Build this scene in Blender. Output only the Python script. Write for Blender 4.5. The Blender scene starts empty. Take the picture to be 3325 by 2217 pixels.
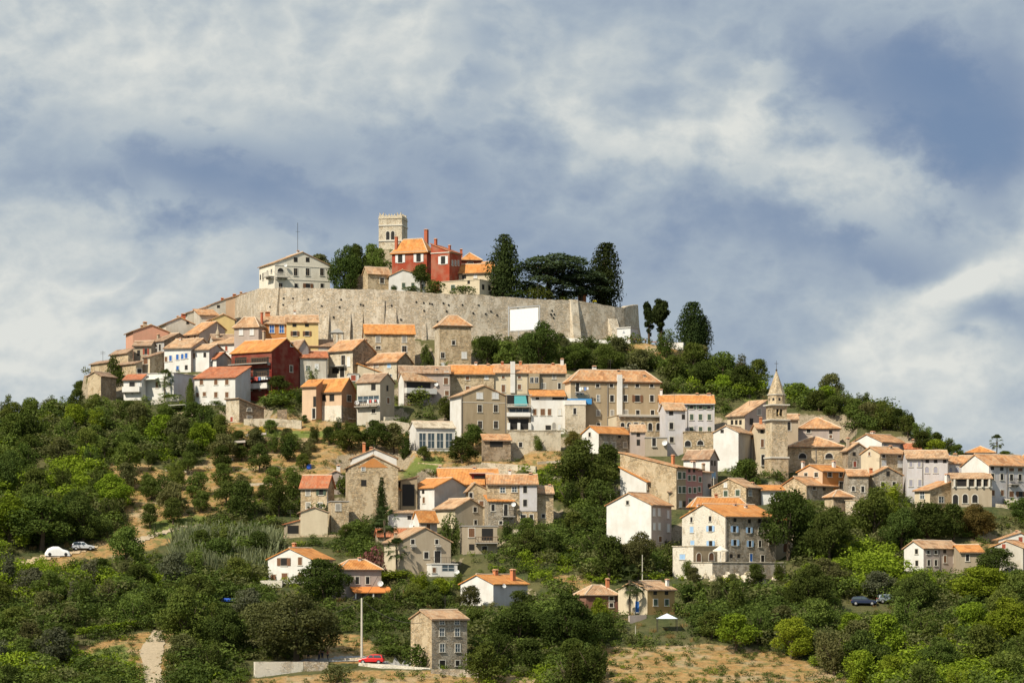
import bpy, math, random
import numpy as np
from mathutils import Vector
rad = math.radians
SC = bpy.context.scene
COL = SC.collection
random.seed(7); RNG = np.random.default_rng(7)

# ---------------------------------------------------------------- camera (level, lens shifted up like a view across the valley)
F = 9048.0; CX = 1662.5; HY = 1908.0          # focal length / centre / horizon, in pixels of the 3325 px wide photograph
cd = bpy.data.cameras.new('camera'); cam = bpy.data.objects.new('camera', cd); COL.objects.link(cam)
cd.sensor_width = 36; cd.lens = 36*F/3325; cd.shift_y = (HY-1108.5)/3325
cd.clip_start = 1; cd.clip_end = 8000
cam.location = (0, 0, 0); cam.rotation_euler = (rad(90), 0, 0)
SC.camera = cam
SC.render.resolution_x = 1024; SC.render.resolution_y = 682

# ---------------------------------------------------------------- sun, sky, exposure
SUN_AZ, SUN_EL = -41.0, 43.0                    # azimuth measured from "behind the camera", negative = to the left
sd = bpy.data.lights.new('sun', 'SUN'); sun = bpy.data.objects.new('sun', sd); COL.objects.link(sun)
sd.energy = 5.0; sd.angle = rad(0.53); sd.color = (1.0, 0.915, 0.755)
_a, _e = rad(SUN_AZ), rad(SUN_EL)
tosun = Vector((math.sin(_a)*math.cos(_e), -math.cos(_a)*math.cos(_e), math.sin(_e)))
sun.rotation_euler = tosun.to_track_quat('Z', 'Y').to_euler()
SC.view_settings.view_transform = 'Standard'; SC.view_settings.look = 'None'
SC.view_settings.exposure = 0.12; SC.view_settings.gamma = 1.0
SC.cycles.max_bounces = 5; SC.cycles.diffuse_bounces = 2; SC.cycles.glossy_bounces = 1
SC.cycles.transmission_bounces = 2; SC.cycles.transparent_max_bounces = 4

class NT:
    """small helper around a node tree"""
    def __init__(s, tree): s.t = tree; s.n = tree.nodes; s.l = tree.links
    def new(s, ty, **kw):
        n = s.n.new(ty)
        for k, v in kw.items(): setattr(n, k, v)
        return n
    def put(s, inp, v):
        if v is None: return
        if hasattr(v, 'is_output') or isinstance(v, bpy.types.NodeSocket): s.l.new(v, inp)
        else: inp.default_value = v
    def math(s, op, a, b=None, c=None, clamp=False):
        n = s.new('ShaderNodeMath', operation=op); n.use_clamp = clamp
        s.put(n.inputs[0], a); s.put(n.inputs[1], b); s.put(n.inputs[2], c)
        return n.outputs[0]
    def vmath(s, op, a, b=None):
        n = s.new('ShaderNodeVectorMath', operation=op)
        s.put(n.inputs[0], a); s.put(n.inputs[1], b)
        return n.outputs['Value'] if op in ('LENGTH', 'DOT_PRODUCT', 'DISTANCE') else n.outputs[0]
    def noise(s, vec, scale, detail=3, rough=0.5, dist=0.0):
        n = s.new('ShaderNodeTexNoise'); s.put(n.inputs['Vector'], vec)
        n.inputs['Scale'].default_value = scale; n.inputs['Detail'].default_value = detail
        n.inputs['Roughness'].default_value = rough; n.inputs['Distortion'].default_value = dist
        return n.outputs['Fac']
    def ramp(s, v, stops):
        n = s.new('ShaderNodeValToRGB'); s.put(n.inputs[0], v)
        e = n.color_ramp.elements
        while len(e) < len(stops): e.new(0.5)
        for i, (p, c) in enumerate(stops):
            e[i].position = p; e[i].color = (c, c, c, 1) if isinstance(c, (int, float)) else (*c, 1)
        return n.outputs[0]
    def mix(s, f, a, b, mode='MIX'):
        n = s.new('ShaderNodeMix', data_type='RGBA', blend_type=mode)
        s.put(n.inputs[0], f)
        s.put(n.inputs[6], a if not isinstance(a, tuple) or len(a) == 4 else (*a, 1))
        s.put(n.inputs[7], b if not isinstance(b, tuple) or len(b) == 4 else (*b, 1))
        return n.outputs[2]
    def smooth(s, v, a, b, c=0.0, d=1.0):
        n = s.new('ShaderNodeMapRange', interpolation_type='SMOOTHSTEP')
        s.put(n.inputs[0], v); n.inputs[1].default_value = a; n.inputs[2].default_value = b
        n.inputs[3].default_value = c; n.inputs[4].default_value = d
        return n.outputs[0]

W = bpy.data.worlds.new('World'); SC.world = W; W.use_nodes = True
w = NT(W.node_tree); w.n.clear()
sky = w.new('ShaderNodeTexSky'); sky.sky_type = 'NISHITA'; sky.sun_disc = False
sky.sun_elevation = rad(SUN_EL); sky.sun_rotation = math.atan2(tosun.x, tosun.y)
sky.altitude = 200; sky.air_density = 1.0; sky.dust_density = 0.6; sky.ozone_density = 2.0
tc = w.new('ShaderNodeTexCoord'); dirv = tc.outputs['Generated']
sp = w.new('ShaderNodeSeparateXYZ'); w.l.new(dirv, sp.inputs[0])
ay = w.math('MAXIMUM', w.math('ABSOLUTE', sp.outputs[1]), 0.12)
# bearing (u) and height (v) of a direction, as tangents; clouds live in these world directions
u = w.math('DIVIDE', sp.outputs[0], ay); v = w.math('DIVIDE', sp.outputs[2], ay)
uv = w.new('ShaderNodeCombineXYZ'); w.l.new(u, uv.inputs[0]); w.l.new(w.math('MULTIPLY', v, 1.35), uv.inputs[1])
def billow(p):
    a_ = w.noise(p, 7.0, 6, 0.50, 0.2); b_ = w.noise(w.vmath('ADD', p, (3.1, 1.7, 0.0)), 22.0, 7, 0.56, 0.1)
    f = w.math('MULTIPLY', w.math('SUBTRACT', a_, 0.51), 1.55)
    # folded octave: rounded, heaped edges
    f = w.math('ADD', f, w.math('MULTIPLY', w.math('SUBTRACT', 0.09, w.math('ABSOLUTE', w.math('SUBTRACT', b_, 0.5))), 1.25))
    return f, a_, b_
fb, n1, n2 = billow(uv.outputs[0])
fb2, _, _ = billow(w.vmath('ADD', uv.outputs[0], (-0.005, 0.007, 0.0)))
wob = w.math('MULTIPLY', w.math('SUBTRACT', n1, 0.5), 0.11)
wob2 = w.math('MULTIPLY', w.math('SUBTRACT', n2, 0.5), 0.05)
def blob(px, py, rx, ry, amp, rot=0.0):
    """soft patch of cloud (or clear sky, amp<0) centred on a sky direction"""
    uc, vc = (px*1.41369-CX)/F, (HY-py*1.41369)/F
    rx, ry = rx*1.55/F, ry*1.6/F
    du = w.math('SUBTRACT', w.math('ADD', u, w.math('ADD', wob, wob2)), uc)
    dv = w.math('SUBTRACT', w.math('ADD', v, w.math('SUBTRACT', w.math('MULTIPLY', wob2, 0.9), w.math('MULTIPLY', wob, 0.45))), vc)
    c, s_ = math.cos(rad(rot)), math.sin(rad(rot))
    a = w.math('DIVIDE', w.math('ADD', w.math('MULTIPLY', du, c), w.math('MULTIPLY', dv, s_)), rx)
    b = w.math('DIVIDE', w.math('SUBTRACT', w.math('MULTIPLY', dv, c), w.math('MULTIPLY', du, s_)), ry)
    r2 = w.math('ADD', w.math('MULTIPLY', a, a), w.math('MULTIPLY', b, b))
    return w.math('MULTIPLY', w.math('EXPONENT', w.math('MULTIPLY', r2, -1.0)), amp)
BL = [(250, 150, 480, 150, .50, -8), (900, 40, 300, 90, .30, -12), (600, 150, 300, 110, .18, -20), (60, 440, 180, 90, .22, 0),
      (200, 520, 200, 90, .22, 20), (60, 800, 260, 200, .50, 0), (500, 620, 260, 90, .22, 10), (400, 350, 240, 70, -.34, 0), (560, 440, 300, 80, -.46, -12),
      (250, 830, 140, 100, .1, 0), (1150, 470, 300, 100, -.26, -20), (1020, 340, 260, 70, -.22, -10), (760, 330, 200, 60, -.12, 0), (960, 230, 160, 70, .16, 30), (1120, 120, 60, 120, -.30, 10), (1500, 190, 150, 60, .10, 30),
      (1690, 190, 45, 90, .40, -22), (1400, 300, 120, 50, .34, -20), (1620, 300, 150, 50, .30, 12), (1850, 330, 260, 80, .40, -8), (1950, 430, 260, 80, .24, -14),
      (2080, 190, 260, 110, -.62, -18), (1480, 90, 160, 80, .12, 30), (1860, 60, 130, 60, .10, 20), (2290, 440, 90, 70, .35, 0), (1300, 600, 400, 110, -.22, 0),
      (1900, 560, 260, 60, -.30, -10), (1640, 690, 160, 80, -.16, 0), (2140, 690, 150, 50, .62, 28), (2270, 600, 110, 60, .55, 30), (2200, 900, 260, 120, .42, 0), (2090, 760, 140, 40, .2, 25),
      (2090, 800, 160, 50, .1, 20), (2270, 740, 110, 40, -.40, 25), (1790, 800, 160, 60, -.14, 0), (2150, 330, 90, 90, -.42, -30), (2270, 120, 90, 90, -.10, 0)]
den = fb
for b_ in BL: den = w.math('ADD', den, blob(*b_))
cov = w.smooth(den, -1.05, 1.0)
skyc = w.mix(1.0, sky.outputs[0], (0.80, 0.90, 1.0), 'MULTIPLY')
bg1 = w.new('ShaderNodeBackground'); w.l.new(skyc, bg1.inputs[0]); bg1.inputs[1].default_value = 0.06
lit = w.ramp(w.math('ADD', cov, w.math('MULTIPLY', w.math('SUBTRACT', fb, fb2), w.math('ADD', .06, w.math('MULTIPLY', w.math('MULTIPLY', cov, cov), .95)))),
             [(0.0, (0.18, 0.25, 0.39)), (0.26, (0.255, 0.325, 0.44)), (0.50, (0.37, 0.44, 0.515)), (0.74, (0.52, 0.57, 0.59)), (1.0, (0.71, 0.725, 0.69))])
bg2 = w.new('ShaderNodeBackground'); w.l.new(lit, bg2.inputs[0]); bg2.inputs[1].default_value = 0.95
ms = w.new('ShaderNodeMixShader'); w.l.new(w.smooth(den, -1.1, -0.1, 0.72, 1.0), ms.inputs[0])
w.l.new(bg1.outputs[0], ms.inputs[1]); w.l.new(bg2.outputs[0], ms.inputs[2])
wo = w.new('ShaderNodeOutputWorld'); w.l.new(ms.outputs[0], wo.inputs[0])

# ---------------------------------------------------------------- photograph tiles -> native pixels
TILES = dict(V=(0, 0, 1.41369), A=(250, 900, 600/1882), B=(700, 660, 600/1882), C=(1150, 660, 600/1882), D=(1550, 720, 800/2352),
             E=(900, 1100, 600/2352), F=(1400, 1100, 600/2352), G=(1850, 1130, 600/2352), H=(2300, 1150, 500/1742),
             I=(2700, 1350, 625/1960), J=(1950, 1430, 650/2038), K=(1200, 1400, 600/1882), L=(800, 1400, 600/1882),
             M=(0, 1200, 800/2281), N=(0, 1667, 800/2281), O=(780, 1780, 800/2352), P=(1800, 1780, 800/2352),
             Q=(2525, 1667, 800/2281), R=(1500, 1500, 600/2352))
def nx(t, x): return TILES[t][0]+x*TILES[t][2]
def ny(t, y): return TILES[t][1]+y*TILES[t][2]
KD = 0.1795
def depth(y): return 400+(2217-y)*KD            # distance at which the hillside carries photo row y
def wpos(x, y, Y): return Vector(((x-CX)/F*Y, Y, (HY-y)/F*Y))

# ---------------------------------------------------------------- materials
MATS = {}
def base_mat(name, rough=0.9):
    m = bpy.data.materials.new(name); m.use_nodes = True
    t = NT(m.node_tree); b = t.n['Principled BSDF']; b.inputs['Roughness'].default_value = rough
    b.inputs['Specular IOR Level'].default_value = 0.25
    return m, t, b
def flat(name, c, rough=0.7, metal=0.0, var=0.12):
    if name in MATS: return MATS[name]
    m, t, b = base_mat(name, rough)
    o = t.new('ShaderNodeTexCoord').outputs['Object']
    f = t.noise(o, 3.0, 3)
    t.put(b.inputs['Base Color'], t.mix(f, tuple(x*(1-var) for x in c), tuple(min(1, x*(1+var)) for x in c)))
    b.inputs['Metallic'].default_value = metal
    MATS[name] = m; return m
def plaster(c, dirt=0.5):
    key = 'plaster_%.3f_%.3f_%.3f_%.1f' % (*c, dirt)
    if key in MATS: return MATS[key]
    m, t, b = base_mat(key, 0.95)
    o = t.new('ShaderNodeTexCoord').outputs['Object']
    rnd = t.new('ShaderNodeObjectInfo').outputs['Random']
    off = t.new('ShaderNodeCombineXYZ'); t.l.new(t.math('MULTIPLY', rnd, 90.0), off.inputs[0])
    p = t.vmath('ADD', o, off.outputs[0])
    # vertical runs of weathering
    ps = t.vmath('MULTIPLY', p, (1.0, 1.0, 0.22))
    f1 = t.ramp(t.noise(ps, 1.1, 5, 0.62), [(0.36, 0.0), (0.70, 1.0)])
    f2 = t.ramp(t.noise(p, 0.45, 4, 0.6), [(0.42, 0.0), (0.62, 1.0)])
    f3 = t.noise(p, 7.0, 3, 0.7)
    dk = tuple(x*k for x, k in zip(c, (0.66, 0.62, 0.56)))
    bare = (0.30+c[0]*0.2, 0.235+c[1]*0.2, 0.16+c[2]*0.2)
    spots = t.ramp(t.noise(p, 1.9, 6, .7, .4), [(.60, 0.), (.66, 1.)])
    col = t.mix(t.math('MULTIPLY', f1, 0.62*dirt), c, dk)
    col = t.mix(t.math('MULTIPLY', spots, .55*dirt), col, tuple(x*.62 for x in c))
    col = t.mix(t.math('MULTIPLY', f2, 0.5*dirt), col, bare)
    col = t.mix(t.math('MULTIPLY', t.math('SUBTRACT', f3, 0.5), 0.9*min(1, dirt+.2), clamp=True), col, tuple(x*0.55 for x in c))
    t.put(b.inputs['Base Color'], col)
    bp = t.new('ShaderNodeBump'); bp.inputs['Strength'].default_value = 0.35; bp.inputs['Distance'].default_value = 0.06
    t.l.new(f3, bp.inputs['Height']); t.l.new(bp.outputs[0], b.inputs['Normal'])
    MATS[key] = m; return m
def stone(name, c, scale=2.6, rend=0.35, contrast=0.5):
    """rubble masonry with patches of old render"""
    if name in MATS: return MATS[name]
    m, t, b = base_mat(name, 0.95)
    o = t.new('ShaderNodeTexCoord').outputs['Object']
    rnd = t.new('ShaderNodeObjectInfo').outputs['Random']
    off = t.new('ShaderNodeCombineXYZ'); t.l.new(t.math('MULTIPLY', rnd, 90.0), off.inputs[0])
    p = t.vmath('ADD', o, off.outputs[0])
    pz = t.vmath('MULTIPLY', p, (1.0, 1.0, 1.75))
    vo = t.new('ShaderNodeTexVoronoi'); t.put(vo.inputs['Vector'], pz); vo.inputs['Scale'].default_value = scale
    ve = t.new('ShaderNodeTexVoronoi', feature='DISTANCE_TO_EDGE'); t.put(ve.inputs['Vector'], pz); ve.inputs['Scale'].default_value = scale
    sc = t.new('ShaderNodeSeparateColor'); t.l.new(vo.outputs['Color'], sc.inputs[0])
    dk = tuple(x*(1-contrast) for x in c); lt = tuple(min(.85, x*(1+contrast*0.75)) for x in c)
    warm = (min(1, c[0]*1.22), c[1]*0.98, c[2]*0.68)
    col = t.mix(sc.outputs[0], dk, lt)
    col = t.mix(t.math('MULTIPLY', sc.outputs[1], 0.45), col, warm)
    joint = t.smooth(ve.outputs['Distance'], 0.0, 0.07)
    col = t.mix(joint, tuple(x*0.42 for x in c), col)
    f1 = t.noise(p, 0.35, 5, 0.6)
    col = t.mix(t.ramp(f1, [(0.32, 0.42), (0.54, 0.0)]), col, tuple(x*k for x, k in zip(c, (.66, .61, .54))))
    runs = t.ramp(t.noise(t.vmath('MULTIPLY', p, (1, 1, .14)), .9, 5, .6), [(.52, 0.), (.74, .45)])
    col = t.mix(runs, col, tuple(x*k for x, k in zip(c, (.55, .51, .46))))
    patch = t.ramp(t.noise(t.vmath('MULTIPLY', p, (1, 1, .6)), 0.55, 5, 0.65), [(0.60-rend*0.3, 0.0), (0.68-rend*0.3, 0.75)])
    col = t.mix(patch, col, tuple(min(.8, x*1.22) for x in c))
    t.put(b.inputs['Base Color'], col)
    bp = t.new('ShaderNodeBump'); bp.inputs['Strength'].default_value = 0.6; bp.inputs['Distance'].default_value = 0.12
    t.l.new(t.math('ADD', joint, t.noise(p, 6, 3)), bp.inputs['Height']); t.l.new(bp.outputs[0], b.inputs['Normal'])
    MATS[name] = m; return m
def tiles(name, c1, c2, c3, mixv=0.5):
    """barrel tiles: UV x along the ridge, y down the slope (metres)"""
    if name in MATS: return MATS[name]
    m, t, b = base_mat(name, 0.9)
    uvn = t.new('ShaderNodeUVMap').outputs[0]
    rnd = t.new('ShaderNodeObjectInfo').outputs['Random']
    off = t.new('ShaderNodeCombineXYZ'); t.l.new(t.math('MULTIPLY', rnd, 77.0), off.inputs[0]); t.l.new(rnd, off.inputs[1])
    p = t.vmath('ADD', uvn, off.outputs[0])
    br = t.new('ShaderNodeTexVoronoi'); t.put(br.inputs['Vector'], t.vmath('MULTIPLY', p, (1.9, 1.25, 1))); br.inputs['Scale'].default_value = 1.6
    s2 = t.new('ShaderNodeSeparateColor'); t.l.new(br.outputs['Color'], s2.inputs[0])
    col = t.mix(t.ramp(s2.outputs[0], [(0.2, 0.0), (0.85, 1.0)]), c1, c2)
    col = t.mix(t.ramp(s2.outputs[1], [(1-mixv*0.55, 0.0), (1.0, 0.85)]), col, c3)
    big = t.noise(t.vmath('MULTIPLY', p, (0.7, 1.0, 1)), 0.6, 5, 0.65)
    col = t.mix(t.ramp(big, [(0.40, 0.0), (0.66, 0.45+0.3*mixv)]), col, c3)
    v2 = t.new('ShaderNodeTexVoronoi'); t.put(v2.inputs['Vector'], t.vmath('MULTIPLY', p, (1.5, 1.0, 1))); v2.inputs['Scale'].default_value = .75
    s3 = t.new('ShaderNodeSeparateColor'); t.l.new(v2.outputs['Color'], s3.inputs[0])
    col = t.mix(t.ramp(s3.outputs[0], [(0.55, 0.0), (1.0, 0.55)]), col, tuple(min(.85, x*1.28) for x in c2))
    col = t.mix(t.ramp(s3.outputs[1], [(0.62, 0.0), (1.0, 0.5+.2*mixv)]), col, tuple(x*0.55 for x in c1))
    dark = t.ramp(t.noise(t.vmath('MULTIPLY', p, (1.4, 0.5, 1)), 1.3, 4, 0.7), [(0.50, 0.0), (0.76, 0.25+.5*mixv)])
    col = t.mix(dark, col, tuple(x*0.42 for x in c1))
    wv = t.new('ShaderNodeTexWave', wave_type='BANDS', bands_direction='X', wave_profile='SIN')
    t.put(wv.inputs['Vector'], p); wv.inputs['Scale'].default_value = 1.15; wv.inputs['Distortion'].default_value = 0.5
    wr = t.new('ShaderNodeTexWave', wave_type='BANDS', bands_direction='Y', wave_profile='SAW')
    t.put(wr.inputs['Vector'], p); wr.inputs['Scale'].default_value = 0.8; wr.inputs['Distortion'].default_value = 0.6
    col = t.mix(t.ramp(wv.outputs['Fac'], [(0.0, 0.38), (0.5, 0.0)]), col, tuple(x*0.4 for x in c1))
    t.put(b.inputs['Base Color'], col)
    bp = t.new('ShaderNodeBump'); bp.inputs['Strength'].default_value = 0.8; bp.inputs['Distance'].default_value = 0.08
    t.l.new(t.math('ADD', wv.outputs['Fac'], t.math('MULTIPLY', wr.outputs['Fac'], 0.5)), bp.inputs['Height']); t.l.new(bp.outputs[0], b.inputs['Normal'])
    MATS[name] = m; return m
PAL = dict(white=(.76, .745, .71), offwhite=(.60, .565, .49), cream=(.66, .565, .41), grey=(.44, .43, .42), lilac=(.60, .58, .595),
           beige=(.44, .37, .275), tan=(.40, .315, .205), pinkgrey=(.48, .40, .36), salmon=(.66, .34, .23), pink=(.47, .24, .22),
           yellow=(.76, .58, .26), orange=(.56, .235, .07), red=(.37, .07, .035), darkred=(.20, .026, .018), ochre=(.46, .30, .12),
           apricot=(.66, .47, .32), peach=(.60, .42, .28), terra=(.40, .20, .11), villa=(.78, .73, .62))
DIRT = dict(white=.5, offwhite=.9, cream=.5, grey=.8, lilac=.6, beige=.9, tan=.9, pinkgrey=.8, red=.8, darkred=.5, yellow=.45, salmon=.5)
def wallmat(k):
    if k == 'stone': return stone('stone_warm', (.52, .42, .285), 2.5, .35)
    if k == 'stoneg': return stone('stone_grey', (.40, .355, .29), 2.5, .30)
    if k == 'stonel': return stone('stone_light', (.55, .485, .375), 2.6, .55, .32)
    if k == 'stoned': return stone('stone_brown', (.34, .27, .195), 2.4, .25)
    if k == 'stonew': return stone('stone_whitened', (.66, .61, .52), 2.6, .75, .25)
    if k == 'rampart': return stone('stone_rampart', (.53, .47, .38), 2.1, .28, .32)
    if k == 'bastion': return stone('stone_bastion', (.60, .53, .42), 1.7, .5, .25)
    return plaster(PAL[k], DIRT.get(k, .5))
def roofmat(k):
    if k == 'orange': return tiles('tiles_new_orange', (.62, .23, .058), (.72, .32, .10), (.60, .33, .15), .15)
    if k == 'red': return tiles('tiles_red', (.46, .135, .06), (.56, .20, .09), (.42, .24, .15), .4)
    if k == 'mixed': return tiles('tiles_orange_weathered', (.55, .235, .095), (.64, .345, .155), (.59, .43, .27), .8)
    if k == 'brown': return tiles('tiles_old_brown', (.34, .19, .11), (.46, .29, .18), (.42, .33, .24), .8)
    if k == 'pale': return tiles('tiles_pale', (.60, .47, .32), (.70, .60, .45), (.66, .58, .46), .8)
    return tiles('tiles_tan', (.50, .262, .130), (.62, .385, .215), (.58, .44, .29), .9)
M_DARK = flat('window_dark', (.024, .022, .02), .5)
M_DARK.node_tree.nodes['Principled BSDF'].inputs['Specular IOR Level'].default_value = .25
M_SUR = flat('window_surround', (.62, .58, .50), .9)
M_GLASS = flat('glazing', (.06, .085, .10), .12)
M_IRON = flat('iron', (.05, .045, .04), .6)
M_WOOD = flat('old_wood', (.14, .085, .05), .8)
SH = dict(b=flat('shutter_brown', (.17, .085, .045), .7), u=flat('shutter_blue', (.33, .50, .72), .7), U=flat('shutter_deep_blue', (.03, .13, .42), .6),
          g=flat('shutter_green', (.07, .10, .07), .7), w=flat('shutter_white', (.66, .66, .65), .7), r=flat('shutter_red', (.30, .07, .04), .7),
          l=flat('shutter_lilac', (.33, .32, .37), .7), k=flat('shutter_grey', (.30, .28, .25), .8))
CH = dict(white=plaster(PAL['white'], .5), red=flat('brick_red', (.42, .12, .06), .9), tan=plaster(PAL['beige'], .7), brick=flat('brick_orange', (.52, .20, .09), .9))

# ---------------------------------------------------------------- mesh building
class MB:
    def __init__(s): s.v = []; s.f = []; s.m = []; s.uv = None
    def quad(s, *p, m=0):
        i = len(s.v); s.v += [tuple(q) for q in p]; s.f.append(tuple(range(i, i+len(p)))); s.m.append(m)
    def poly(s, pts, m=0): s.quad(*pts, m=m)
    def hexa(s, b, t, m=0):
        """closed solid from bottom ring b and top ring t"""
        i = len(s.v); n = len(b); s.v += [tuple(q) for q in b]+[tuple(q) for q in t]
        s.f.append(tuple(i+k for k in reversed(range(n)))); s.f.append(tuple(i+n+k for k in range(n)))
        for k in range(n): s.f.append((i+k, i+(k+1) % n, i+n+(k+1) % n, i+n+k))
        s.m += [m]*(n+2)
    def box(s, x0, x1, y0, y1, z0, z1, m=0):
        s.hexa([(x0, y0, z0), (x1, y0, z0), (x1, y1, z0), (x0, y1, z0)], [(x0, y0, z1), (x1, y0, z1), (x1, y1, z1), (x0, y1, z1)], m)
    def tube(s, pts, rs, n=7, m=0):
        pts = [Vector(p) for p in pts]; rings = []
        for i, p in enumerate(pts):
            d = (pts[min(i+1, len(pts)-1)]-pts[max(i-1, 0)]).normalized()
            a = d.cross(Vector((0.31, 0.95, 0.05))).normalized(); b = d.cross(a)
            k = len(s.v); r = rs[i] if isinstance(rs, (list, tuple)) else rs
            s.v += [tuple(p+(a*math.cos(6.2832*j/n)+b*math.sin(6.2832*j/n))*r) for j in range(n)]; rings.append(k)
        for i in range(len(rings)-1):
            for j in range(n):
                s.f.append((rings[i]+j, rings[i]+(j+1) % n, rings[i+1]+(j+1) % n, rings[i+1]+j)); s.m.append(m)
        s.f.append(tuple(rings[0]+j for j in reversed(range(n)))); s.f.append(tuple(rings[-1]+j for j in range(n))); s.m += [m, m]
    def lathe(s, prof, c=(0, 0, 0), n=10, m=0):
        rings = []
        for r, z in prof:
            k = len(s.v); rings.append(k)
            s.v += [(c[0]+r*math.cos(6.2832*j/n), c[1]+r*math.sin(6.2832*j/n), c[2]+z) for j in range(n)]
        for i in range(len(rings)-1):
            for j in range(n): s.f.append((rings[i]+j, rings[i]+(j+1) % n, rings[i+1]+(j+1) % n, rings[i+1]+j)); s.m.append(m)
        s.f.append(tuple(rings[0]+j for j in reversed(range(n)))); s.f.append(tuple(rings[-1]+j for j in range(n))); s.m += [m, m]
    def build(s, name, mats, parent=None, smooth=False):
        me = bpy.data.meshes.new(name); me.from_pydata(s.v, [], s.f)
        if not isinstance(mats, (list, tuple)): mats = [mats]
        for m in mats: me.materials.append(m)
        if len(mats) > 1: me.polygons.foreach_set('material_index', s.m)
        if s.uv is not None:
            ul = me.uv_layers.new(name='UVMap'); ul.data.foreach_set('uv', [c for q in s.uv for c in q])
        if smooth: me.polygons.foreach_set('use_smooth', [True]*len(me.polygons))
        me.update()
        o = bpy.data.objects.new(name, me); COL.objects.link(o)
        if parent: o.parent = parent
        return o
def empty(name, loc, rz=0):
    o = bpy.data.objects.new(name, None); o.empty_display_size = .5; COL.objects.link(o)
    o.location = loc; o.rotation_euler = (0, 0, rz); return o
def tag(o, label, cat, group=None, kind=None):
    if label: o['label'] = label
    if cat: o['category'] = cat
    if group: o['group'] = group
    if kind: o['kind'] = kind
    return o

FOOT = []      # footprints: (origin, theta, wr, wl, z0)
RECTS = []     # what the houses cover in the photograph: (x0,x1,y0,y1,Y)
LAND = []      # landmarks for naming trees: (x,y,short)

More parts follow.
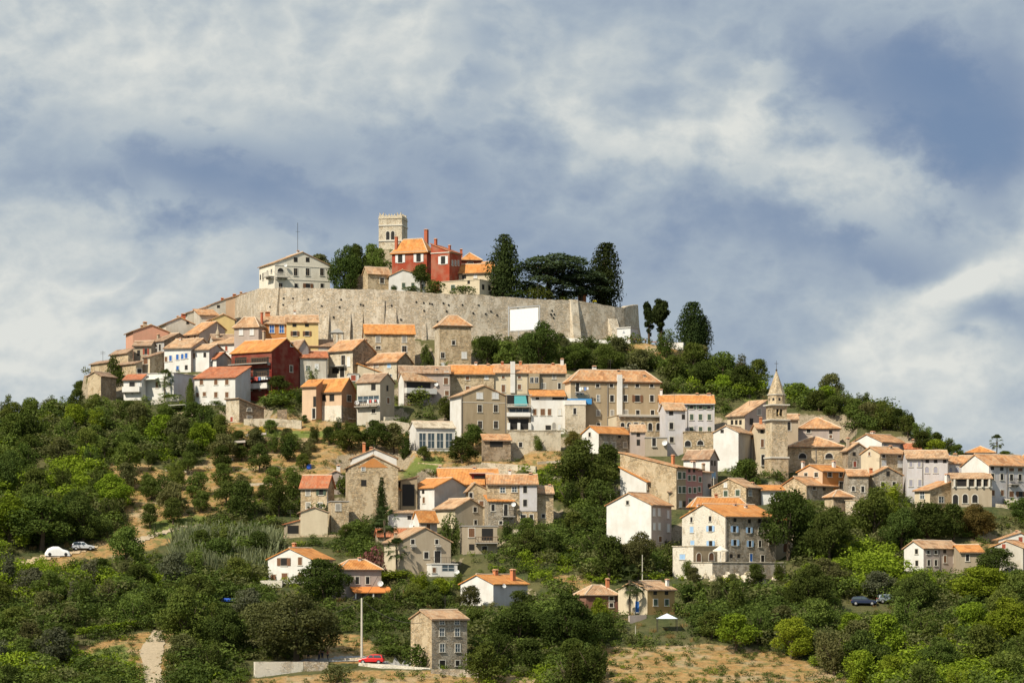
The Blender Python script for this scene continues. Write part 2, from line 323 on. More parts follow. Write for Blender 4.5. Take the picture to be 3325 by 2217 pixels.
class House:
    def __init__(s, t, name, label, xl, xc, xr, yb, ye, yr, th, roof, wm, rm, W=(), C=(), Y=None, d=7.5, af=.5, cat='house', wl=None, wr=None,
                 wmL=None, skirt=5, oh=.35, short=None, par=0, nofoot=False):
        s.t = t
        X = lambda q: nx(t, q); Yy = lambda q: ny(t, q)
        xl, xc, xr = X(xl), X(xc), X(xr); yb, ye, yr = Yy(yb), Yy(ye), (Yy(yr) if yr is not None else None)
        Y0 = depth(yb) if Y is None else Y
        tc_ = (xc-CX)/F
        s.th = th = rad(th)+math.atan(-tc_)
        s.O = wpos(xc, yb, Y0); s.c, s.s = math.cos(th), math.sin(th)
        def solveR(x):
            tt = (x-CX)/F; return (tt*s.O.y-s.O.x)/(s.c-tt*s.s)
        def solveL(x):
            tt = (x-CX)/F; return (s.O.x-tt*s.O.y)/(s.s+tt*s.c)
        s.solveR, s.solveL = solveR, solveL
        a = solveR(xr) if xr-xc > 3 else 0
        b = solveL(xl) if (xc-xl > 3 and abs(s.s+tc_*s.c) > .06) else 0
        s.wr = wr or (a if a > 1.0 else d); s.wl = wl or (b if b > 2.2 else d)
        s.wr = min(s.wr, 60); s.wl = min(s.wl, 16)
        s.h = (HY-ye)/F*Y0-s.O.z
        R_, L_ = Vector((s.c, s.s, 0)), Vector((-s.s, s.c, 0)); s.R_, s.L_ = R_, L_
        rp = dict(gl=(0, af*s.wl), gr=(af*s.wr, 0), hip=(.5*s.wr, .5*s.wl), sr=(s.wr, 0), sl=(0, s.wl), flat=(0, 0), pyr=(.5*s.wr, .5*s.wl))[roof]
        if yr is not None and roof != 'flat':
            P = s.O+R_*rp[0]+L_*rp[1]; s.hr = (HY-yr)/F*P.y-s.O.z
            if roof in ('gl', 'gr', 'hip', 'pyr'): s.hr = max(s.hr, s.h+.6)
        else: s.hr = s.h
        s.root = empty(name, s.O, th); tag(s.root, label, cat)
        s.roofk = roof; s.wm = wallmat(wm)
        A, B, h, hr, z0 = s.wr, s.wl, s.h, s.hr, -skirt
        mb = MB()
        if roof == 'gl': tops = {'L': [(0, B, h), (0, af*B, hr), (0, 0, h)], 'F': [(A, 0, h), (A, af*B, hr), (A, B, h)]}
        elif roof == 'gr': tops = {'R': [(0, 0, h), (af*A, 0, hr), (A, 0, h)], 'K': [(A, B, h), (af*A, B, hr), (0, B, h)]}
        else: tops = {}
        zc = {(0, 0): h, (1, 0): h, (1, 1): h, (0, 1): h}
        if roof == 'sr': zc[(1, 0)] = zc[(1, 1)] = hr
        if roof == 'sl': zc[(0, 1)] = zc[(1, 1)] = hr
        def face(k, c0, c1, m=0):
            t0 = tops.get(k) or [(c0[0]*A, c0[1]*B, zc[c0]), (c1[0]*A, c1[1]*B, zc[c1])]
            if k == 'L' and 'L' in tops: pts = [(0, B, z0)]+tops['L'][::1]+[(0, 0, z0)]
            else: pts = [(c0[0]*A, c0[1]*B, z0)]+list(t0)+[(c1[0]*A, c1[1]*B, z0)]
            mb.poly(pts[::-1], m)
        face('R', (0, 0), (1, 0)); face('F', (1, 0), (1, 1)); face('K', (1, 1), (0, 1)); face('L', (0, 1), (0, 0), 1 if wmL else 0)
        mats = [s.wm]+([wallmat(wmL)] if wmL else [])  # separate left tone; on several houses it paints in the sunlit and shaded sides
        s.wall = mb.build('wall', mats, s.root)
        if roof == 'flat':
            rb = MB(); p = par
            rb.box(-.12, A+.12, -.12, B+.12, h-.02, h+.12)
            if p: 
                q = MB()
                q.box(-.05, A+.05, -.05, .2, h+.123, h+p); q.box(-.05, .2, .203, B+.05, h+.123, h+p); q.box(A-.2, A+.05, .203, B+.05, h+.123, h+p)
                q.build('parapet', wallmat(rm if rm in PAL else wm), s.root)
            s.roof = rb.build('roof_slab', wallmat(rm) if rm in PAL or rm.startswith('stone') else flat('concrete', (.40, .37, .33), .9), s.root)
            s.zr = lambda a_, b_: h
        else:
            s.roof = s.make_roof(rm, oh, af)
        if roof != 'flat' and random.random() < .2 and Y is None:
            am = MB(); q = (A*random.uniform(.3, .7), B*.5); zt_ = s.zr(*q)
            am.tube([(q[0], q[1], zt_-.3), (q[0], q[1], zt_+2.4)], .035, 5)
            for k_ in range(3): am.tube([(q[0]-.6, q[1], zt_+1.7+.25*k_), (q[0]+.6, q[1], zt_+1.7+.25*k_)], .02, 4)
            am.build('aerial', M_IRON, s.roof)
        for c_ in C: s.chimney(*c_)
        for w_ in W: s.windows(*w_)
        if not nofoot: FOOT.append((s.O.copy(), th, A, B))
        x0 = min(xl, xc); RECTS.append((x0, xr if xr-xc > 3 else xc, (yr if yr is not None else ye), yb, Y0))
        if short: LAND.append(((x0+xr)/2, (ye+yb)/2, short))
    def make_roof(s, rm, oh, af):
        A, B, h, hr = s.wr, s.wl, s.h, s.hr; vo = .22; T = .16; mb = MB(); mb.uv = []
        planes = []
        k = s.roofk
        if k == 'gl':
            sl1 = (hr-h)/(af*B); sl2 = (hr-h)/((1-af)*B)
            planes = [[(-vo, -oh, h-oh*sl1), (A+vo, -oh, h-oh*sl1), (A+vo, af*B, hr), (-vo, af*B, hr)],
                      [(A+vo, B+oh, h-oh*sl2), (-vo, B+oh, h-oh*sl2), (-vo, af*B, hr), (A+vo, af*B, hr)]]
            s.zr = lambda a, b: h+sl1*b if b < af*B else h+sl2*(B-b)
        elif k == 'gr':
            sl1 = (hr-h)/(af*A); sl2 = (hr-h)/((1-af)*A)
            planes = [[(-oh, B+vo, h-oh*sl1), (-oh, -vo, h-oh*sl1), (af*A, -vo, hr), (af*A, B+vo, hr)],
                      [(A+oh, -vo, h-oh*sl2), (A+oh, B+vo, h-oh*sl2), (af*A, B+vo, hr), (af*A, -vo, hr)]]
            s.zr = lambda a, b: h+sl1*a if a < af*A else h+sl2*(A-a)
        elif k in ('hip', 'pyr'):
            m_ = min(A, B)/2; sl = (hr-h)/m_; e = oh; z = h-e*sl
            if A >= B: r0, r1 = (m_, B/2, hr), (A-m_, B/2, hr)
            else: r0, r1 = (A/2, m_, hr), (A/2, B-m_, hr)
            c00, c10, c11, c01 = (-e, -e, z), (A+e, -e, z), (A+e, B+e, z), (-e, B+e, z)
            if A >= B: planes = [[c00, c10, r1, r0], [c10, c11, r1], [c11, c01, r0, r1], [c01, c00, r0]]
            else: planes = [[c00, c10, r0], [c10, c11, r1, r0], [c11, c01, r1], [c01, c00, r0, r1]]
            s.zr = lambda a, b: h+sl*max(0, min(a, b, A-a, B-b))
        elif k == 'sr':
            sl = (hr-h)/A
            planes = [[(-oh, B+vo, h-oh*sl), (-oh, -vo, h-oh*sl), (A+oh, -vo, hr+oh*sl), (A+oh, B+vo, hr+oh*sl)]]
            s.zr = lambda a, b: h+sl*a
        elif k == 'sl':
            sl = (hr-h)/B
            planes = [[(-vo, -oh, h-oh*sl), (A+vo, -oh, h-oh*sl), (A+vo, B+oh, hr+oh*sl), (-vo, B+oh, hr+oh*sl)]]
            s.zr = lambda a, b: h+sl*b
        # covering: each plane a slab; its top follows small undulations like settled old tiles
        for pl in planes:
            P = [Vector(p) for p in pl]; n = (P[1]-P[0]).cross(P[2]-P[0]).normalized()
            if n.z < 0: n = -n
            e = (P[1]-P[0]).normalized(); dn = n.cross(e)
            low = [p+Vector((0, 0, .02)) for p in P]; up = [p+Vector((0, 0, .02))+n*T for p in P]
            f0 = len(mb.f); mb.hexa(low, up)
            for f in mb.f[f0:]:
                for vi in f: q = Vector(mb.v[vi]); mb.uv.append((q.dot(e), q.dot(dn)))
        ro = mb.build('roof', roofmat(rm), s.root)
        rc = MB(); up = Vector((0, 0, T+.03)); lines = []
        if k == 'gl': lines = [((-vo, af*B, hr), (A+vo, af*B, hr))]
        elif k == 'gr': lines = [((af*A, -vo, hr), (af*A, B+vo, hr))]
        elif k in ('hip', 'pyr'): lines = [(r0, r1)]+([(c00, r0), (c10, r1), (c11, r1), (c01, r0)] if A >= B else [(c00, r0), (c10, r0), (c11, r1), (c01, r1)])
        for p, q in lines:
            p, q = Vector(p)+up, Vector(q)+up; m_ = max(2, int((q-p).length/1.4))
            if (q-p).length > .3: rc.tube([p.lerp(q, i/m_)+Vector((0, 0, random.uniform(-.05, .05))) for i in range(m_+1)], .13, 6)
        if rc.v: rc.build('ridge_cap', flat('ridge_mortar', (.60, .46, .33), .9, 0, .3), ro)
        if k in ('gl', 'sl'): e0, e1 = (-vo, -oh-.06, planes[0][0][2]-.02), (A+vo, -oh-.06, planes[0][0][2]-.02)
        elif k in ('gr', 'sr'): e0, e1 = (-oh-.06, B+vo, planes[0][0][2]-.02), (-oh-.06, -vo, planes[0][0][2]-.02)
        else: e0, e1 = (-oh, -oh-.06, h-oh*.3), (A+oh, -oh-.06, h-oh*.3)
        if random.random() < .55: gm = MB(); gm.tube([e0, e1], .075, 6); gm.build('gutter', flat('gutter_metal', (.20, .15, .11), .6), ro)
        return ro
    def local(s, P):
        d = P-s.O; return d.dot(s.R_), d.dot(s.L_)
    def chimney(s, x, yt, yb=None, w=30, col='tan', t=None, fb=None):
        t = t or s.t; X, yy, wpx = nx(t, x), ny(t, yt), w*TILES[t][2]
        Yc = s.O.y+.5*(s.wr*s.s+s.wl*s.c)
        if fb is not None: Yc = s.O.y+fb
        for _ in range(3):
            P = wpos(X, yy, Yc); a, b = s.local(P)
            a = min(max(a, .4), s.wr-.4); b = min(max(b, .4), s.wl-.4)
            Pq = s.O+s.R_*a+s.L_*b; Yc = Pq.y
        ww = max(.5, wpx*Yc/F*.9); ztop = max((HY-yy)/F*Yc-s.O.z, s.zr(a, b)+.5); zb = s.zr(a, b)-.5; q = ww/2
        if ztop-zb > 4.5: ztop = zb+4.5
        mb = MB(); mb.box(a-q, a+q, b-q*.8, b+q*.8, zb, ztop-.28)
        for sx in (-1, 1):
            for sy in (-1, 1): mb.box(a+sx*q*.8-.07, a+sx*q*.8+.07, b+sy*q*.6-.07, b+sy*q*.6+.07, ztop-.28, ztop-.10)
        mb.box(a-q*.6, a+q*.6, b-q*.45, b+q*.45, ztop-.28, ztop-.12, 1)
        mb.hexa([(a-q-.1, b-q-.1, ztop-.10), (a+q+.1, b-q-.1, ztop-.10), (a+q+.1, b+q+.1, ztop-.10), (a-q-.1, b+q+.1, ztop-.10)],
                [(a-q*.7, b-q*.5, ztop+.08), (a+q*.7, b-q*.5, ztop+.08), (a+q*.7, b+q*.5, ztop+.08), (a-q*.7, b+q*.5, ztop+.08)], 2)
        mb.build('chimney', [CH[col], M_DARK, flat('chimney_cap', (.50, .27, .16), .9)], s.roof)
    def uz(s, side, x, y, t=None):
        t = t or s.t
        X, yy = nx(t, x), ny(t, y)
        if side == 'R': u_ = s.solveR(X); P = s.O+s.R_*u_
        else: u_ = s.solveL(X); P = s.O+s.L_*u_
        return u_, (HY-yy)/F*P.y-s.O.z
    def fbox(s, mb, side, u0, u1, z0, z1, o0, o1, m=0):
        if side == 'R': mb.box(u0, u1, -o1, -o0, z0, z1, m)
        else: mb.box(-o1, -o0, u0, u1, z0, z1, m)
    def windows(s, side, xs, ys, w, h, kind, t=None):
        xs = xs if isinstance(xs, (list, tuple)) else [xs]; ys = ys if isinstance(ys, (list, tuple)) else [ys]
        for y in ys:
            for x in xs: s.window(side, x, y, w, h, kind, t)
    def window(s, side, x, y, w, h, kind, t=None):
        u0, z1 = s.uz(side, x-w/2, y-h/2, t); u1, zz = s.uz(side, x+w/2, y+h/2, t)
        uc, zc = s.uz(side, x, y, t)
        hw = abs(u1-u0)/2; hh = max(.3, h*TILES[t or s.t][2]/F*s.O.y/2)
        hw = min(max(hw, .28), 8)
        lim = s.wr if side == 'R' else s.wl
        if hw*2 > lim-.2: hw = lim/2-.1
        uc = min(max(uc, hw+.06), lim-hw-.06)
        u0, u1, z0, z1 = uc-hw, uc+hw, zc-hh, zc+hh
        k, c = kind[0], kind[1:]
        mb = MB(); fr = .13; B = lambda *a, **k_: s.fbox(mb, side, *a, **k_)
        door = k == 'D'
        if k in 'osacDw':
            B(u0-fr, u0, z0, z1, .003, .055); B(u1, u1+fr, z0, z1, .003, .055); B(u0-fr, u1+fr, z1, z1+fr, .003, .06)
            if not door: B(u0-fr-.05, u1+fr+.05, z0-.11, z0, .003, .13)
            else: B(u0-fr, u1+fr, z0-.15, z0, .003, .35)
        else:
            B(u0-.05, u0, z0, z1, .003, .035); B(u1, u1+.05, z0, z1, .003, .035); B(u0-.05, u1+.05, z1, z1+.06, .003, .04)
        fm = M_SUR if k in 'osacDw' else flat('frame_dark', (.12, .09, .06), .8)
        name = 'door' if door else 'window'
        if k == 'a':   # arched: stone ring of voussoirs over a dark arch
            mb = MB(); n = 10; r = hw; zs = max(z0+.05, z1-r)
            def P(u_, z_, o_): return (u_, -o_, z_) if side == 'R' else (-o_, u_, z_)
            for i in range(n):
                a0, a1 = math.pi*i/n, math.pi*(i+1)/n
                pts = [(uc+rr*math.cos(a), zs+(rr-r+min(r, z1-zs))*math.sin(a)) for rr, a in ((r, a0), (r+fr, a0), (r+fr, a1), (r, a1))]
                mb.hexa([P(*p, .003) for p in pts], [P(*p, .06) for p in pts])
            B(u0-fr, u0, z0, zs, .003, .055); B(u1, u1+fr, z0, zs, .003, .055)
            B(u0-fr-.05, u1+fr+.05, z0-.1, z0, .003, .12)
            wo_ = mb.build('window', M_SUR, s.root)
            pm = MB(); arch = [(uc+r*math.cos(math.pi*i/n), zs+min(r, z1-zs)*math.sin(math.pi*i/n)) for i in range(n+1)]
            ring = [(u1, z0)]+arch+[(u0, z0)]
            pm.hexa([P(*p, .004) for p in ring], [P(*p, .02) for p in ring])
            pm.build('pane', SH[c] if c else M_DARK, wo_); return
        wo_ = mb.build(name, fm, s.root)
        pm = MB()
        if k == 'c' or (door and c):
            s.fbox(pm, side, u0, (u0+u1)/2-.015, z0, z1, .012, .045); s.fbox(pm, side, (u0+u1)/2+.015, u1, z0, z1, .012, .045)
            pm.build('door_leaf' if door else 'closed_shutter', SH[c or 'b'], wo_)
            return
        s.fbox(pm, side, u0, u1, z0, z1, .004, .02)
        pm.build('opening' if door else 'pane', SH[c] if (k == 'w' and c) else M_GLASS if k in 'Gw' else M_DARK, wo_)
        if k in 'Gw':
            gm = MB(); n = max(2, int((u1-u0)/ (1.1 if k == 'G' else .55)))
            for i in range(n+1):
                q = u0+(u1-u0)*i/n; s.fbox(gm, side, q-.035, q+.035, z0, z1, .021, .05)
            s.fbox(gm, side, u0+.036, u1-.036, (z0+z1)/2-.03, (z0+z1)/2+.03, .021, .046)
            gm.build('glazing_bar', SH['w'], wo_)
        if k == 's':
            for q0, q1 in ((u0-fr-2*hw*.5, u0-fr*.2), (u1+fr*.2, u1+fr+2*hw*.5)):
                sm = MB(); s.fbox(sm, side, q0, q1, z0, z1, .062, .10); sm.build('shutter', SH[c or 'b'], wo_)
        elif k == 'o' and hw > .4:
            gm = MB(); s.fbox(gm, side, uc-.03, uc+.03, z0, z1, .021, .04); s.fbox(gm, side, u0, u1, z0+(z1-z0)*.6, z0+(z1-z0)*.6+.05, .021, .038)
            gm.build('sash', flat('sash_wood', (.22, .17, .12), .8), wo_)
    def balcony(s, side, x0, x1, y, kind='iron', t=None, dep=1.0, hr=1.0):
        u0, z = s.uz(side, x0, y, t); u1, _ = s.uz(side, x1, y, t); u0, u1 = min(u0, u1), max(u0, u1)
        mb = MB(); s.fbox(mb, side, u0, u1, z-.16, z, .003, dep)
        for q in (u0+.2, (u0+u1)/2, u1-.2): s.fbox(mb, side, q-.09, q+.09, z-.5, z-.16, .003, dep*.55)
        o = mb.build('balcony', flat('concrete', (.40, .37, .33), .9), s.root)
        rm_ = MB(); dm = {'iron': M_IRON, 'white': CH['white'], 'wood': M_WOOD, 'stone': M_SUR}[kind]
        if kind == 'white':
            s.fbox(rm_, side, u0, u1, z, z+hr, dep-.12, dep); s.fbox(rm_, side, u0, u0+.12, z, z+hr, .02, dep-.12); s.fbox(rm_, side, u1-.12, u1, z, z+hr, .02, dep-.12)
        else:
            tk = .05 if kind == 'iron' else .09
            s.fbox(rm_, side, u0, u1, z+hr-tk, z+hr, dep-.08, dep); s.fbox(rm_, side, u0, u1, z+.06, z+.06+tk, dep-.08, dep)
            for uu in (u0, u1-.06):
                s.fbox(rm_, side, uu, uu+.06, z+hr-tk, z+hr, .02, dep-.08)
            n = int((u1-u0)/(.28 if kind != 'wood' else .45))
            for i in range(n+1):
                q = u0+(u1-u0)*i/max(1, n); s.fbox(rm_, side, q-tk*.4, q+tk*.4, z, z+hr-tk, dep-.07, dep-.02)
        rm_.build('railing', dm, o)
        return o
    def band(s, side, y, th=.16, out=.08, t=None, name='string_course', mat=None):
        lim = s.wr if side == 'R' else s.wl
        z = (HY-ny(t or s.t, y))/F*s.O.y-s.O.z
        mb = MB(); s.fbox(mb, side, -.04, lim+.04, z-th/2, z+th/2, .003, out); mb.build(name, mat or M_SUR, s.root)
    def pipe(s, side, x, y0, y1, w=.12, mat=None, name='downpipe', out=.14, t=None):
        u_, z1 = s.uz(side, x, y0, t); _, z0 = s.uz(side, x, y1, t)
        mb = MB(); s.fbox(mb, side, u_-w/2, u_+w/2, z0, z1, .004, out); mb.build(name, mat or flat('zinc', (.22, .2, .18), .6), s.root)
    def dish(s, side, x, y, r, t=None):
        u_, z = s.uz(side, x, y, t); R = r*TILES[t or s.t][2]/F*s.O.y
        mb = MB(); n = 14
        base = Vector((u_, -.55, z)) if side == 'R' else Vector((-.55, u_, z))
        ax = Vector((-.35 if side == 'R' else -.8, -.8 if side == 'R' else -.45, .35)).normalized(); a = ax.cross(Vector((0, 0, 1))).normalized(); b = ax.cross(a)
        rings = [(0.02, -.12), (.5, -.09), (.85, -.03), (1, 0), (1, .03), (.8, -.0)]
        prev = None
        for rr, dz in rings:
            k = len(mb.v); mb.v += [tuple(base+(a*math.cos(6.2832*j/n)+b*math.sin(6.2832*j/n))*R*rr+ax*dz*R*2) for j in range(n)]
            if prev is not None:
                for j in range(n): mb.f.append((prev+j, prev+(j+1) % n, k+(j+1) % n, k+j)); mb.m.append(0)
            prev = k
        wallp = Vector((u_, 0, z-.3)) if side == 'R' else Vector((0, u_, z-.3))
        mb.tube([wallp, base-ax*R*.2], .04, 5); mb.tube([base-b*R*.9, base+ax*R*.9], .02, 4)
        mb.build('satellite_dish', SH['w'], s.root)
# ================================================================ houses (corner, eave and ridge positions read off the photograph, then built at their real size)
H = House
# ---- upper left spur
h = H('A', 'house', 'salmon pink gabled house highest at the left tip of town', 555, 572, 935, 760, 550, 488, 12, 'gr', 'salmon', 'mixed', C=[(692, 455, 500, 42, 'tan'), (660, 490, 520, 25, 'tan')], short='the salmon gabled house')
H('A', 'house', 'grey rendered house with red shutters below the salmon gabled house', 575, 756, 800, 875, 690, 655, 68, 'gr', 'beige', 'brown', W=[('L', 628, 772, 15, 55, 'd'), ('L', 703, 757, 18, 60, 'sr')])
H('A', 'house', 'narrow grey house with dark rubble gable beside the salmon house', 765, 888, 1185, 800, 648, 576, 42, 'gr', 'stoned', 'brown', W=[('L', 845, 717, 22, 70, 'o'), ('L', 805, 745, 15, 38, 'd')], wmL='grey', C=[(820, 580, 610, 25, 'tan')])
H('A', 'stone_house', 'stone house with one paired window at the lower left row end', 667, 742, 886, 972, 812, 768, 40, 'sr', 'stone', 'brown', W=[('L', 700, 856, 45, 58, 'cb')], wmL='cream')
H('A', 'house', 'long pale house with bright blue shutters in the left row', 890, 1160, 1400, 962, 718, 632, 66, 'gr', 'pinkgrey', 'tan',
  W=[('L', 907, 835, 14, 50, 'cb'), ('L', [953], 825, 16, 55, 'cU'), ('L', [1023], 813, 16, 52, 'cU'), ('L', [1073], 806, 16, 52, 'aU'), ('L', [1113], 800, 16, 52, 'cU'), ('L', 1025, 926, 16, 45, 'cU'), ('L', 1113, 920, 14, 45, 'd')], wmL='white', C=[(1053, 620, 690, 25, 'white')], short='the blue shuttered long house')
H('A', 'house', 'white house with two small brown windows in the left row', 1166, 1346, 1500, 965, 735, 690, 62, 'gr', 'grey', 'tan', W=[('L', 1192, 800, 20, 55, 'cb'), ('L', 1302, 793, 18, 45, 'd')], wmL='white')
H('A', 'house', 'white house with one dark red window under a dark stone gable', 1355, 1612, 1840, 800, 672, 618, 58, 'gr', 'stoned', 'tan', W=[('L', 1522, 727, 20, 48, 'cr')], wmL='white')
h = H('A', 'house', 'grey annex with red tiled roof and dish behind the six-window house', 1262, 1420, 1572, 962, 830, 770, 50, 'gr', 'grey', 'red', wmL='white'); h.dish('L', 1368, 840, 24)
h = H('V', 'house', 'dark red house with brown timber balconies', 531, 624, 690, 900, 806, 779, 50, 'gr', 'darkred', 'orange', W=[('L', 553, 829, 26, 16, 'd'), ('L', 597, 829, 40, 16, 'd'), ('L', 600, 855, 36, 18, 'd'), ('L', 600, 883, 36, 14, 'd')], short='the dark red house', C=[(606, 760, 800, 5, 'tan')])  # dark panes over the decks paint the shade of the recessed balconies
h.window('R', 185, 75, 30, 45, 'o', 'E'); h.window('R', 178, 382, 35, 80, 'o', 'E')
h.balcony('L', 533, 622, 838, 'wood', dep=1.3); h.balcony('L', 578, 622, 867, 'wood', dep=1.3); h.balcony('L', 578, 622, 893, 'white', dep=1.2)
h = H('A', 'house', 'white house with seven brown shuttered windows and red roof', 1197, 1612, 1768, 1300, 1022, 915, 66, 'sr', 'lilac', 'red', wmL='white',  # right wall greyed to carry its shade; left wall kept white
  W=[('L', [1268, 1415, 1527], 1068, 34, 52, 'cb'), ('L', 1228, 1198, 26, 45, 'cb'), ('L', [1298], 1190, 32, 42, 'cb'), ('L', [1415, 1527], 1197, 34, 55, 'cb')], short='the seven-window white house')
H('A', 'stone_house', 'ruined stone house at the far left edge of town', 110, 243, 400, 1235, 1005, 968, 56, 'gl', 'stoned', 'brown', wmL='stone', short='the leftmost stone house')
H('A', 'stone_hut', 'small square stone hut above the leftmost stone house', 294, 322, 380, 975, 868, 846, 30, 'sr', 'stone', 'brown')
H('A', 'stone_outbuilding', 'low stone outbuilding with dark opening beside ivy bush', 545, 600, 668, 1000, 880, 858, 35, 'sr', 'stone', 'brown', W=[('R', 635, 955, 45, 45, 'D')])
H('A', 'stone_house', 'tall narrow rubble house wall under the salmon house', 497, 520, 572, 900, 770, 735, 30, 'sr', 'stone', 'brown')
h = H('A', 'house', 'low white house with dark terrace door and red roof', 475, 657, 700, 1252, 1040, 998, 66, 'sr', 'white', 'red', W=[('L', 562, 1115, 56, 95, 'D'), ('L', 628, 1110, 20, 80, 'cw')])
h.balcony('L', 480, 655, 1168, 'white', dep=1.0)
h = H('A', 'house', 'white flat-roofed house with awning behind the palm', 668, 985, 1212, 1245, 975, None, 62, 'flat', 'lilac', 'grey', wmL='white', W=[('L', 815, 1095, 24, 60, 'cb'), ('L', 960, 1060, 30, 60, 'w'), ('L', 640+300, 950+50, 18, 30, 'd')], short='the palm terrace')  # grey tone of the right wall is painted-in shading
mb = MB(); u0, z = h.uz('L', 680, 1050); u1, _ = h.uz('L', 832, 1050)
mb.hexa([(-.02, min(u0, u1), z+.45), (-1.6, min(u0, u1), z), (-1.6, max(u0, u1), z), (-.02, max(u0, u1), z+.45)], [(-.02, min(u0, u1), z+.52), (-1.6, min(u0, u1), z+.07), (-1.6, max(u0, u1), z+.07), (-.02, max(u0, u1), z+.52)])
mb.build('awning', flat('cream_canvas', (.72, .68, .58), .9), h.root)
h = H('A', 'house', 'whitewashed house with a red chimney on its ridge', 893, 908, 1190, 610, 470, 412, 12, 'gr', 'offwhite', 'mixed', C=[(1083, 372, 420, 44, 'red'), (1028, 395, 430, 22, 'tan')], W=[('R', 1128, 465, 18, 22, 'd')])
H('A', 'house', 'pale terraced house with rising roofline, lowest of three', 1110, 1124, 1345, 560, 365, 295, 8, 'sr', 'offwhite', 'tan', Y=612, af=.5)
H('A', 'house', 'pale terraced house with rising roofline, middle of three', 1330, 1338, 1515, 520, 292, 225, 8, 'sr', 'offwhite', 'mixed', Y=622, C=[(1522, 210, 240, 28, 'red')], W=[('R', 1440, 300, 14, 20, 'd')])
H('A', 'house', 'apricot terraced house with rising roofline against the rampart', 1500, 1508, 1790, 480, 226, 145, 8, 'sr', 'peach', 'mixed', Y=633, C=[(1603, 172, 205, 36, 'red'), (1670, 150, 180, 20, 'tan')])
H('A', 'house', 'pale yellow gabled house left of the rampart', 1357, 1375, 1607, 560, 428, 379, 12, 'gr', 'yellow', 'mixed', Y=601)
H('A', 'house', 'small orange-roofed house between white gable and yellow house', 1236, 1250, 1440, 560, 385, 332, 10, 'sl', 'offwhite', 'mixed', Y=605)
H('A', 'house', 'cream house with broad pinkish gable left of yellow house', 1095, 1242, 1592, 690, 575, 457, 38, 'gr', 'pinkgrey', 'mixed', wmL='peach', W=[('L', 1203, 600, 22, 42, 'cb'), ('L', 1135, 603, 18, 30, 'd')], short='the broad pinkish gable')  # gable pinkish, and darkened in colour for the shade on it
h = H('A', 'house', 'small white house topped by a bulbous stone pinnacle', 1352, 1380, 1600, 720, 628, 590, 10, 'gl', 'offwhite', 'brown', W=[('R', [1480, 1550], 640, 30, 22, 'd')])
mb = MB(); u_, z = h.uz('R', 1437, 620); mb.lathe([(.42, 0), (.5, .5), (.36, .9), (.5, 1.2), (.4, 1.7), (.15, 2.3), (.05, 3.0), (.02, 3.6)], (u_, .5, z-.4)); mb.build('pinnacle', CH['tan'], h.root)
# ---- behind and on the rampart
h = H('B', 'house', 'pale lilac house with faded blue shutters left of orange house', 190, 437, 497, 1420, 1248, 1168, 66, 'hip', 'pinkgrey', 'tan', Y=585, W=[('L', [260, 370], [1312], 34, 58, 'cw')], C=[(490, 1110, 1150, 28, 'red')])
h = H('B', 'house', 'terracotta house with two white-framed blue windows', 480, 497, 721, 1405, 1224, 1155, 4, 'gl', 'orange', 'tan', Y=588, d=7, W=[('R', [573, 673], [1281], 46, 76, 'wU')], C=[(530, 1105, 1170, 55, 'brick')], short='the terracotta house')
h = H('B', 'house', 'bright yellow house with brown open shutters below the rampart', 716, 723, 1047, 1405, 1212, 1145, 2, 'gl', 'yellow', 'tan', Y=588, d=7, W=[('R', [803, 930], [1244], 36, 26, 'd'), ('R', [808, 932], [1326], 38, 46, 'sb')], C=[(805, 1095, 1150, 22, 'white')], short='the yellow house')
h = H('B', 'villa', 'large pale stone villa with corner balcony atop the rampart', 445, 602, 1165, 900, 608, 503, 20, 'gr', 'villa', 'tan', Y=616, W=[
  ('R', [815, 937], 577, 34, 46, 'd'), ('R', [815, 937, 1083], 700, 38, 74, 'o'), ('R', [820, 1085], 840, 34, 44, 'o'), ('R', 941, 840, 46, 46, 'sb'), ('R', 662, 690, 62, 60, 'a'), ('R', 662, 835, 38, 40, 'o'),
  ('L', 485, 745, 14, 70, 'o'), ('L', 528, 705, 12, 36, 'o'), ('L', 570, 692, 12, 36, 'o'), ('L', 458, 755, 10, 50, 'd')], C=[(840, 482, 520, 22, 'white')], short='the pale villa')
h.band('R', 630); h.band('R', 768); h.balcony('R', 606, 722, 752, 'stone', dep=1.4, hr=1.0); h.balcony('L', 545, 600, 756, 'stone', dep=1.4); h.dish('R', 704, 636, 17)
mb = MB(); mb.tube([(h.wr*.5, 3, h.hr-.2), (h.wr*.5, 3, h.hr+7)], .05, 5); mb.tube([(h.wr*.5-.5, 3, h.hr+5), (h.wr*.5+.5, 3, h.hr+5)], .03, 4); mb.build('aerial', M_IRON, h.root)
# crenellated bell tower
h = H('C', 'bell_tower', 'tall crenellated square bell tower above the red palace', 250, 486, 500, 470, 155, None, 78, 'flat', 'stonel', 'stonel', Y=648, wr=6.2, skirt=16, short='the crenellated tower',
      W=[('L', 343, 330, 36, 88, 'a'), ('L', 393, 328, 36, 88, 'a')])
for y_ in (222, 380): h.band('L', y_, .28, .18); h.band('R', y_, .28, .18)
mb = MB(); A_, B_, z_ = h.wr, h.wl, h.h
def merlon(x0, x1, y0, y1, t_, al):
    if al == 'y': a0, a1 = y0, y1; P = lambda q, o, z: (x0 if o == 0 else x1, q, z)
    else: a0, a1 = x0, x1; P = lambda q, o, z: (q, y0 if o == 0 else y1, z)
    m_ = (a0+a1)/2
    prof = [(a0, z_+.122), (a1, z_+.122), (a1, z_+t_), (m_+.1, z_+t_*.6), (m_-.1, z_+t_*.6), (a0, z_+t_)]
    b0 = [P(q, 0, z) for q, z in prof]; b1 = [P(q, 1, z) for q, z in prof]
    mb.hexa(b0, b1)
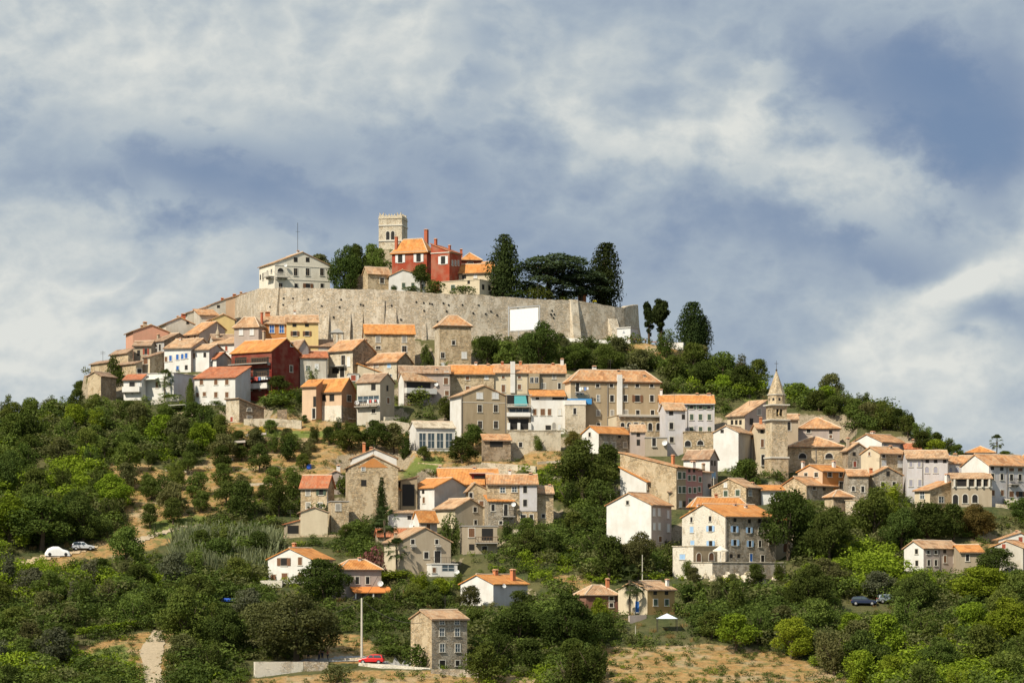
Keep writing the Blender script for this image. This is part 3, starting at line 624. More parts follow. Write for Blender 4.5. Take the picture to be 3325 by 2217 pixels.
for al, L_ in (('y', B_), ('x', A_)):
    n = 4
    for i in range(n):
        c_ = (i+.5)*L_/n; g = L_/n*.36; tt = 1.5 if i in (0, n-1) else 1.2
        if al == 'y':
            merlon(0, .45, c_-g, c_+g, tt, al); merlon(A_-.45, A_, c_-g, c_+g, tt, al)
        elif 0 < i < n-1:
            merlon(c_-g, c_+g, 0, .45, tt, al); merlon(c_-g, c_+g, B_-.45, B_, tt, al)
q = MB(); q.box(-.02, .4, -.02, B_+.02, z_+.121, z_+.7); q.box(A_-.4, A_+.02, -.02, B_+.02, z_+.121, z_+.7); q.box(.403, A_-.403, -.02, .38, z_+.121, z_+.7); q.box(.403, A_-.403, B_-.38, B_+.02, z_+.121, z_+.7)
q.build('parapet', wallmat('stonel'), h.root); mb.build('merlons', wallmat('stonel'), h.root)
H('B', 'stone_house', 'rubble stone house with one window on the rampart top', 1500, 1552, 1775, 900, 712, 655, 22, 'gl', 'stone', 'tan', Y=613, d=6, W=[('R', 1695, 788, 40, 56, 'o')], wmL='stone', short='the rampart stone house')
H('B', 'stone_ruin', 'low broken stone wall building left of rampart stone house', 1325, 1400, 1512, 900, 742, 735, 30, 'sr', 'stone', 'brown', Y=618, d=4)
H('C', 'cottage', 'white gabled cottage with green shutters on the rampart', 352, 357, 727, 900, 742, 680, 2, 'gr', 'white', 'mixed', af=.36, Y=611, d=7, W=[('R', [503, 598], 836, 32, 50, 'cg'), ('R', 690, 850, 30, 46, 'cg')], short='the white rampart cottage')
h = H('C', 'palace', 'red palace block with orange hip roof and white shutters', 385, 740, 812, 740, 484, 374, 66, 'hip', 'red', 'orange', Y=624, skirt=6, W=[('L', 470, 563, 44, 84, 'sw'), ('L', 657, 556, 44, 84, 'sw')], short='the red palace',
      C=[(735, 262, 380, 46, 'red'), (430, 340, 420, 34, 'red')])
h.band('L', 488, .3, .3, mat=CH['tan']); h.band('R', 488, .3, .3, mat=CH['tan'])
h = H('C', 'palace', 'red palace wing with sloping roofline and tall chimney', 783, 970, 1092, 770, 492, 420, 62, 'sl', 'red', 'red', Y=617, skirt=6, W=[('L', 907, 580, 44, 80, 'sw'), ('R', [1000, 1030, 1060], 610, 12, 50, 'w')],
      C=[(822, 362, 420, 32, 'red'), (972, 428, 495, 26, 'red')])
h.band('L', 499, .2, .15); h.band('R', 499, .2, .2, mat=CH['tan'])
H('C', 'palace', 'red rear block with orange hip roof right of palace wing', 1062, 1092, 1293, 740, 575, 513, 8, 'hip', 'red', 'orange', Y=636, W=[('R', 1183, 618, 56, 28, 'o')], C=[(1052, 468, 530, 26, 'red')])
H('C', 'house', 'cream house with orange roof between palace and left cypress', 976, 1390, 1420, 800, 690, 622, 74, 'gr', 'cream', 'orange', Y=619, W=[('L', 1120, 752, 38, 34, 'd'), ('L', 1235, 745, 30, 34, 'cw')], short='the cream rampart house')
H('C', 'house', 'far orange-roofed house behind the cream rampart house', 1290, 1300, 1425, 720, 640, 604, 4, 'gl', 'white', 'orange', Y=640)
H('C', 'annex', 'low cream flat-roofed annex at the rampart edge', 868, 1277, 1396, 930, 778, None, 60, 'flat', 'cream', 'cream', Y=607, W=[('L', 1007, 862, 40, 60, 'cg'), ('L', 1167, 805, 22, 34, 'd'), ('R', 1313, 855, 22, 50, 'd'), ('R', 1375, 865, 18, 50, 'd')], skirt=3)
# ---- below the rampart
h = H('C', 'stone_tower_house', 'tall rubble tower house with orange roof against the rampart', 820, 868, 1192, 1660, 1240, 1152, 12, 'hip', 'stone', 'mixed', short='the tall rubble tower house', wmL='stonel')
h.window('R', 285, 50, 40, 55, 'o', 'F'); h.window('R', 147, 210, 48, 70, 'o', 'F'); h.window('R', 420, 210, 60, 80, 'cw', 'F'); h.window('R', 150, 325, 45, 20, 'cw', 'F')
H('C', 'stone_house', 'stone house with fresh orange tiles left of the tower house', 98, 110, 618, 1640, 1328, 1240, 3, 'gl', 'stone', 'orange', W=[('R', 243, 1385, 42, 60, 'ck'), ('R', 511, 1383, 42, 65, 'ck'), ('R', 245, 1470, 46, 28, 'o'), ('R', 511, 1483, 46, 60, 'o')], short='the orange-tiled stone house')
h = H('E', 'house', 'grey gabled house between dark red house and cream houses', 238, 284, 400, 500, 110, 22, 30, 'gr', 'grey', 'brown', wmL='orange')
H('E', 'house', 'low cream house with old tan roof below yellow house', 340, 350, 714, 262, 94, 22, 2, 'gl', 'offwhite', 'brown', C=[(340, 5, 60, 25, 'white')])
h = H('E', 'house', 'cream house with red roof and two pale yellow shutters', 286, 293, 643, 520, 240, 163, 4, 'gl', 'offwhite', 'red', W=[('R', 393, 372, 56, 58, 'w'), ('R', 503, 355, 48, 74, 'cw')]); h.pipe('R', 628, 245, 510)
h = H('E', 'house', 'grey plastered house with small balcony and dark stone gable', 650, 962, 1243, 515, 140, 15, 48, 'gr', 'stoned', 'mixed', wmL='stonel', W=[('L', 842, 275, 48, 130, 'o'), ('L', 910, 290, 34, 120, 'cw'), ('L', 745, 405, 80, 70, 'd'), ('L', 828, 428, 56, 125, 'D')], C=[(1130, 5, 90, 28, 'tan'), (1030, 10, 60, 34, 'white')], short='the plastered house with dark gable')
h.balcony('L', 690, 885, 352, 'white', hr=.05)
H('E', 'house', 'small tan-roofed house tucked behind two stone gables', 1240, 1500, 1625, 280, 186, 114, 55, 'gr', 'stoned', 'tan', wmL='beige')
h = H('E', 'stone_house', 'stone-fronted house with one blue window and brick chimneys', 1030, 1522, 1728, 525, 290, 186, 60, 'gr', 'stoned', 'mixed', wmL='stonel', W=[('L', 1257, 337, 56, 48, 'ck'), ('L', 1425, 337, 44, 60, 'cu'), ('L', 1432, 482, 56, 60, 'w')], C=[(1527, 172, 230, 26, 'brick'), (1556, 172, 230, 22, 'tan')])
H('E', 'house', 'cream house end with steep descending orange roof', 1022, 1032, 1345, 525, 325, 440, 6, 'sr', 'cream', 'orange', d=4)
H('E', 'hut', 'small white hut with dark red doors behind orange roof', 900, 906, 1040, 560, 446, None, 4, 'flat', 'white', 'grey', W=[('R', 970, 498, 60, 70, 'Dr')], d=3)
h = H('E', 'house', 'pale apricot plastered house with stone lower floor, new orange tiles', 488, 820, 1002, 1045, 660, 508, 56, 'gr', 'terra', 'orange', wmL='apricot', W=[('L', [587, 697], 752, 56, 82, 'd'), ('R', 915, 757, 50, 78, 'o'), ('R', 942, 985, 76, 55, 'D')], short='the apricot house')
_, z_ = h.uz('L', 700, 850); mb = MB(); mb.box(-.09, .5, .0, h.wl+.02, -3, z_); mb.build('stone_base', wallmat('stonew'), h.root)
mb = MB(); mb.box(.503, h.wr+.05, -.08, .5, -3, z_-.3); mb.build('stone_base', wallmat('stoned'), h.root)
H('E', 'annex', 'apricot annex with tall slit window beside the plastered house', 318, 496, 580, 1042, 602, 530, 60, 'sr', 'terra', 'orange', wmL='apricot', W=[('L', 484, 800, 14, 130, 'd'), ('L', 468, 950, 40, 130, 'D')], Y=None, d=5)
h = H('E', 'house', 'grey house with glazed veranda and dish beside orange house', 1015, 1310, 1492, 1095, 545, 448, 56, 'gr', 'beige', 'brown', wmL='offwhite', W=[('L', 1225, 615, 52, 78, 'd'), ('L', 1162, 772, 270, 88, 'G'), ('L', 1228, 918, 50, 55, 'o'), ('R', 1402, 630, 20, 70, 'd'), ('R', 1412, 785, 32, 75, 'cb')], short='the glazed veranda house')
h.balcony('L', 1018, 1306, 862, 'wood', dep=1.1, hr=.8); h.dish('L', 1035, 815, 30)
h = H('E', 'house', 'pinkish house with vine-covered balcony and white dish', 1548, 1612, 2062, 850, 515, 435, 26, 'gl', 'pinkgrey', 'tan', wmL='white', W=[('R', 1722, 768, 70, 122, 'D'), ('R', 1865, 740, 160, 70, 'G'), ('R', 1800, 610, 300, 110, 'd')], C=[(2063, 372, 440, 24, 'white')], short='the vine balcony house')  # front wall greyed for shade, left side bright; dark pane paints the balcony recess
h.balcony('R', 1618, 2000, 688, 'white', dep=1.2, hr=1.0); h.dish('R', 2010, 580, 26)
H('E', 'house', 'pinkish house with old red-brown roof behind vine balcony', 1540, 1556, 2200, 800, 432, 356, 4, 'gl', 'pinkgrey', 'brown', W=[('R', 2148, 537, 54, 84, 'cb'), ('R', 2160, 690, 50, 60, 'cb'), ('R', 2155, 440, 50, 40, 'cw')])
h = H('E', 'garden_house', 'white house with four tall pale blue glazed doors', 1682, 1768, 2262, 1425, 1130, 1057, 14, 'gl', 'white', 'pale', W=[('R', [1850, 1960, 2073, 2186], 1295, 86, 190, 'w')], d=6, short='the glazed-door white house'); h.band('R', 1150, .35, .12, mat=SH['w'])
# ---- middle row
H('F', 'stone_house', 'long sandstone house with bright orange roof, row left end', 222, 232, 800, 725, 446, 342, 2, 'gl', 'stone', 'orange', W=[('R', 463, 500, 45, 46, 'cb'), ('R', 703, 493, 44, 44, 'cw'), ('R', 465, 635, 50, 66, 'cb')], C=[(568, 298, 345, 38, 'white'), (725, 330, 360, 40, 'tan')], short='the long sandstone house')
h = H('F', 'house', 'cream row house with full-height chimney breast', 796, 801, 1238, 705, 432, 338, 2, 'gl', 'cream', 'mixed', W=[('R', [918, 1123], [488], 38, 36, 'cb'), ('R', 918, 632, 44, 95, 'cb'), ('R', 1123, 612, 42, 64, 'cb')], C=[(905, 290, 340, 30, 'red'), (1137, 286, 340, 34, 'brick')], short='the cream row house')
h.pipe('R', 1037, 290, 690, .95, CH['white'], 'chimney_breast', .45); h.pipe('R', 1228, 440, 690)
h = H('F', 'house', 'brown row house with projecting twin-window bay', 1236, 1240, 1712, 705, 436, 338, 2, 'gl', 'beige', 'mixed', W=[('R', 1632, 600, 30, 76, 'o'), ('R', 1430, 600, 50, 70, 'ck'), ('R', 1565, 480, 40, 60, 'ck')], C=[(1666, 252, 350, 44, 'white'), (1550, 332, 390, 24, 'red')], short='the row house with bay')
u0, z0_ = h.uz('R', 1242, 622); u1, z1_ = h.uz('R', 1376, 445)
mb = MB(); mb.box(u0, u1, -.9, -.004, z0_, z1_); mb.hexa([(u0, -.9, z0_-.25), (u1, -.9, z0_-.25), (u1, -.004, z0_-.6), (u0, -.004, z0_-.6)], [(u0, -.9, z0_-.003), (u1, -.9, z0_-.003), (u1, -.004, z0_-.003), (u0, -.004, z0_-.003)]); bay = mb.build('bay', wallmat('tan'), h.root)
for q in (.27, .73):
    mb = MB(); c_ = u0+(u1-u0)*q; mb.box(c_-.38, c_+.38, -.96, -.904, z0_+.9, z0_+2.1); wq = mb.build('window', SH['w'], bay)
    mb = MB(); mb.box(c_-.3, c_-.03, -.98, -.963, z0_+.98, z0_+2.02); mb.box(c_+.03, c_+.3, -.98, -.963, z0_+.98, z0_+2.02); mb.build('pane', M_DARK, wq)
h = H('G', 'tenement', 'large five-storey brown tenement with white chimney breast', -62, 12, 1147, 1045, 412, 295, 14, 'hip', 'tan', 'mixed', d=9, wmL='cream', W=[
  ('R', [355, 530, 860, 1043], 477, 46, 44, 'o'), ('R', [705], 477, 44, 40, 'ck'), ('R', 362, 638, 34, 82, 'w'), ('R', [537, 707, 1045], 640, 48, 82, 'o'), ('R', 862, 642, 60, 86, 'sb'),
  ('R', [362, 538], 825, 40, 70, 'ck'), ('R', 712, 818, 50, 60, 'ck'), ('R', [866, 1053], 822, 46, 64, 'o'), ('R', 368, 975, 44, 44, 'o'), ('R', 100, 500, 44, 110, 'D')], C=[(312, 228, 310, 52, 'white'), (618, 300, 340, 30, 'tan'), (950, 335, 380, 26, 'tan')], short='the large brown tenement')
h.pipe('R', 630, 340, 850, 1.0, CH['white'], 'chimney_breast', .5); h.pipe('R', 482, 420, 990, .14); h.balcony('R', 62, 170, 562, 'iron'); h.band('R', 428, .5, .12, mat=flat('dark_top_band', (.20, .15, .10), .9))  # darker top band of the wall, just under the eaves
h = H('F', 'house', 'large tan gabled house with white attic shutters', 240, 382, 958, 1215, 718, 598, 18, 'gr', 'tan', 'tan', wmL='white', W=[('R', [617, 817], 724, 74, 76, 'cw'), ('R', [619, 822], 886, 52, 92, 'o'), ('R', [622, 824], 1092, 52, 92, 'o')], short='the large tan gabled house')
h.pipe('R', 388, 735, 1190, .12); h.pipe('R', 945, 735, 1200, .12); h.band('R', 803, .12, .05)
h = H('F', 'terrace_house', 'open terrace house with teal cloth, between gable and white house', 955, 959, 1275, 1168, 716, None, 2, 'flat', 'beige', 'grey', d=6, W=[('R', 1100, 783, 265, 118, 'd'), ('R', 1120, 930, 250, 76, 'G'), ('R', 1115, 1085, 250, 130, 'd')], short='the teal terrace')  # upper dark pane is painted shade standing for the recessed terrace
h.balcony('R', 962, 1262, 862, 'stone', dep=1.2, hr=.45); h.balcony('R', 962, 1262, 985, 'white', dep=1.0, hr=.7)
for q in (985, 1115, 1255): h.pipe('R', q, 1070, 1160, .55, CH['white'], 'pillar', .8)
mb = MB(); u_, z = h.uz('R', 1140, 790); mb.hexa([(u_-1.3, -1.25, z-1.0), (u_+1.2, -1.25, z-1.0), (u_+1.1, -.3, z+.3), (u_-1.2, -.3, z+.3)], [(u_-1.35, -1.15, z-.95), (u_+1.3, -1.15, z-.95), (u_+1.0, -.1, z+1.0), (u_-1.25, -.1, z+1.0)]); tag(mb.build('cloth', flat('teal_cloth', (.08, .30, .31), .8)), 'teal cloth hanging over the rail of the open terrace', 'cloth'); bpy.context.scene.objects['cloth'].location = h.O; bpy.context.scene.objects['cloth'].rotation_euler = (0, 0, h.th)
h = H('F', 'house', 'white stepped house under a narrow bright orange roof', 1266, 1272, 1705, 1170, 732, 664, 3, 'sl', 'white', 'orange', d=6, W=[('R', 1352, 754, 32, 36, 'd'), ('R', 1320, 932, 42, 82, 'cb'), ('R', 1420, 932, 56, 82, 'cb'), ('R', 1506, 932, 42, 82, 'cb'), ('R', 1636, 932, 26, 76, 'cw'), ('R', 1490, 1130, 70, 60, 'D'), ('R', 1565, 1108, 44, 84, 'ak'), ('R', 1634, 1125, 28, 70, 'cw'), ('R', 1620, 755, 150, 40, 'd')], short='the white stepped house')
h = H('F', 'stone_house', 'square stone block with blue cover on its roof terrace', 1703, 1708, 1966, 1205, 838, None, 2, 'flat', 'stonel', 'white', d=6, par=.9, W=[('R', 1828, 920, 34, 80, 'o')], short='the stone block')
mb = MB(); mb.box(.4, 5.2, .8, 3.0, h.h+.2, h.h+1.25); tag(mb.build('tarpaulin', flat('blue_tarp', (.05, .25, .55), .5)), 'bright blue cover on the stone block roof terrace', 'tarpaulin'); o_ = SC.objects['tarpaulin']; o_.location = h.O; o_.rotation_euler = (0, 0, h.th)
H('F', 'retaining_wall', 'massive stone retaining wall under the white stepped house', 985, 991, 1650, 1425, 1170, None, 2, 'flat', 'stonel', 'stonel', d=4.5, W=[('R', 1138, 1347, 42, 62, 'o')], cat='wall', short='the great retaining wall')
H('F', 'shed', 'stone shed with weathered tile roof under the gabled house', 660, 670, 1015, 1560, 1290, 1222, 6, 'sl', 'stoned', 'mixed', d=4, W=[('R', 830, 1340, 160, 70, 'd')])
h = H('G', 'stone_house', 'small grey stone house with orange roof and white gable', 157, 368, 778, 1340, 1080, 998, 42, 'gl', 'stoneg', 'orange', wmL='white', W=[('L', 255, 1100, 28, 56, 'o'), ('R', 633, 1122, 30, 44, 'd'), ('R', [460, 560, 704], 1232, 44, 66, 'ck')], short='the small grey stone house')
H('G', 'house', 'pinkish grey cottage joined to the small grey stone house', 774, 780, 963, 1345, 1066, 988, 3, 'gl', 'pinkgrey', 'tan', d=6, W=[('R', 872, 1106, 26, 40, 'd'), ('R', 873, 1202, 32, 74, 'd')])
h = H('G', 'stone_house', 'flat-topped stone house with a row of arched windows', 489, 597, 1226, 1160, 858, None, 14, 'flat', 'stone', 'stone', wmL='cream', d=6, W=[('R', [672, 755], 975, 50, 56, 'a'), ('R', 843, 975, 50, 54, 'o'), ('R', 926, 998, 46, 96, 'a'), ('R', [1024, 1127], 1000, 50, 96, 'a')], short='the arched-window stone house')
h.dish('R', 1136, 800, 30); h.balcony('R', 620, 1190, 862, 'stone', dep=.5, hr=.3)
h = H('G', 'house', 'low beige house with white satellite dish under the arches', 955, 962, 1240, 1375, 1140, None, 3, 'flat', 'beige', 'grey', d=5, W=[('R', 1073, 1197, 48, 104, 'D')]); h.dish('R', 1206, 1208, 36)
h = H('G', 'house', 'tall lilac-white house with three stacked windows', 1145, 1218, 1470, 1255, 786, 712, 16, 'gl', 'lilac', 'tan', W=[('R', 1290, 831, 48, 46, 'd'), ('R', 1293, 990, 50, 84, 'o'), ('R', 1298, 1165, 50, 70, 'o'), ('R', 1446, 876, 16, 60, 'd')])
h = H('G', 'house', 'long lilac-white house with orange roof and two chimneys', 1140, 1150, 1842, 1090, 704, 610, 3, 'gl', 'lilac', 'orange', W=[('R', 1425, 742, 38, 34, 'cr'), ('R', 1550, 751, 46, 44, 'sg'), ('R', 1665, 753, 40, 44, 'sg'), ('R', 1772, 755, 46, 44, 'sg'), ('R', [1552, 1663, 1776], 878, 44, 74, 'cg'), ('R', [1550, 1665, 1778], 1030, 44, 54, 'cg')], C=[(1146, 522, 620, 32, 'white'), (1620, 573, 625, 32, 'tan'), (1768, 583, 670, 58, 'white')], short='the long lilac-white house')
h.band('R', 712, .12, .5, mat=SH['w']); h.pipe('R', 1497, 715, 1060, .12)
H('G', 'arcade_wall', 'rubble retaining wall with two dark round arches', 1450, 1456, 1838, 1310, 1066, None, 3, 'flat', 'stone', 'stone', d=4, cat='wall', W=[('R', 1503, 1214, 76, 76, 'a'), ('R', 1662, 1204, 78, 60, 'a')], short='the two-arch wall')
h = H('G', 'house', 'tall windowless whitewashed house with one tiny vent', 1828, 2147, 2197, 1560, 1070, 992, 70, 'gl', 'grey', 'tan', wmL='white', wr=8, W=[('L', 1940, 1060, 16, 26, 'd')], short='the tall blank white house')
# ---- church and the right of town
h = H('H', 'house', 'tan-roofed house with brown gable left of the spire', 215, 412, 655, 1030, 690, 530, 48, 'sr', 'pinkgrey', 'tan', wmL='cream', W=[('L', [268, 317, 364], 770, 18, 50, 'd'), ('R', 487, 762, 36, 70, 'd'), ('R', 573, 650, 42, 72, 'ck')], short='the house left of the spire')
H('H', 'house', 'cream house with orange porch roof below the tan-roofed house', 412, 420, 552, 1190, 950, 884, 10, 'sl', 'cream', 'orange', W=[('R', 456, 1010, 20, 84, 'd'), ('R', 524, 1000, 22, 84, 'd'), ('R', 533, 1150, 26, 60, 'D')], d=5)
H('H', 'house', 'tall narrow cream house touching the church tower', 544, 552, 652, 1275, 842, 796, 10, 'gl', 'cream', 'tan', W=[('R', 608, 876, 26, 40, 'd'), ('R', 611, 1006, 32, 90, 'cb'), ('R', 618, 1195, 36, 120, 'D')], C=[(592, 715, 800, 34, 'brick')], d=6)
# church tower
def church_tower():
    t = 'H'; xl, xc, xr, yb = nx(t, 645), nx(t, 717), nx(t, 896), ny(t, 1392)
    Y0 = depth(yb); O = wpos(xc, yb, Y0); th = rad(22)+math.atan(-(xc-CX)/F)
    root = tag(empty('church_tower', O, th), 'stone church bell tower with octagonal spire', 'tower')
    zz = lambda y: (HY-ny(t, y))/F*(Y0+1.5)-O.z
    px = TILES[t][2]/F*Y0
    A = (179*px)/math.cos(rad(22))*1.0; B = A
    st, sl_ = wallmat('stone'), wallmat('stonel')
    mb = MB(); mb.box(-.12, A+.12, -.12, B+.12, -6, zz(1178)); mb.build('base', st, root)
    mb = MB(); mb.box(-.28, A+.28, -.28, B+.28, zz(1178), zz(1160)); mb.build('string_course', M_SUR, root)
    mb = MB(); mb.box(0, A, 0, B, zz(1160)+.002, zz(762)); sh_ = mb.build('shaft', stone('stone_tower', (.58, .49, .355), 1.9, .3, .3), root)
    mb = MB(); mb.box(-.15, A+.15, -.15, B+.15, zz(762)+.002, zz(750)); mb.box(-.42, A+.42, -.42, B+.42, zz(750)+.002, zz(738)); mb.build('cornice', M_SUR, root)
    z0, z1 = zz(738)+.003, zz(590); q = .1; mb = MB()
    # belfry: corner piers, mullion and lintel round an open chamber
    pw = A*.27
    for (x0, x1) in ((q, q+pw), (A-q-pw, A-q)):
        for (y0, y1) in ((q, q+pw), (B-q-pw, B-q)): mb.box(x0, x1, y0, y1, z0, z1-.55)
    for a0, b0, a1, b1 in ((A/2-.12, q+.06, A/2+.12, q+.3), (A/2-.12, B-q-.3, A/2+.12, B-q-.06), (q+.06, B/2-.12, q+.3, B/2+.12), (A-q-.3, B/2-.12, A-q-.06, B/2+.12)): mb.box(a0, a1, b0, b1, z0+.6, z1-.55)
    mb.box(q+pw, A-q-pw, q+.02, q+.35, z0, z0+.6); mb.box(q+pw, A-q-pw, B-q-.35, B-q-.02, z0, z0+.6); mb.box(q+.02, q+.35, q+pw, B-q-pw, z0, z0+.6); mb.box(A-q-.35, A-q-.02, q+pw, B-q-pw, z0, z0+.6)
    mb.box(q, A-q, q, B-q, z1-.55, z1); bel = mb.build('belfry', st, root)
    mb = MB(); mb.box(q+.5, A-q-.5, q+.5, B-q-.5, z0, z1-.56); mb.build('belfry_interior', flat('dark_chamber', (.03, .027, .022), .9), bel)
    mb = MB(); mb.lathe([(.32, 0), (.28, .15), (.2, .4), (.1, .6)], (A/2, q+.32, z0+.9)); mb.build('bell', flat('bronze', (.12, .09, .04), .4, .7), bel)
    mb = MB(); mb.box(-.1, A+.1, -.1, B+.1, z1, z1+.14); mb.box(-.34, A+.34, -.34, B+.34, z1+.143, z1+.36); mb.build('cornice', M_SUR, root)
    z2 = zz(463); n = 8; R0 = A*.50
    oc = lambda r, z: [(A/2+r*math.cos(math.pi/8+i*math.pi/4), B/2+r*math.sin(math.pi/8+i*math.pi/4), z) for i in range(8)]
    mb = MB(); mb.hexa(oc(R0, z1+.363), oc(R0*.98, z2)); dr = mb.build('drum', st, root)
    for i in (4, 5, 6):
        a = math.pi/4*i+math.pi/4*0+math.pi/4; a = math.pi/4*(i+.0)+math.pi/4*0
        d = Vector((math.cos(a), math.sin(a), 0)); s_ = Vector((-d.y, d.x, 0)); c_ = Vector((A/2, B/2, (z1+z2)/2+.25))+d*(R0*math.cos(math.pi/8))
        mb = MB(); P = [c_+s_*e*.2+Vector((0, 0, f*.25)) for e, f in ((-1, -1), (1, -1), (1, 1), (-1, 1))]
        mb.hexa([p-d*.1 for p in P], [p+d*.02 for p in P]); mb.build('opening', M_DARK, dr)
    mb = MB(); mb.hexa(oc(R0*1.09, z2+.002), oc(R0*1.12, z2+.2)); mb.build('cornice', M_SUR, root)
    zt = zz(185); mb = MB(); mb.hexa(oc(R0*1.0, z2+.203), oc(R0*.05, zt)); mb.build('spire', stone('stone_spire', (.52, .43, .30), 2.4, .5, .3), root)
    mb = MB(); mb.lathe([(.10, -.1), (.2, .12), (.1, .3), (.04, .4), (.03, 1.9)], (A/2, B/2, zt)); mb.tube([(A/2-.4, B/2, zt+1.35), (A/2+.4, B/2, zt+1.35)], .04, 5); mb.build('cross', M_IRON, root)
    FOOT.append((O.copy(), th, A, B)); RECTS.append((xl, xr, ny(t, 180), yb, Y0)); LAND.append((xc, ny(t, 800), 'the church tower'))
    RECTS.append((0, 0, 0, 0, 0))
church_tower()
h = H('H', 'church', 'stone church nave with two lunette windows under tan hip roof', 898, 904, 1523, 1310, 1045, 945, 3, 'hip', 'stone', 'mixed', W=[('R', [1066, 1366], 1148, 86, 60, 'a')], short='the church nave', d=9, Y=527)
h.pipe('R', 1217, 1050, 1280, .14)
H('H', 'church_clerestory', 'upper church wall with arched window right of the spire', 884, 890, 1016, 1080, 738, 688, 4, 'gl', 'beige', 'tan', W=[('R', 913, 812, 36, 98, 'a')], Y=536, cat='church', skirt=3)
H('H', 'house', 'pinkish grey house with wide tan roof above the nave', 1010, 1016, 1486, 1030, 836, 727, 5, 'hip', 'pinkgrey', 'mixed', W=[('R', 1134, 864, 46, 46, 'o'), ('R', 1384, 880, 32, 36, 'd'), ('R', 1384, 930, 26, 36, 'cb')], C=[(1285, 765, 800, 30, 'brick'), (968, 680, 720, 30, 'tan')], Y=545)
H('I', 'stone_house', 'grey stone house with low gable right of the nave', 108, 167, 380, 565, 352, 279, 26, 'gr', 'stoneg', 'tan', W=[('R', 230, 388, 26, 38, 'd'), ('R', 237, 490, 30, 56, 'cr')], C=[(166, 222, 300, 26, 'tan')], wmL='stoned')
h = H('I', 'house', 'bright white gabled house with pale round chimney', 205, 512, 752, 430, 264, 190, 52, 'gl', 'lilac', 'mixed', wmL='white', W=[('R', 545, 300, 30, 36, 'cl'), ('R', 706, 315, 26, 46, 'cl')], C=[(420, 158, 230, 44, 'white')], short='the bright white gable')
H('I', 'house', 'small brick-red roofed house against the right wood', 745, 752, 908, 410, 342, 286, 5, 'gl', 'pinkgrey', 'red', C=[(830, 238, 300, 14, 'tan')])
h = H('I', 'stone_house', 'stone house with cream gable and four shuttered windows', 300, 492, 765, 735, 380, 321, 42, 'gl', 'stone', 'mixed', wmL='cream', W=[('R', [530, 692], 407, 32, 24, 'o'), ('R', 533, 486, 40, 62, 'cw'), ('R', 697, 490, 42, 66, 'cw'), ('L', 387, 385, 16, 36, 'cb')], C=[(601, 302, 365, 30, 'tan')], short='the cream-gabled stone house')
h = H('I', 'house', 'long lilac house with arched lilac shutters and tan roof', 760, 768, 1190, 815, 432, 361, 6, 'gl', 'lilac', 'tan', W=[('R', [808, 893], 490, 26, 54, 'cl'), ('R', [972, 1060], 548, 42, 64, 'al'), ('R', [808, 900], 683, 34, 68, 'cl'), ('R', [975, 1060, 1153], 462, 18, 24, 'd')], short='the long lilac house'); h.pipe('R', 926, 440, 700, .12); h.pipe('R', 1185, 440, 640, .12)
h = H('I', 'house', 'lilac house with four arched shutters above the portico', 1184, 1192, 1506, 725, 484, 417, 5, 'gl', 'lilac', 'mixed', W=[('R', [1280, 1368, 1462], 552, 40, 70, 'al'), ('R', 1215, 552, 26, 56, 'al')], C=[(1258, 383, 420, 44, 'tan')])
h = H('I', 'portico_house', 'house with tiled portico above three dark round arches', 1222, 1230, 1633, 925, 640, 590, 5, 'sl', 'beige', 'tan', d=5, W=[('R', [1428, 1500, 1568], 686, 38, 76, 'd'), ('R', 1325, 680, 90, 80, 'd'), ('R', 1262, 855, 54, 112, 'a'), ('R', 1361, 842, 52, 92, 'a'), ('R', 1460, 842, 56, 84, 'a')], short='the portico'); h.band('R', 726, .3, .12)
for q in (1250, 1385, 1464, 1535, 1605): h.pipe('R', q, 645, 724, .3, M_SUR, 'column', .5)
H('I', 'hut', 'white hut with lean-to roof beside the lilac house', 1128, 1138, 1200, 680, 515, 505, 8, 'sl', 'white', 'orange', d=2.5, Y=521)
h = H('I', 'house', 'large pale house with white gable at the right edge', 1325, 1602, 2060, 860, 500, 398, 40, 'gl', 'lilac', 'mixed', wmL='white', W=[('R', 1637, 533, 30, 34, 'd'), ('R', 1733, 540, 30, 34, 'd'), ('R', [1832, 1920], 547, 48, 32, 'cb'), ('R', [1640, 1735], 620, 30, 64, 'o'), ('R', [1832, 1920], 626, 32, 64, 'o'), ('R', [1645, 1738], 782, 30, 56, 'cb'), ('R', [1832], 795, 46, 58, 'cb'), ('R', 1925, 795, 40, 54, 'sb')], C=[(1655, 438, 500, 40, 'white'), (1258, 383, 420, 10, 'white')][:1], short='the large pale right house')
h.balcony('R', 1800, 1895, 692, 'iron'); h.pipe('R', 1786, 510, 830, .12)
H('I', 'house', 'distant orange roof peeking over the right hillcrest', 1375, 1380, 1660, 440, 372, 322, 3, 'hip', 'pinkgrey', 'orange', Y=590, d=10, skirt=8)
H('I', 'house', 'distant orange roof at the far right skyline', 1890, 1895, 2060, 520, 455, 400, 3, 'hip', 'pinkgrey', 'orange', Y=588, d=10, skirt=8)
h = H('I', 'stone_house', 'rubble house with single white-framed window and lean-to roof', 846, 1002, 1228, 935, 756, 670, 46, 'sr', 'stone', 'mixed', wmL='cream', W=[('L', 925, 805, 44, 76, 'w'), ('R', 1117, 852, 50, 60, 'w')], C=[(1175, 590, 690, 42, 'white')], short='the lean-to rubble house')
H('I', 'stone_house', 'broad-gabled stone house with three dark windows', 372, 426, 718, 810, 600, 525, 24, 'gr', 'stoneg', 'mixed', wmL='cream', W=[('R', 575, 588, 32, 50, 'd'), ('R', 522, 702, 38, 62, 'o'), ('R', 637, 690, 34, 40, 'o')], C=[(373, 530, 600, 20, 'brick')], short='the broad-gabled stone house')
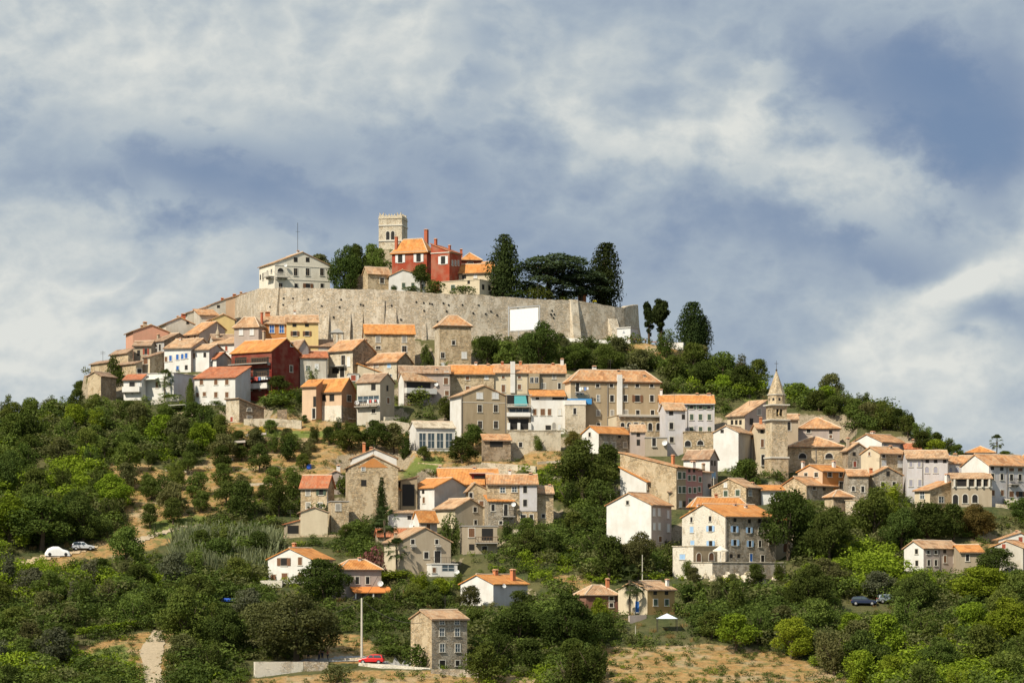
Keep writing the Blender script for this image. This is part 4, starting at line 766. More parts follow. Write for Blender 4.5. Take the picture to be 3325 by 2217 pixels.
H('I', 'stone_house', 'dark stone house with arched window below the orange house', 160, 171, 375, 870, 612, 556, 8, 'gl', 'stoneg', 'mixed', W=[('R', 222, 740, 30, 52, 'a'), ('R', 318, 746, 24, 62, 'o')], d=6)
h = H('H', 'house', 'ochre orange house with white-framed windows below the church', 1012, 1292, 1582, 1570, 1320, 1256, 44, 'gl', 'orange', 'orange', wmL='apricot', W=[('L', 1105, 1366, 36, 50, 'o'), ('L', 1222, 1362, 40, 50, 'o'), ('R', 1373, 1360, 42, 50, 'o'), ('R', 1503, 1361, 44, 52, 'o'), ('R', 1502, 1482, 42, 84, 'o')], C=[(1069, 1212, 1320, 34, 'white'), (1420, 1206, 1310, 40, 'white')], short='the ochre orange house')
H('H', 'stone_house', 'low stone house with tan roof beneath the church tower', 830, 1112, 1457, 1640, 1478, 1392, 50, 'gl', 'stoneg', 'mixed', wmL='stone', W=[('R', 1198, 1508, 34, 46, 'o'), ('R', 1310, 1520, 30, 36, 'd')], short='the low stone house under the church')
H('I', 'stone_cottage', 'low orange-tiled stone cottage above the green wood', -70, 20, 216, 965, 820, 766, 30, 'hip', 'stoned', 'mixed', wmL='stone')
H('I', 'stone_buttress', 'pale stone buttress block beside the tiled cottage', 218, 306, 384, 1015, 856, None, 46, 'flat', 'stoneg', 'stone', wmL='stonel', d=4, cat='wall')
h = H('I', 'house', 'white house with eight small windows in the lower right wood', 738, 937, 1314, 1575, 1347, 1278, 40, 'gl', 'pinkgrey', 'tan', wmL='white', W=[('L', 867, 1378, 30, 50, 'o'), ('L', 870, 1498, 30, 56, 'o'), ('R', [985, 1060], 1386, 20, 36, 'o'), ('R', [1152, 1253], 1379, 24, 30, 'd'), ('R', [990, 1062], 1494, 22, 58, 'o'), ('R', [1155, 1257], 1457, 26, 70, 'cb')], C=[(893, 1258, 1290, 16, 'tan')], short='the lower right white house'); h.pipe('R', 1096, 1352, 1560, .12)
H('I', 'annex', 'cream annex with bright orange roof, lower right', 1298, 1313, 1548, 1600, 1386, 1320, 14, 'gl', 'beige', 'orange', W=[('R', 1384, 1443, 26, 66, 'o')], Y=None)
H('I', 'house', 'grey-gabled house with small red window at lower right edge', 1612, 1950, 2060, 1610, 1342, 1274, 60, 'gl', 'pinkgrey', 'mixed', wmL='offwhite', W=[('L', 1756, 1326, 38, 46, 'cr')], short='the lower right grey gable')
H('I', 'house', 'white-walled house behind the grey gable, lower right edge', 1690, 1700, 2060, 1300, 1260, 1190, 10, 'gr', 'white', 'mixed', d=6, W=[('R', 1925, 1262, 40, 60, 'cr')], af=.62, C=[(1888, 1180, 1230, 16, 'tan')])
# ---- centre right cluster
h = H('J', 'stone_house', 'huge rubble side-walled house with sweeping tan roof', 200, 772, 868, 700, 272, 128, 58, 'sl', 'tan', 'mixed', wmL='stone', W=[('R', 803, 355, 36, 70, 'cg'), ('R', 850, 355, 28, 66, 'cg'), ('R', 806, 500, 26, 66, 'cg'), ('R', 848, 500, 34, 66, 'cg'), ('R', 812, 647, 24, 60, 'cw'), ('R', 852, 645, 26, 56, 'd')], C=[(740, 145, 220, 34, 'brick')], short='the huge rubble house')  # narrow right front takes a darker, browner colour for its shaded side
Yp = h.O.y+h.wr*h.s
h = H('J', 'house', 'tall pink house with green shutters', 864, 868, 985, 700, 284, 250, 50, 'sl', 'pink', 'mixed', Y=Yp, W=[('R', [903, 952], 306, 20, 18, 'd'), ('R', [903, 952], 381, 26, 52, 'cg'), ('R', [907, 958], 505, 26, 56, 'cg'), ('R', [912, 955], 620, 28, 54, 'cg')], C=[(950, 210, 270, 48, 'white')], short='the tall pink house', d=8)
Yp = h.O.y+h.wr*h.s
h = H('J', 'house', 'darker pink narrow house right of the tall pink house', 981, 985, 1038, 700, 296, 268, 50, 'sl', 'pink', 'mixed', Y=Yp, W=[('R', 1013, 395, 26, 52, 'cg'), ('R', 1005, 495, 24, 50, 'cg'), ('R', 1002, 605, 22, 50, 'cg')], d=7)
H('J', 'house', 'plain grey lean house between pink and white houses', 1036, 1040, 1130, 640, 324, 305, 30, 'sl', 'grey', 'tan', W=[('R', 1107, 460, 16, 36, 'd')], C=[(1058, 232, 320, 26, 'tan')], Y=Yp+2, d=6)
H('J', 'house', 'small white house with brown pyramid roof above pink house', 845, 1112, 1193, 440, 180, 102, 62, 'gr', 'pinkgrey', 'brown', wmL='white', W=[('R', 1133, 228, 14, 50, 'd'), ('R', 1163, 232, 14, 50, 'd'), ('R', 1150, 352, 40, 60, 'cu')], short='the small white house')
H('J', 'house', 'white house end with steep orange lean roof by dark trees', 200, 467, 600, 650, 420, 280, 52, 'sl', 'beige', 'orange', wmL='white', W=[('R', 493, 470, 24, 50, 'cb'), ('R', 582, 470, 18, 54, 'cb')], short='the orange lean-roofed house')
H('J', 'stone_tower_house', 'narrow brown stone tower house with three windows', 586, 596, 690, 660, 290, 268, 14, 'sl', 'stoned', 'brown', W=[('R', 632, 326, 32, 44, 'o'), ('R', 637, 432, 30, 68, 'cb'), ('R', 656, 585, 40, 64, 'cg')], d=5, Y=511)
H('J', 'house', 'low brown house between stone tower and huge rubble wall', 686, 692, 772, 720, 527, 505, 10, 'sl', 'tan', 'brown', W=[('R', 725, 592, 24, 66, 'cg'), ('R', 733, 690, 30, 60, 'd')], d=4, Y=502)
h = H('J', 'house', 'brilliant white gabled house with pink shutters side', 62, 515, 722, 1090, 652, 538, 58, 'gl', 'pinkgrey', 'mixed', wmL='white', W=[('L', 276, 631, 24, 40, 'o'), ('R', [543, 595], 728, 22, 74, 'cw'), ('R', 687, 752, 20, 76, 'cw'), ('R', [545, 597], 874, 20, 66, 'cw'), ('R', 690, 890, 22, 78, 'cw'), ('R', 606, 1002, 30, 56, 'cb'), ('R', 662, 1048, 18, 50, 'd'), ('R', 694, 1048, 24, 44, 'd')], short='the brilliant white gable')
h.pipe('R', 517, 660, 1000, .1)
H('J', 'stone_barn', 'tan stone barn with brown door before the brilliant white gable', 80, 430, 520, 980, 818, 716, 58, 'gl', 'stoned', 'tan', wmL='stone', af=.8, W=[('L', 293, 868, 38, 70, 'cb'), ('R', 498, 866, 24, 66, 'cg')], short='the stone barn')
h = H('J', 'stone_house', 'large pale stone house with light blue shutters', 830, 1270, 1784, 1250, 771, 652, 40, 'gl', 'stoneg', 'orange', wmL='stonew', W=[  # shaded right front in grey stone, sunlit gable in pale: light set by colour
   ('L', 927, 805, 22, 54, 'o'), ('L', 1117, 795, 26, 54, 'o'), ('L', 930, 905, 36, 60, 'cu'), ('L', 1121, 895, 36, 58, 'su'), ('L', 937, 1038, 40, 44, 'cu'), ('L', 1124, 1065, 36, 92, 'su'),
   ('R', 1367, 810, 24, 30, 'd'), ('R', 1515, 822, 24, 34, 'd'), ('R', 1617, 820, 16, 26, 'd'), ('R', 1722, 820, 18, 30, 'd'), ('R', 1362, 900, 32, 64, 'su'), ('R', 1512, 911, 28, 56, 'su'), ('R', 1621, 912, 26, 66, 'o'), ('R', 1727, 900, 20, 66, 'cb'),
   ('R', 1368, 1038, 34, 60, 'su'), ('R', 1521, 1049, 28, 62, 'su'), ('R', 1623, 1050, 26, 66, 'o'), ('R', 1728, 1028, 20, 68, 'cb'), ('R', [1328, 1405], 1174, 18, 34, 'd'), ('R', 1533, 1190, 22, 78, 'DU'), ('R', 1650, 1200, 34, 66, 'D')],
   C=[(1366, 658, 750, 38, 'white'), (1479, 655, 715, 26, 'white'), (997, 645, 700, 24, 'white')], short='the blue-shuttered stone house')
h.pipe('R', 1277, 780, 1220, .12)
Yb = h.O.y
H('J', 'house', 'ochre house with orange hip roof behind the blue shutters', 898, 935, 1495, 760, 661, 589, 16, 'hip', 'yellow', 'orange', Y=Yb+22, C=[(1176, 540, 610, 20, 'brick')])
h = H('J', 'stone_house', 'rubble gabled house with green shutters behind orange roofs', 1130, 1483, 1628, 660, 474, 391, 58, 'gl', 'stoned', 'tan', wmL='stone', W=[('L', [1275], 540, 40, 58, 'cg'), ('L', 1397, 532, 42, 60, 'cg'), ('L', 1273, 453, 26, 42, 'cw'), ('R', 1523, 531, 28, 60, 'w')], C=[(1547, 425, 470, 16, 'tan')], short='the rubble gabled house')
H('J', 'cottage', 'small white cottage with orange roof beside rubble gable', 1632, 1640, 1870, 600, 506, 462, 8, 'sl', 'white', 'orange', d=5)
h = H('J', 'stone_bastion', 'whitened stone bastion with blue shutter and arched terrace', 735, 945, 1190, 1400, 1075, None, 44, 'flat', 'tan', 'stonel', wmL='stonew', W=[('L', 835, 1182, 56, 52, 'cu'), ('R', 1000, 1187, 46, 86, 'ab'), ('R', 1128, 1180, 50, 80, 'ab')], cat='terrace', Y=Yb-7, short='the stone bastion', d=6)  # arched face coloured brown for shade; the lit face in pale stone
h = H('J', 'terrace_wall', 'long stone terrace wall below the blue-shuttered house', 880, 1138, 1885, 1400, 1240, None, 32, 'flat', 'stoneg', 'stonel', wmL='stonew', W=[('L', 945, 1330, 52, 80, 'D')], cat='wall', Y=Yb-15, d=6, nofoot=False)
H('J', 'house', 'cream house with arched loggia half hidden by trees', 1780, 1788, 1935, 1140, 850, 800, 8, 'gl', 'cream', 'orange', W=[('R', 1890, 1090, 60, 90, 'ab')], Y=Yb+10, d=6)
# ---- centre
h = H('K', 'house', 'cream gabled house with balcony above the sunroom', 150, 304, 828, 1455, 1122, 984, 17, 'gr', 'beige', 'tan', wmL='cream', W=[('R', 440, 1124, 36, 48, 'o'), ('R', 685, 1124, 32, 46, 'o'), ('R', 578, 1261, 44, 66, 'o'), ('R', 692, 1277, 60, 120, 'D'), ('L', [195], [1160, 1240], 14, 34, 'd')], C=[(266, 1028, 1100, 28, 'tan')], short='the cream gabled house')
h.balcony('R', 622, 822, 1342, 'iron', dep=1.5); h.balcony('R', 415, 470, 1168, 'stone', dep=.6, hr=.1); h.balcony('R', 665, 720, 1168, 'stone', dep=.6, hr=.1)
h = H('K', 'sunroom', 'white glazed sunroom in front of the cream gabled house', 622, 632, 895, 1475, 1352, None, 16, 'flat', 'white', 'white', d=3, W=[('R', 800, 1392, 126, 60, 'G'), ('R', 658, 1412, 30, 50, 'cb')], Y=None); h.dish('R', 880, 1432, 26)
H('K', 'house', 'low red-roofed house behind the cream gabled house', 58, 82, 420, 1125, 1066, 995, 8, 'gl', 'beige', 'red', C=[(107, 982, 1040, 34, 'brick')], d=7)
H('K', 'house', 'long low whitewashed garden house beside the ivy column', 188, 200, 502, 1015, 830, 812, 4, 'sl', 'white', 'tan', d=5, W=[('R', 405, 880, 12, 14, 'd')])
h = H('K', 'house', 'small white house with square orange roof, centre', 440, 506, 688, 1040, 908, 814, 28, 'gl', 'pinkgrey', 'orange', wmL='white', W=[('R', 598, 965, 40, 60, 'cb')]); h.dish('L', 452, 960, 26)
h = H('K', 'house', 'white long-fronted house with grey-white gable, centre', 408, 660, 1015, 840, 574, 480, 42, 'gr', 'grey', 'orange', wmL='white', W=[('L', 478, 622, 16, 36, 'd'), ('L', 547, 617, 16, 36, 'd'), ('L', 482, 708, 18, 60, 'cb'), ('L', 553, 700, 18, 60, 'cb')], short='the grey-white gable')
H('K', 'stone_house', 'rubble gable house adjoining the grey-white gable', 1003, 1012, 1206, 910, 596, 530, 5, 'gr', 'stone', 'tan', af=.3, W=[('R', 1030, 650, 34, 50, 'o'), ('R', 1140, 732, 44, 48, 'cb')], d=7)
H('K', 'ruined_house', 'crumbling cream house with sagging roof, centre', 663, 872, 1175, 965, 782, 690, 34, 'gr', 'beige', 'tan', wmL='cream', W=[('R', 1075, 796, 34, 48, 'o'), ('R', 1080, 926, 28, 46, 'o')], short='the crumbling cream house')
h = H('K', 'house', 'grey house with wide orange roof and dark red dormer', 702, 712, 1322, 650, 540, 387, 3, 'gl', 'pinkgrey', 'orange', d=12, C=[(706, 352, 495, 30, 'white'), (1066, 362, 425, 36, 'white')], W=[('R', 1245, 590, 50, 50, 'ck')], short='the red dormer roof')
u0, z0_ = h.uz('R', 1048, 488); u1, z1_ = h.uz('R', 1248, 432)
mb = MB(); mb.box(u0, u1, 1.8, 4.2, z0_-.3, z1_+.1); dm = mb.build('dormer', flat('dormer_red', (.20, .03, .025), .8), h.root)
mb = MB(); mb.box(u0-.4, u1+.4, 1.3, 4.6, z1_+.101, z1_+.3); mb.build('dormer_roof', flat('dormer_trim', (.62, .40, .30), .9), dm)
mb = MB(); mb.box(u0+.4, u1-.4, 1.76, 1.797, z0_+.2, z1_-.2); mb.build('window', M_DARK, dm)
h = H('K', 'house', 'tall half-stone half-white house with orange roof, centre', 1192, 1200, 1710, 965, 536, 449, 2, 'gl', 'stone', 'mixed', W=[('R', 1355, 597, 50, 52, 'w'), ('R', 1475, 592, 50, 50, 'w'), ('R', 1565, 893, 52, 88, 'D'), ('R', 1648, 873, 36, 50, 'o')], C=[(1428, 392, 470, 24, 'white'), (1640, 462, 500, 36, 'tan')], short='the half-white house')
u0, z0_ = h.uz('R', 1528, 812); u1, z1_ = h.uz('R', 1704, 540); mb = MB(); mb.box(u0, u1, -.10, -.003, z0_, z1_); pn = mb.build('white_render', plaster(PAL['lilac'], .6), h.root)
for y_ in (592, 728):
    uu, zz_ = h.uz('R', 1583, y_); mb = MB(); mb.box(uu-.42, uu+.42, -.14, -.103, zz_-.7, zz_+.7); wq = mb.build('window', M_SUR, pn); mb = MB(); mb.box(uu-.33, uu+.33, -.16, -.143, zz_-.6, zz_+.6); mb.build('pane', M_DARK, wq)
h = H('K', 'stone_house', 'grey stone house with small balcony and flat orange roof', 1193, 1212, 1470, 985, 713, 652, 9, 'sl', 'stoneg', 'orange', d=5, W=[('R', 1257, 777, 34, 68, 'o'), ('R', 1388, 802, 38, 116, 'o'), ('R', 1336, 930, 26, 34, 'o')], Y=None, short='the small balcony house'); h.balcony('R', 1343, 1475, 862, 'iron'); h.dish('R', 1462, 745, 24)
h = H('K', 'house', 'worn grey house with open balcony in the trees', 945, 952, 1300, 1245, 965, None, 5, 'flat', 'beige', 'grey', d=6, W=[('R', 1040, 1032, 60, 90, 'cb'), ('R', 1200, 1050, 110, 120, 'd'), ('R', 1172, 1208, 50, 76, 'D'), ('R', 1040, 1180, 50, 60, 'd')], short='the open balcony house'); h.balcony('R', 1072, 1300, 1132, 'wood', dep=1.2)
H('K', 'stone_house', 'small rough stone house at the central wood edge', 1706, 1712, 1872, 930, 630, 566, 5, 'gl', 'stone', 'tan', W=[('R', 1770, 860, 24, 36, 'o')], C=[(1850, 550, 620, 20, 'white')], d=6)
h = H('L', 'stone_house', 'big rubble gable house with orange attic triangle', 1030, 1037, 1546, 880, 368, 248, 3, 'gr', 'stone', 'tan', W=[('R', 1190, 383, 32, 32, 'w'), ('R', 1195, 527, 50, 64, 'd')], short='the orange-attic stone house', d=9)
mb = MB(); A_ = h.wr; k_ = (h.hr-h.h); mb.hexa([(A_*.2, -.06, h.h+.02), (A_*.8, -.06, h.h+.02), (A_*.52, -.06, h.h+k_*.78), (A_*.48, -.06, h.h+k_*.78)], [(A_*.2, -.003, h.h+.02), (A_*.8, -.003, h.h+.02), (A_*.52, -.003, h.h+k_*.78), (A_*.48, -.003, h.h+k_*.78)]); mb.build('attic_infill', plaster(PAL['orange'], .5), h.root)
H('L', 'house', 'white gabled house behind the orange-attic stone house', 1070, 1078, 1530, 410, 272, 181, 3, 'gr', 'white', 'tan', C=[(1197, 116, 215, 32, 'brick'), (1270, 160, 195, 34, 'brick')], d=7)
h = H('L', 'stone_house', 'tall narrow stone house with red roof and grey shutters', 553, 832, 895, 870, 557, 453, 66, 'gr', 'stoned', 'red', wmL='stone', W=[('L', 628, 618, 42, 68, 'ck'), ('L', 762, 616, 42, 64, 'sg'), ('L', 630, 757, 42, 64, 'ck'), ('L', 752, 755, 42, 60, 'ck')], short='the red-roofed stone house'); h.pipe('L', 826, 560, 800, .1)
H('L', 'cottage', 'small cream gabled cottage with vine across its front', 545, 553, 828, 1065, 824, 776, 3, 'gr', 'cream', 'brown', d=5, short='the vine cottage')
h = H('L', 'open_shed', 'open lean-to shed with red roof beside vine cottage', 385, 402, 552, 1055, 945, 905, 5, 'sr', 'beige', 'red', d=4, W=[('R', 475, 1000, 110, 80, 'd')])
H('L', 'stone_annex', 'flat-topped stone annex with grey shutter', 853, 862, 1042, 1000, 714, None, 6, 'flat', 'stone', 'grey', d=5, W=[('R', 935, 772, 50, 66, 'ck')])
H('L', 'house', 'low cream gable with white chimney behind red-roofed house', 700, 720, 1100, 640, 486, 407, 8, 'gr', 'pinkgrey', 'tan', C=[(937, 342, 440, 38, 'white')], d=6)
H('L', 'stone_house', 'stone house with ivy corner and narrow orange roof', 1302, 1340, 1566, 840, 598, 553, 16, 'sl', 'stone', 'orange', W=[('R', 1479, 632, 24, 46, 'o')], d=4, short='the ivy column')
H('L', 'wooden_shed', 'dark wooden shed with white post beside stone gable', 1562, 1572, 1740, 810, 505, 465, 8, 'sr', 'tan', 'brown', d=5, W=[('R', 1650, 650, 120, 220, 'd')])
# ---- bottom
h = H('O', 'house', 'white two-storey gabled house above stone terrace, lower left', 265, 682, 885, 330, 102, 3, 58, 'gl', 'offwhite', 'orange', wmL='white', W=[('L', 418, 127, 58, 74, 'sb'), ('L', 572, 121, 38, 74, 'cb'), ('L', 318, 275, 48, 52, 'cb'), ('L', 425, 266, 54, 60, 'cb'), ('L', 582, 262, 54, 58, 'cb')], short='the lower left white house')
h.chimney(487, 1135, 1205, 40, 'brick', 'L')
h = H('O', 'house', 'lilac-white house with hip orange roof and tiled porch', 878, 955, 1346, 480, 197, 118, 18, 'hip', 'pinkgrey', 'orange', W=[('R', [1030, 1117, 1216], 304, 34, 68, 'o')], C=[(1137, 86, 180, 26, 'white')], short='the tiled porch'); h.dish('R', 1328, 335, 28)
u0, z0_ = h.uz('R', 1045, 372); u1, z1_ = h.uz('R', 1420, 372)
mb = MB(); mb.uv = None; mb.hexa([(u0, -2.2, z0_-.9), (u1, -2.2, z0_-.9), (u1, -.01, z0_), (u0, -.01, z0_)], [(u0, -2.2, z0_-.75), (u1, -2.2, z0_-.75), (u1, -.01, z0_+.15), (u0, -.01, z0_+.15)]); pr = mb.build('porch_roof', flat('porch_tiles', (.62, .22, .06), .9, 0, .3), h.root)
mb = MB()
for q in (.05, .5, .93): x_ = u0+(u1-u0)*q; mb.box(x_-.1, x_+.1, -2.1, -1.9, z0_-4.2, z0_-.85)
mb.build('porch_posts', CH['white'], pr)
h = H('O', 'stone_house', 'tall grey-brown stone house with pale windows at the bottom', 1628, 1828, 2166, 1145, 674, 600, 32, 'gl', 'stoneg', 'tan', wmL='stone', W=[('R', [1926, 2069], 703, 42, 42, 'w'), ('R', [1925, 2071], 798, 42, 74, 'w'), ('R', [1928, 2076], 948, 44, 76, 'w'), ('R', 1930, 1106, 54, 78, 'D'), ('R', 2075, 1094, 38, 50, 'o')], short='the tall grey-brown stone house')  # left face brighter, right face greyer: sun and shade put into the stone colours
h = H('V', 'house', 'white house with two brick chimneys on orange roof', 1058, 1133, 1212, 1390, 1341, 1321, 50, 'gl', 'lilac', 'orange', wmL='white', C=[], W=[('L', 1075, 1355, 8, 12, 'd')], short='the twin-chimney house')
h.chimney(425, 1365, 1445, 62, 'brick', 'R'); h.chimney(648, 1362, 1450, 66, 'brick', 'R'); h.dish('R', 1152, 1345, 5)
h = H('P', 'cottage', 'yellow stone cottage with blue door behind the palm', 610, 888, 1148, 630, 393, 321, 44, 'gl', 'ochre', 'tan', wmL='cream', W=[('L', 793, 556, 34, 104, 'DU'), ('R', [962, 1070], 424, 30, 34, 'd'), ('R', [965, 1072], 515, 36, 60, 'cg')], C=[(1077, 292, 370, 20, 'white')], short='the yellow cottage')
h = H('P', 'house', 'brick-red house with tan hip roof left of the palm', 200, 300, 607, 570, 441, 361, 24, 'hip', 'pinkgrey', 'tan', W=[('R', 544, 476, 40, 40, 'o'), ('R', 544, 540, 36, 40, 'o')], C=[(507, 286, 395, 34, 'brick')], short='the brick-red house'); h.wall.data.materials[0] = plaster((.24, .11, .08), .5)
h = H('A', 'stone_house', 'rough stone house with descending roofline below seven-window house', 1517, 1652, 1905, 1480, 1240, 1338, 36, 'sr', 'stoned', 'brown', wmL='stonel', W=[('L', 1576, 1446, 26, 50, 'cr'), ('R', 1755, 1346, 46, 34, 'ak'), ('R', 1757, 1440, 46, 56, 'ck')], short='the rough stone house', skirt=3)
# ================================================================ rampart
RP = [(720, 985, 655), (767, 966, 632), (812, 946, 618), (838, 937, 611), (917, 936, 604), (919, 934, 603.4), (1075, 937, 601), (1246, 940, 600), (1400, 951, 600.8), (1550, 958, 602.8), (1650, 965, 604.9),
      (1750, 972, 607.2), (1822, 974, 608.8), (1848, 975, 609.4), (1910, 981, 611.5), (1996, 996, 615), (2026, 998, 617), (2040, 993, 619), (2070, 990, 626), (2072, 990, 655)]
def rampart():
    root = tag(empty('rampart', wpos(1400, 1100, 602)), 'long curved stone town rampart carrying a white projection screen', 'rampart')
    O = root.location; n = len(RP); mb = MB(); top, bot, tin, bin_ = [], [], [], []
    for i, (x, y, Y) in enumerate(RP):
        P = wpos(x, y, Y)
        a = wpos(*RP[max(0, i-1)]); b = wpos(*RP[min(n-1, i+1)]); d = Vector((b.x-a.x, b.y-a.y, 0)).normalized()
        nrm = Vector((d.y, -d.x, 0))           # outward
        bz = 47.0; flare = 1.6+(1.8 if i > 16 else 0)
        z2 = P.z-4
        top.append(P); bot.append(Vector((P.x, P.y, bz))+nrm*flare); tin.append(P-nrm*1.3); bin_.append(Vector((P.x, P.y, bz))-nrm*1.3)
    rows = [top, [t*.62+b*.38-0*t for t, b in zip(top, bot)], bot]
    # batter: upper part steep, lower part flares
    rows[1] = [Vector((t.x*.85+b.x*.15, t.y*.85+b.y*.15, t.z*.55+b.z*.45)) for t, b in zip(top, bot)]
    # uneven, weathered top edge: subdivide
    for i in range(n-1):
        m = max(1, int((top[i+1]-top[i]).length/1.2))
        for k in range(m):
            f0, f1 = k/m, (k+1)/m
            def L(r, f, dz=0): v_ = r[i].lerp(r[i+1], f)-O; v_.z += dz; return v_
            rr = random.Random(i*100+k); rs = random.Random(i*100+k+1) if k < m-1 else random.Random((i+1)*100)
            j0, j1 = rr.uniform(-.12, .10), rs.uniform(-.12, .10)
            mb.quad(L(rows[2], f0), L(rows[2], f1), L(rows[1], f1), L(rows[1], f0)); mb.quad(L(rows[1], f0), L(rows[1], f1), L(top, f1, j1), L(top, f0, j0))
            mb.quad(L(top, f0, j0), L(top, f1, j1), L(tin, f1, j1), L(tin, f0, j0)); mb.quad(L(tin, f0, j0), L(tin, f1, j1), L(bin_, f1), L(bin_, f0))
    mb.build('curtain_wall', wallmat('rampart'), root)
    def at(x):
        for i in range(n-1):
            if RP[i][0] <= x <= RP[i+1][0]:
                f = (x-RP[i][0])/(RP[i+1][0]-RP[i][0]); return [a+(b-a)*f for a, b in zip(RP[i], RP[i+1])], i
    # sloping buttresses
    for x, yt, wpx, out, mt in [(900, 936, 30, .5, 0), (1061, 1006, 22, 1.5, 0), (1130, 1008, 20, 1.5, 0), (1170, 1010, 18, 1.3, 0), (1217, 975, 66, .8, 0), (1262, 1000, 50, 1.6, 0), (1862, 973, 27, 1.6, 1), (1988, 1035, 34, 4.5, 1), (1376, 1040, 16, 1.0, 0)]:
        (xx, yy, Y), i = at(x); P = wpos(x, yt, Y); a = wpos(*RP[i]); b = wpos(*RP[i+1]); d = Vector((b.x-a.x, b.y-a.y, 0)).normalized(); nr = Vector((d.y, -d.x, 0))
        hw = d*(wpx/F*Y/2); P2 = P-O
        lo = Vector((P2.x, P2.y, 47-O.z)); e = .9 if yt < 990 else .35
        mb = MB(); mb.hexa([lo-hw+nr*(out+1.9), lo+hw+nr*(out+1.9), lo+hw-nr*.5, lo-hw-nr*.5], [P2-hw+nr*e*.3, P2+hw+nr*e*.3, P2+hw-nr*.5, P2-hw-nr*.5])
        mb.build('buttress', wallmat('bastion' if mt else 'rampart'), root)
    # putlog holes
    r_ = random.Random(3)
    for k in range(46):
        x = r_.uniform(860, 1800); (xx, yy, Y), i = at(x); y = yy+r_.choice([32, 34, 50, 58, 95])+r_.uniform(-3, 3)
        P = wpos(x, y, Y); a = wpos(*RP[i]); b = wpos(*RP[i+1]); d = Vector((b.x-a.x, b.y-a.y, 0)).normalized(); nr = Vector((d.y, -d.x, 0))
        f = (P.z-47)/(wpos(xx, yy, Y).z-47); q = nr*(1.6*max(0, (1-f))*.62+.03)
        c = P-O+q; mb = MB(); s_ = .16
        mb.hexa([c-d*s_-nr*.2+Vector((0, 0, -s_)), c+d*s_-nr*.2+Vector((0, 0, -s_)), c+d*s_+nr*.05+Vector((0, 0, -s_)), c-d*s_+nr*.05+Vector((0, 0, -s_))],
                [c-d*s_-nr*.2+Vector((0, 0, s_)), c+d*s_-nr*.2+Vector((0, 0, s_)), c+d*s_+nr*.05+Vector((0, 0, s_)), c-d*s_+nr*.05+Vector((0, 0, s_))]); mb.build('putlog_hole', M_DARK, root)
    RECTS.append((767, 2095, 940, 1100, 605)); LAND.append((1500, 1040, 'the rampart'))
    return at
RAT = rampart()

# ================================================================ terrain
SIL = [(-400, 1385), (0, 1372), (150, 1368), (280, 1312), (330, 1258), (430, 1155), (560, 1100), (700, 1075), (780, 1090), (1000, 1100), (1500, 1105), (2080, 1112), (2140, 1124), (2200, 1136), (2290, 1160),
       (2400, 1238), (2550, 1278), (2700, 1305), (2850, 1350), (3000, 1432), (3100, 1500), (3160, 1540), (3325, 1565), (3800, 1640)]
DX = 1.25
GX = np.arange(-235, 236, DX); GY = np.arange(325, 760, DX)
MX, MY = np.meshgrid(GX, GY)
def natural(X, Y):
    xs = X/Y*F+CX
    Sx = np.interp(xs, [p[0] for p in SIL], [p[1] for p in SIL]); Yc = 400+(2217-Sx)*KD
    y = 2217-(np.minimum(Y, Yc)-400)/KD
    z = (HY-y)/F*np.minimum(Y, Yc)
    z = np.maximum(z, -60)
    over = np.maximum(Y-Yc, 0)
    shelf = np.clip((xs-700)/60, 0, 1)*np.clip((2150-xs)/60, 0, 1)*46+3
    z = z+np.minimum(over, shelf)*.07-np.maximum(over-shelf, 0)*.42-0.0006*np.maximum(over-shelf, 0)**2
    return z
Z = natural(MX, MY)
def nz(X, Y, s, ph):
    return (np.sin(X*s+ph)+np.sin(Y*s*1.13+ph*2.1)+np.sin((X+Y)*s*.71+ph*.7)+np.sin((X-Y)*s*.83+ph*1.9))/4
Z = Z+nz(MX, MY, .23, 1.0)*.22+nz(MX, MY, .61, 4.0)*.10
# plateau inside the rampart
poly = [(wpos(x, y, Y).x, Y+1.5) for x, y, Y in RP]+[(wpos(2072, 990, 700).x, 700), (wpos(720, 985, 700).x, 700)]
def inside(X, Y, pg):
    r = np.zeros(X.shape, bool); n = len(pg)
    for i in range(n):
        x0, y0 = pg[i]; x1, y1 = pg[(i+1) % n]
        c = ((y0 > Y) != (y1 > Y)); 
        with np.errstate(divide='ignore', invalid='ignore'): xi = (x1-x0)*(Y-y0)/(y1-y0+1e-12)+x0
        r ^= c & (X < xi)
    return r
ip = inside(MX, MY, poly)
tz = np.interp(MX/MY*F+CX, [p[0] for p in RP], [wpos(*p).z for p in RP])-1.2
Z = np.where(ip, np.minimum(tz, 63.6), Z)
# terraces cut for the houses
for pas in (0, 1):
    for O, th, A, B in sorted(FOOT, key=lambda f: -f[0].y):
        c, s_ = math.cos(th), math.sin(th); R_ = max(A, B)+7
        i0, i1 = np.searchsorted(GX, [O.x-R_-8, O.x+R_+8]); j0, j1 = np.searchsorted(GY, [O.y-R_, O.y+R_+10])
        if i1 <= i0 or j1 <= j0: continue
        X, Y = MX[j0:j1, i0:i1]-O.x, MY[j0:j1, i0:i1]-O.y
        a, b = X*c+Y*s_, -X*s_+Y*c
        d = np.hypot(np.maximum(np.maximum(-a, a-A), 0), np.maximum(np.maximum(-b, b-B), 0))
        z = Z[j0:j1, i0:i1]
        if pas == 0:
            f = np.clip(1-(d-1.3)/3.5, 0, 1); f = f*f*(3-2*f)
            Z[j0:j1, i0:i1] = z*(1-f)+(O.z-.05)*f
        else:
            Z[j0:j1, i0:i1] = np.where(d < 1.0, np.minimum(z, O.z-.05), z)
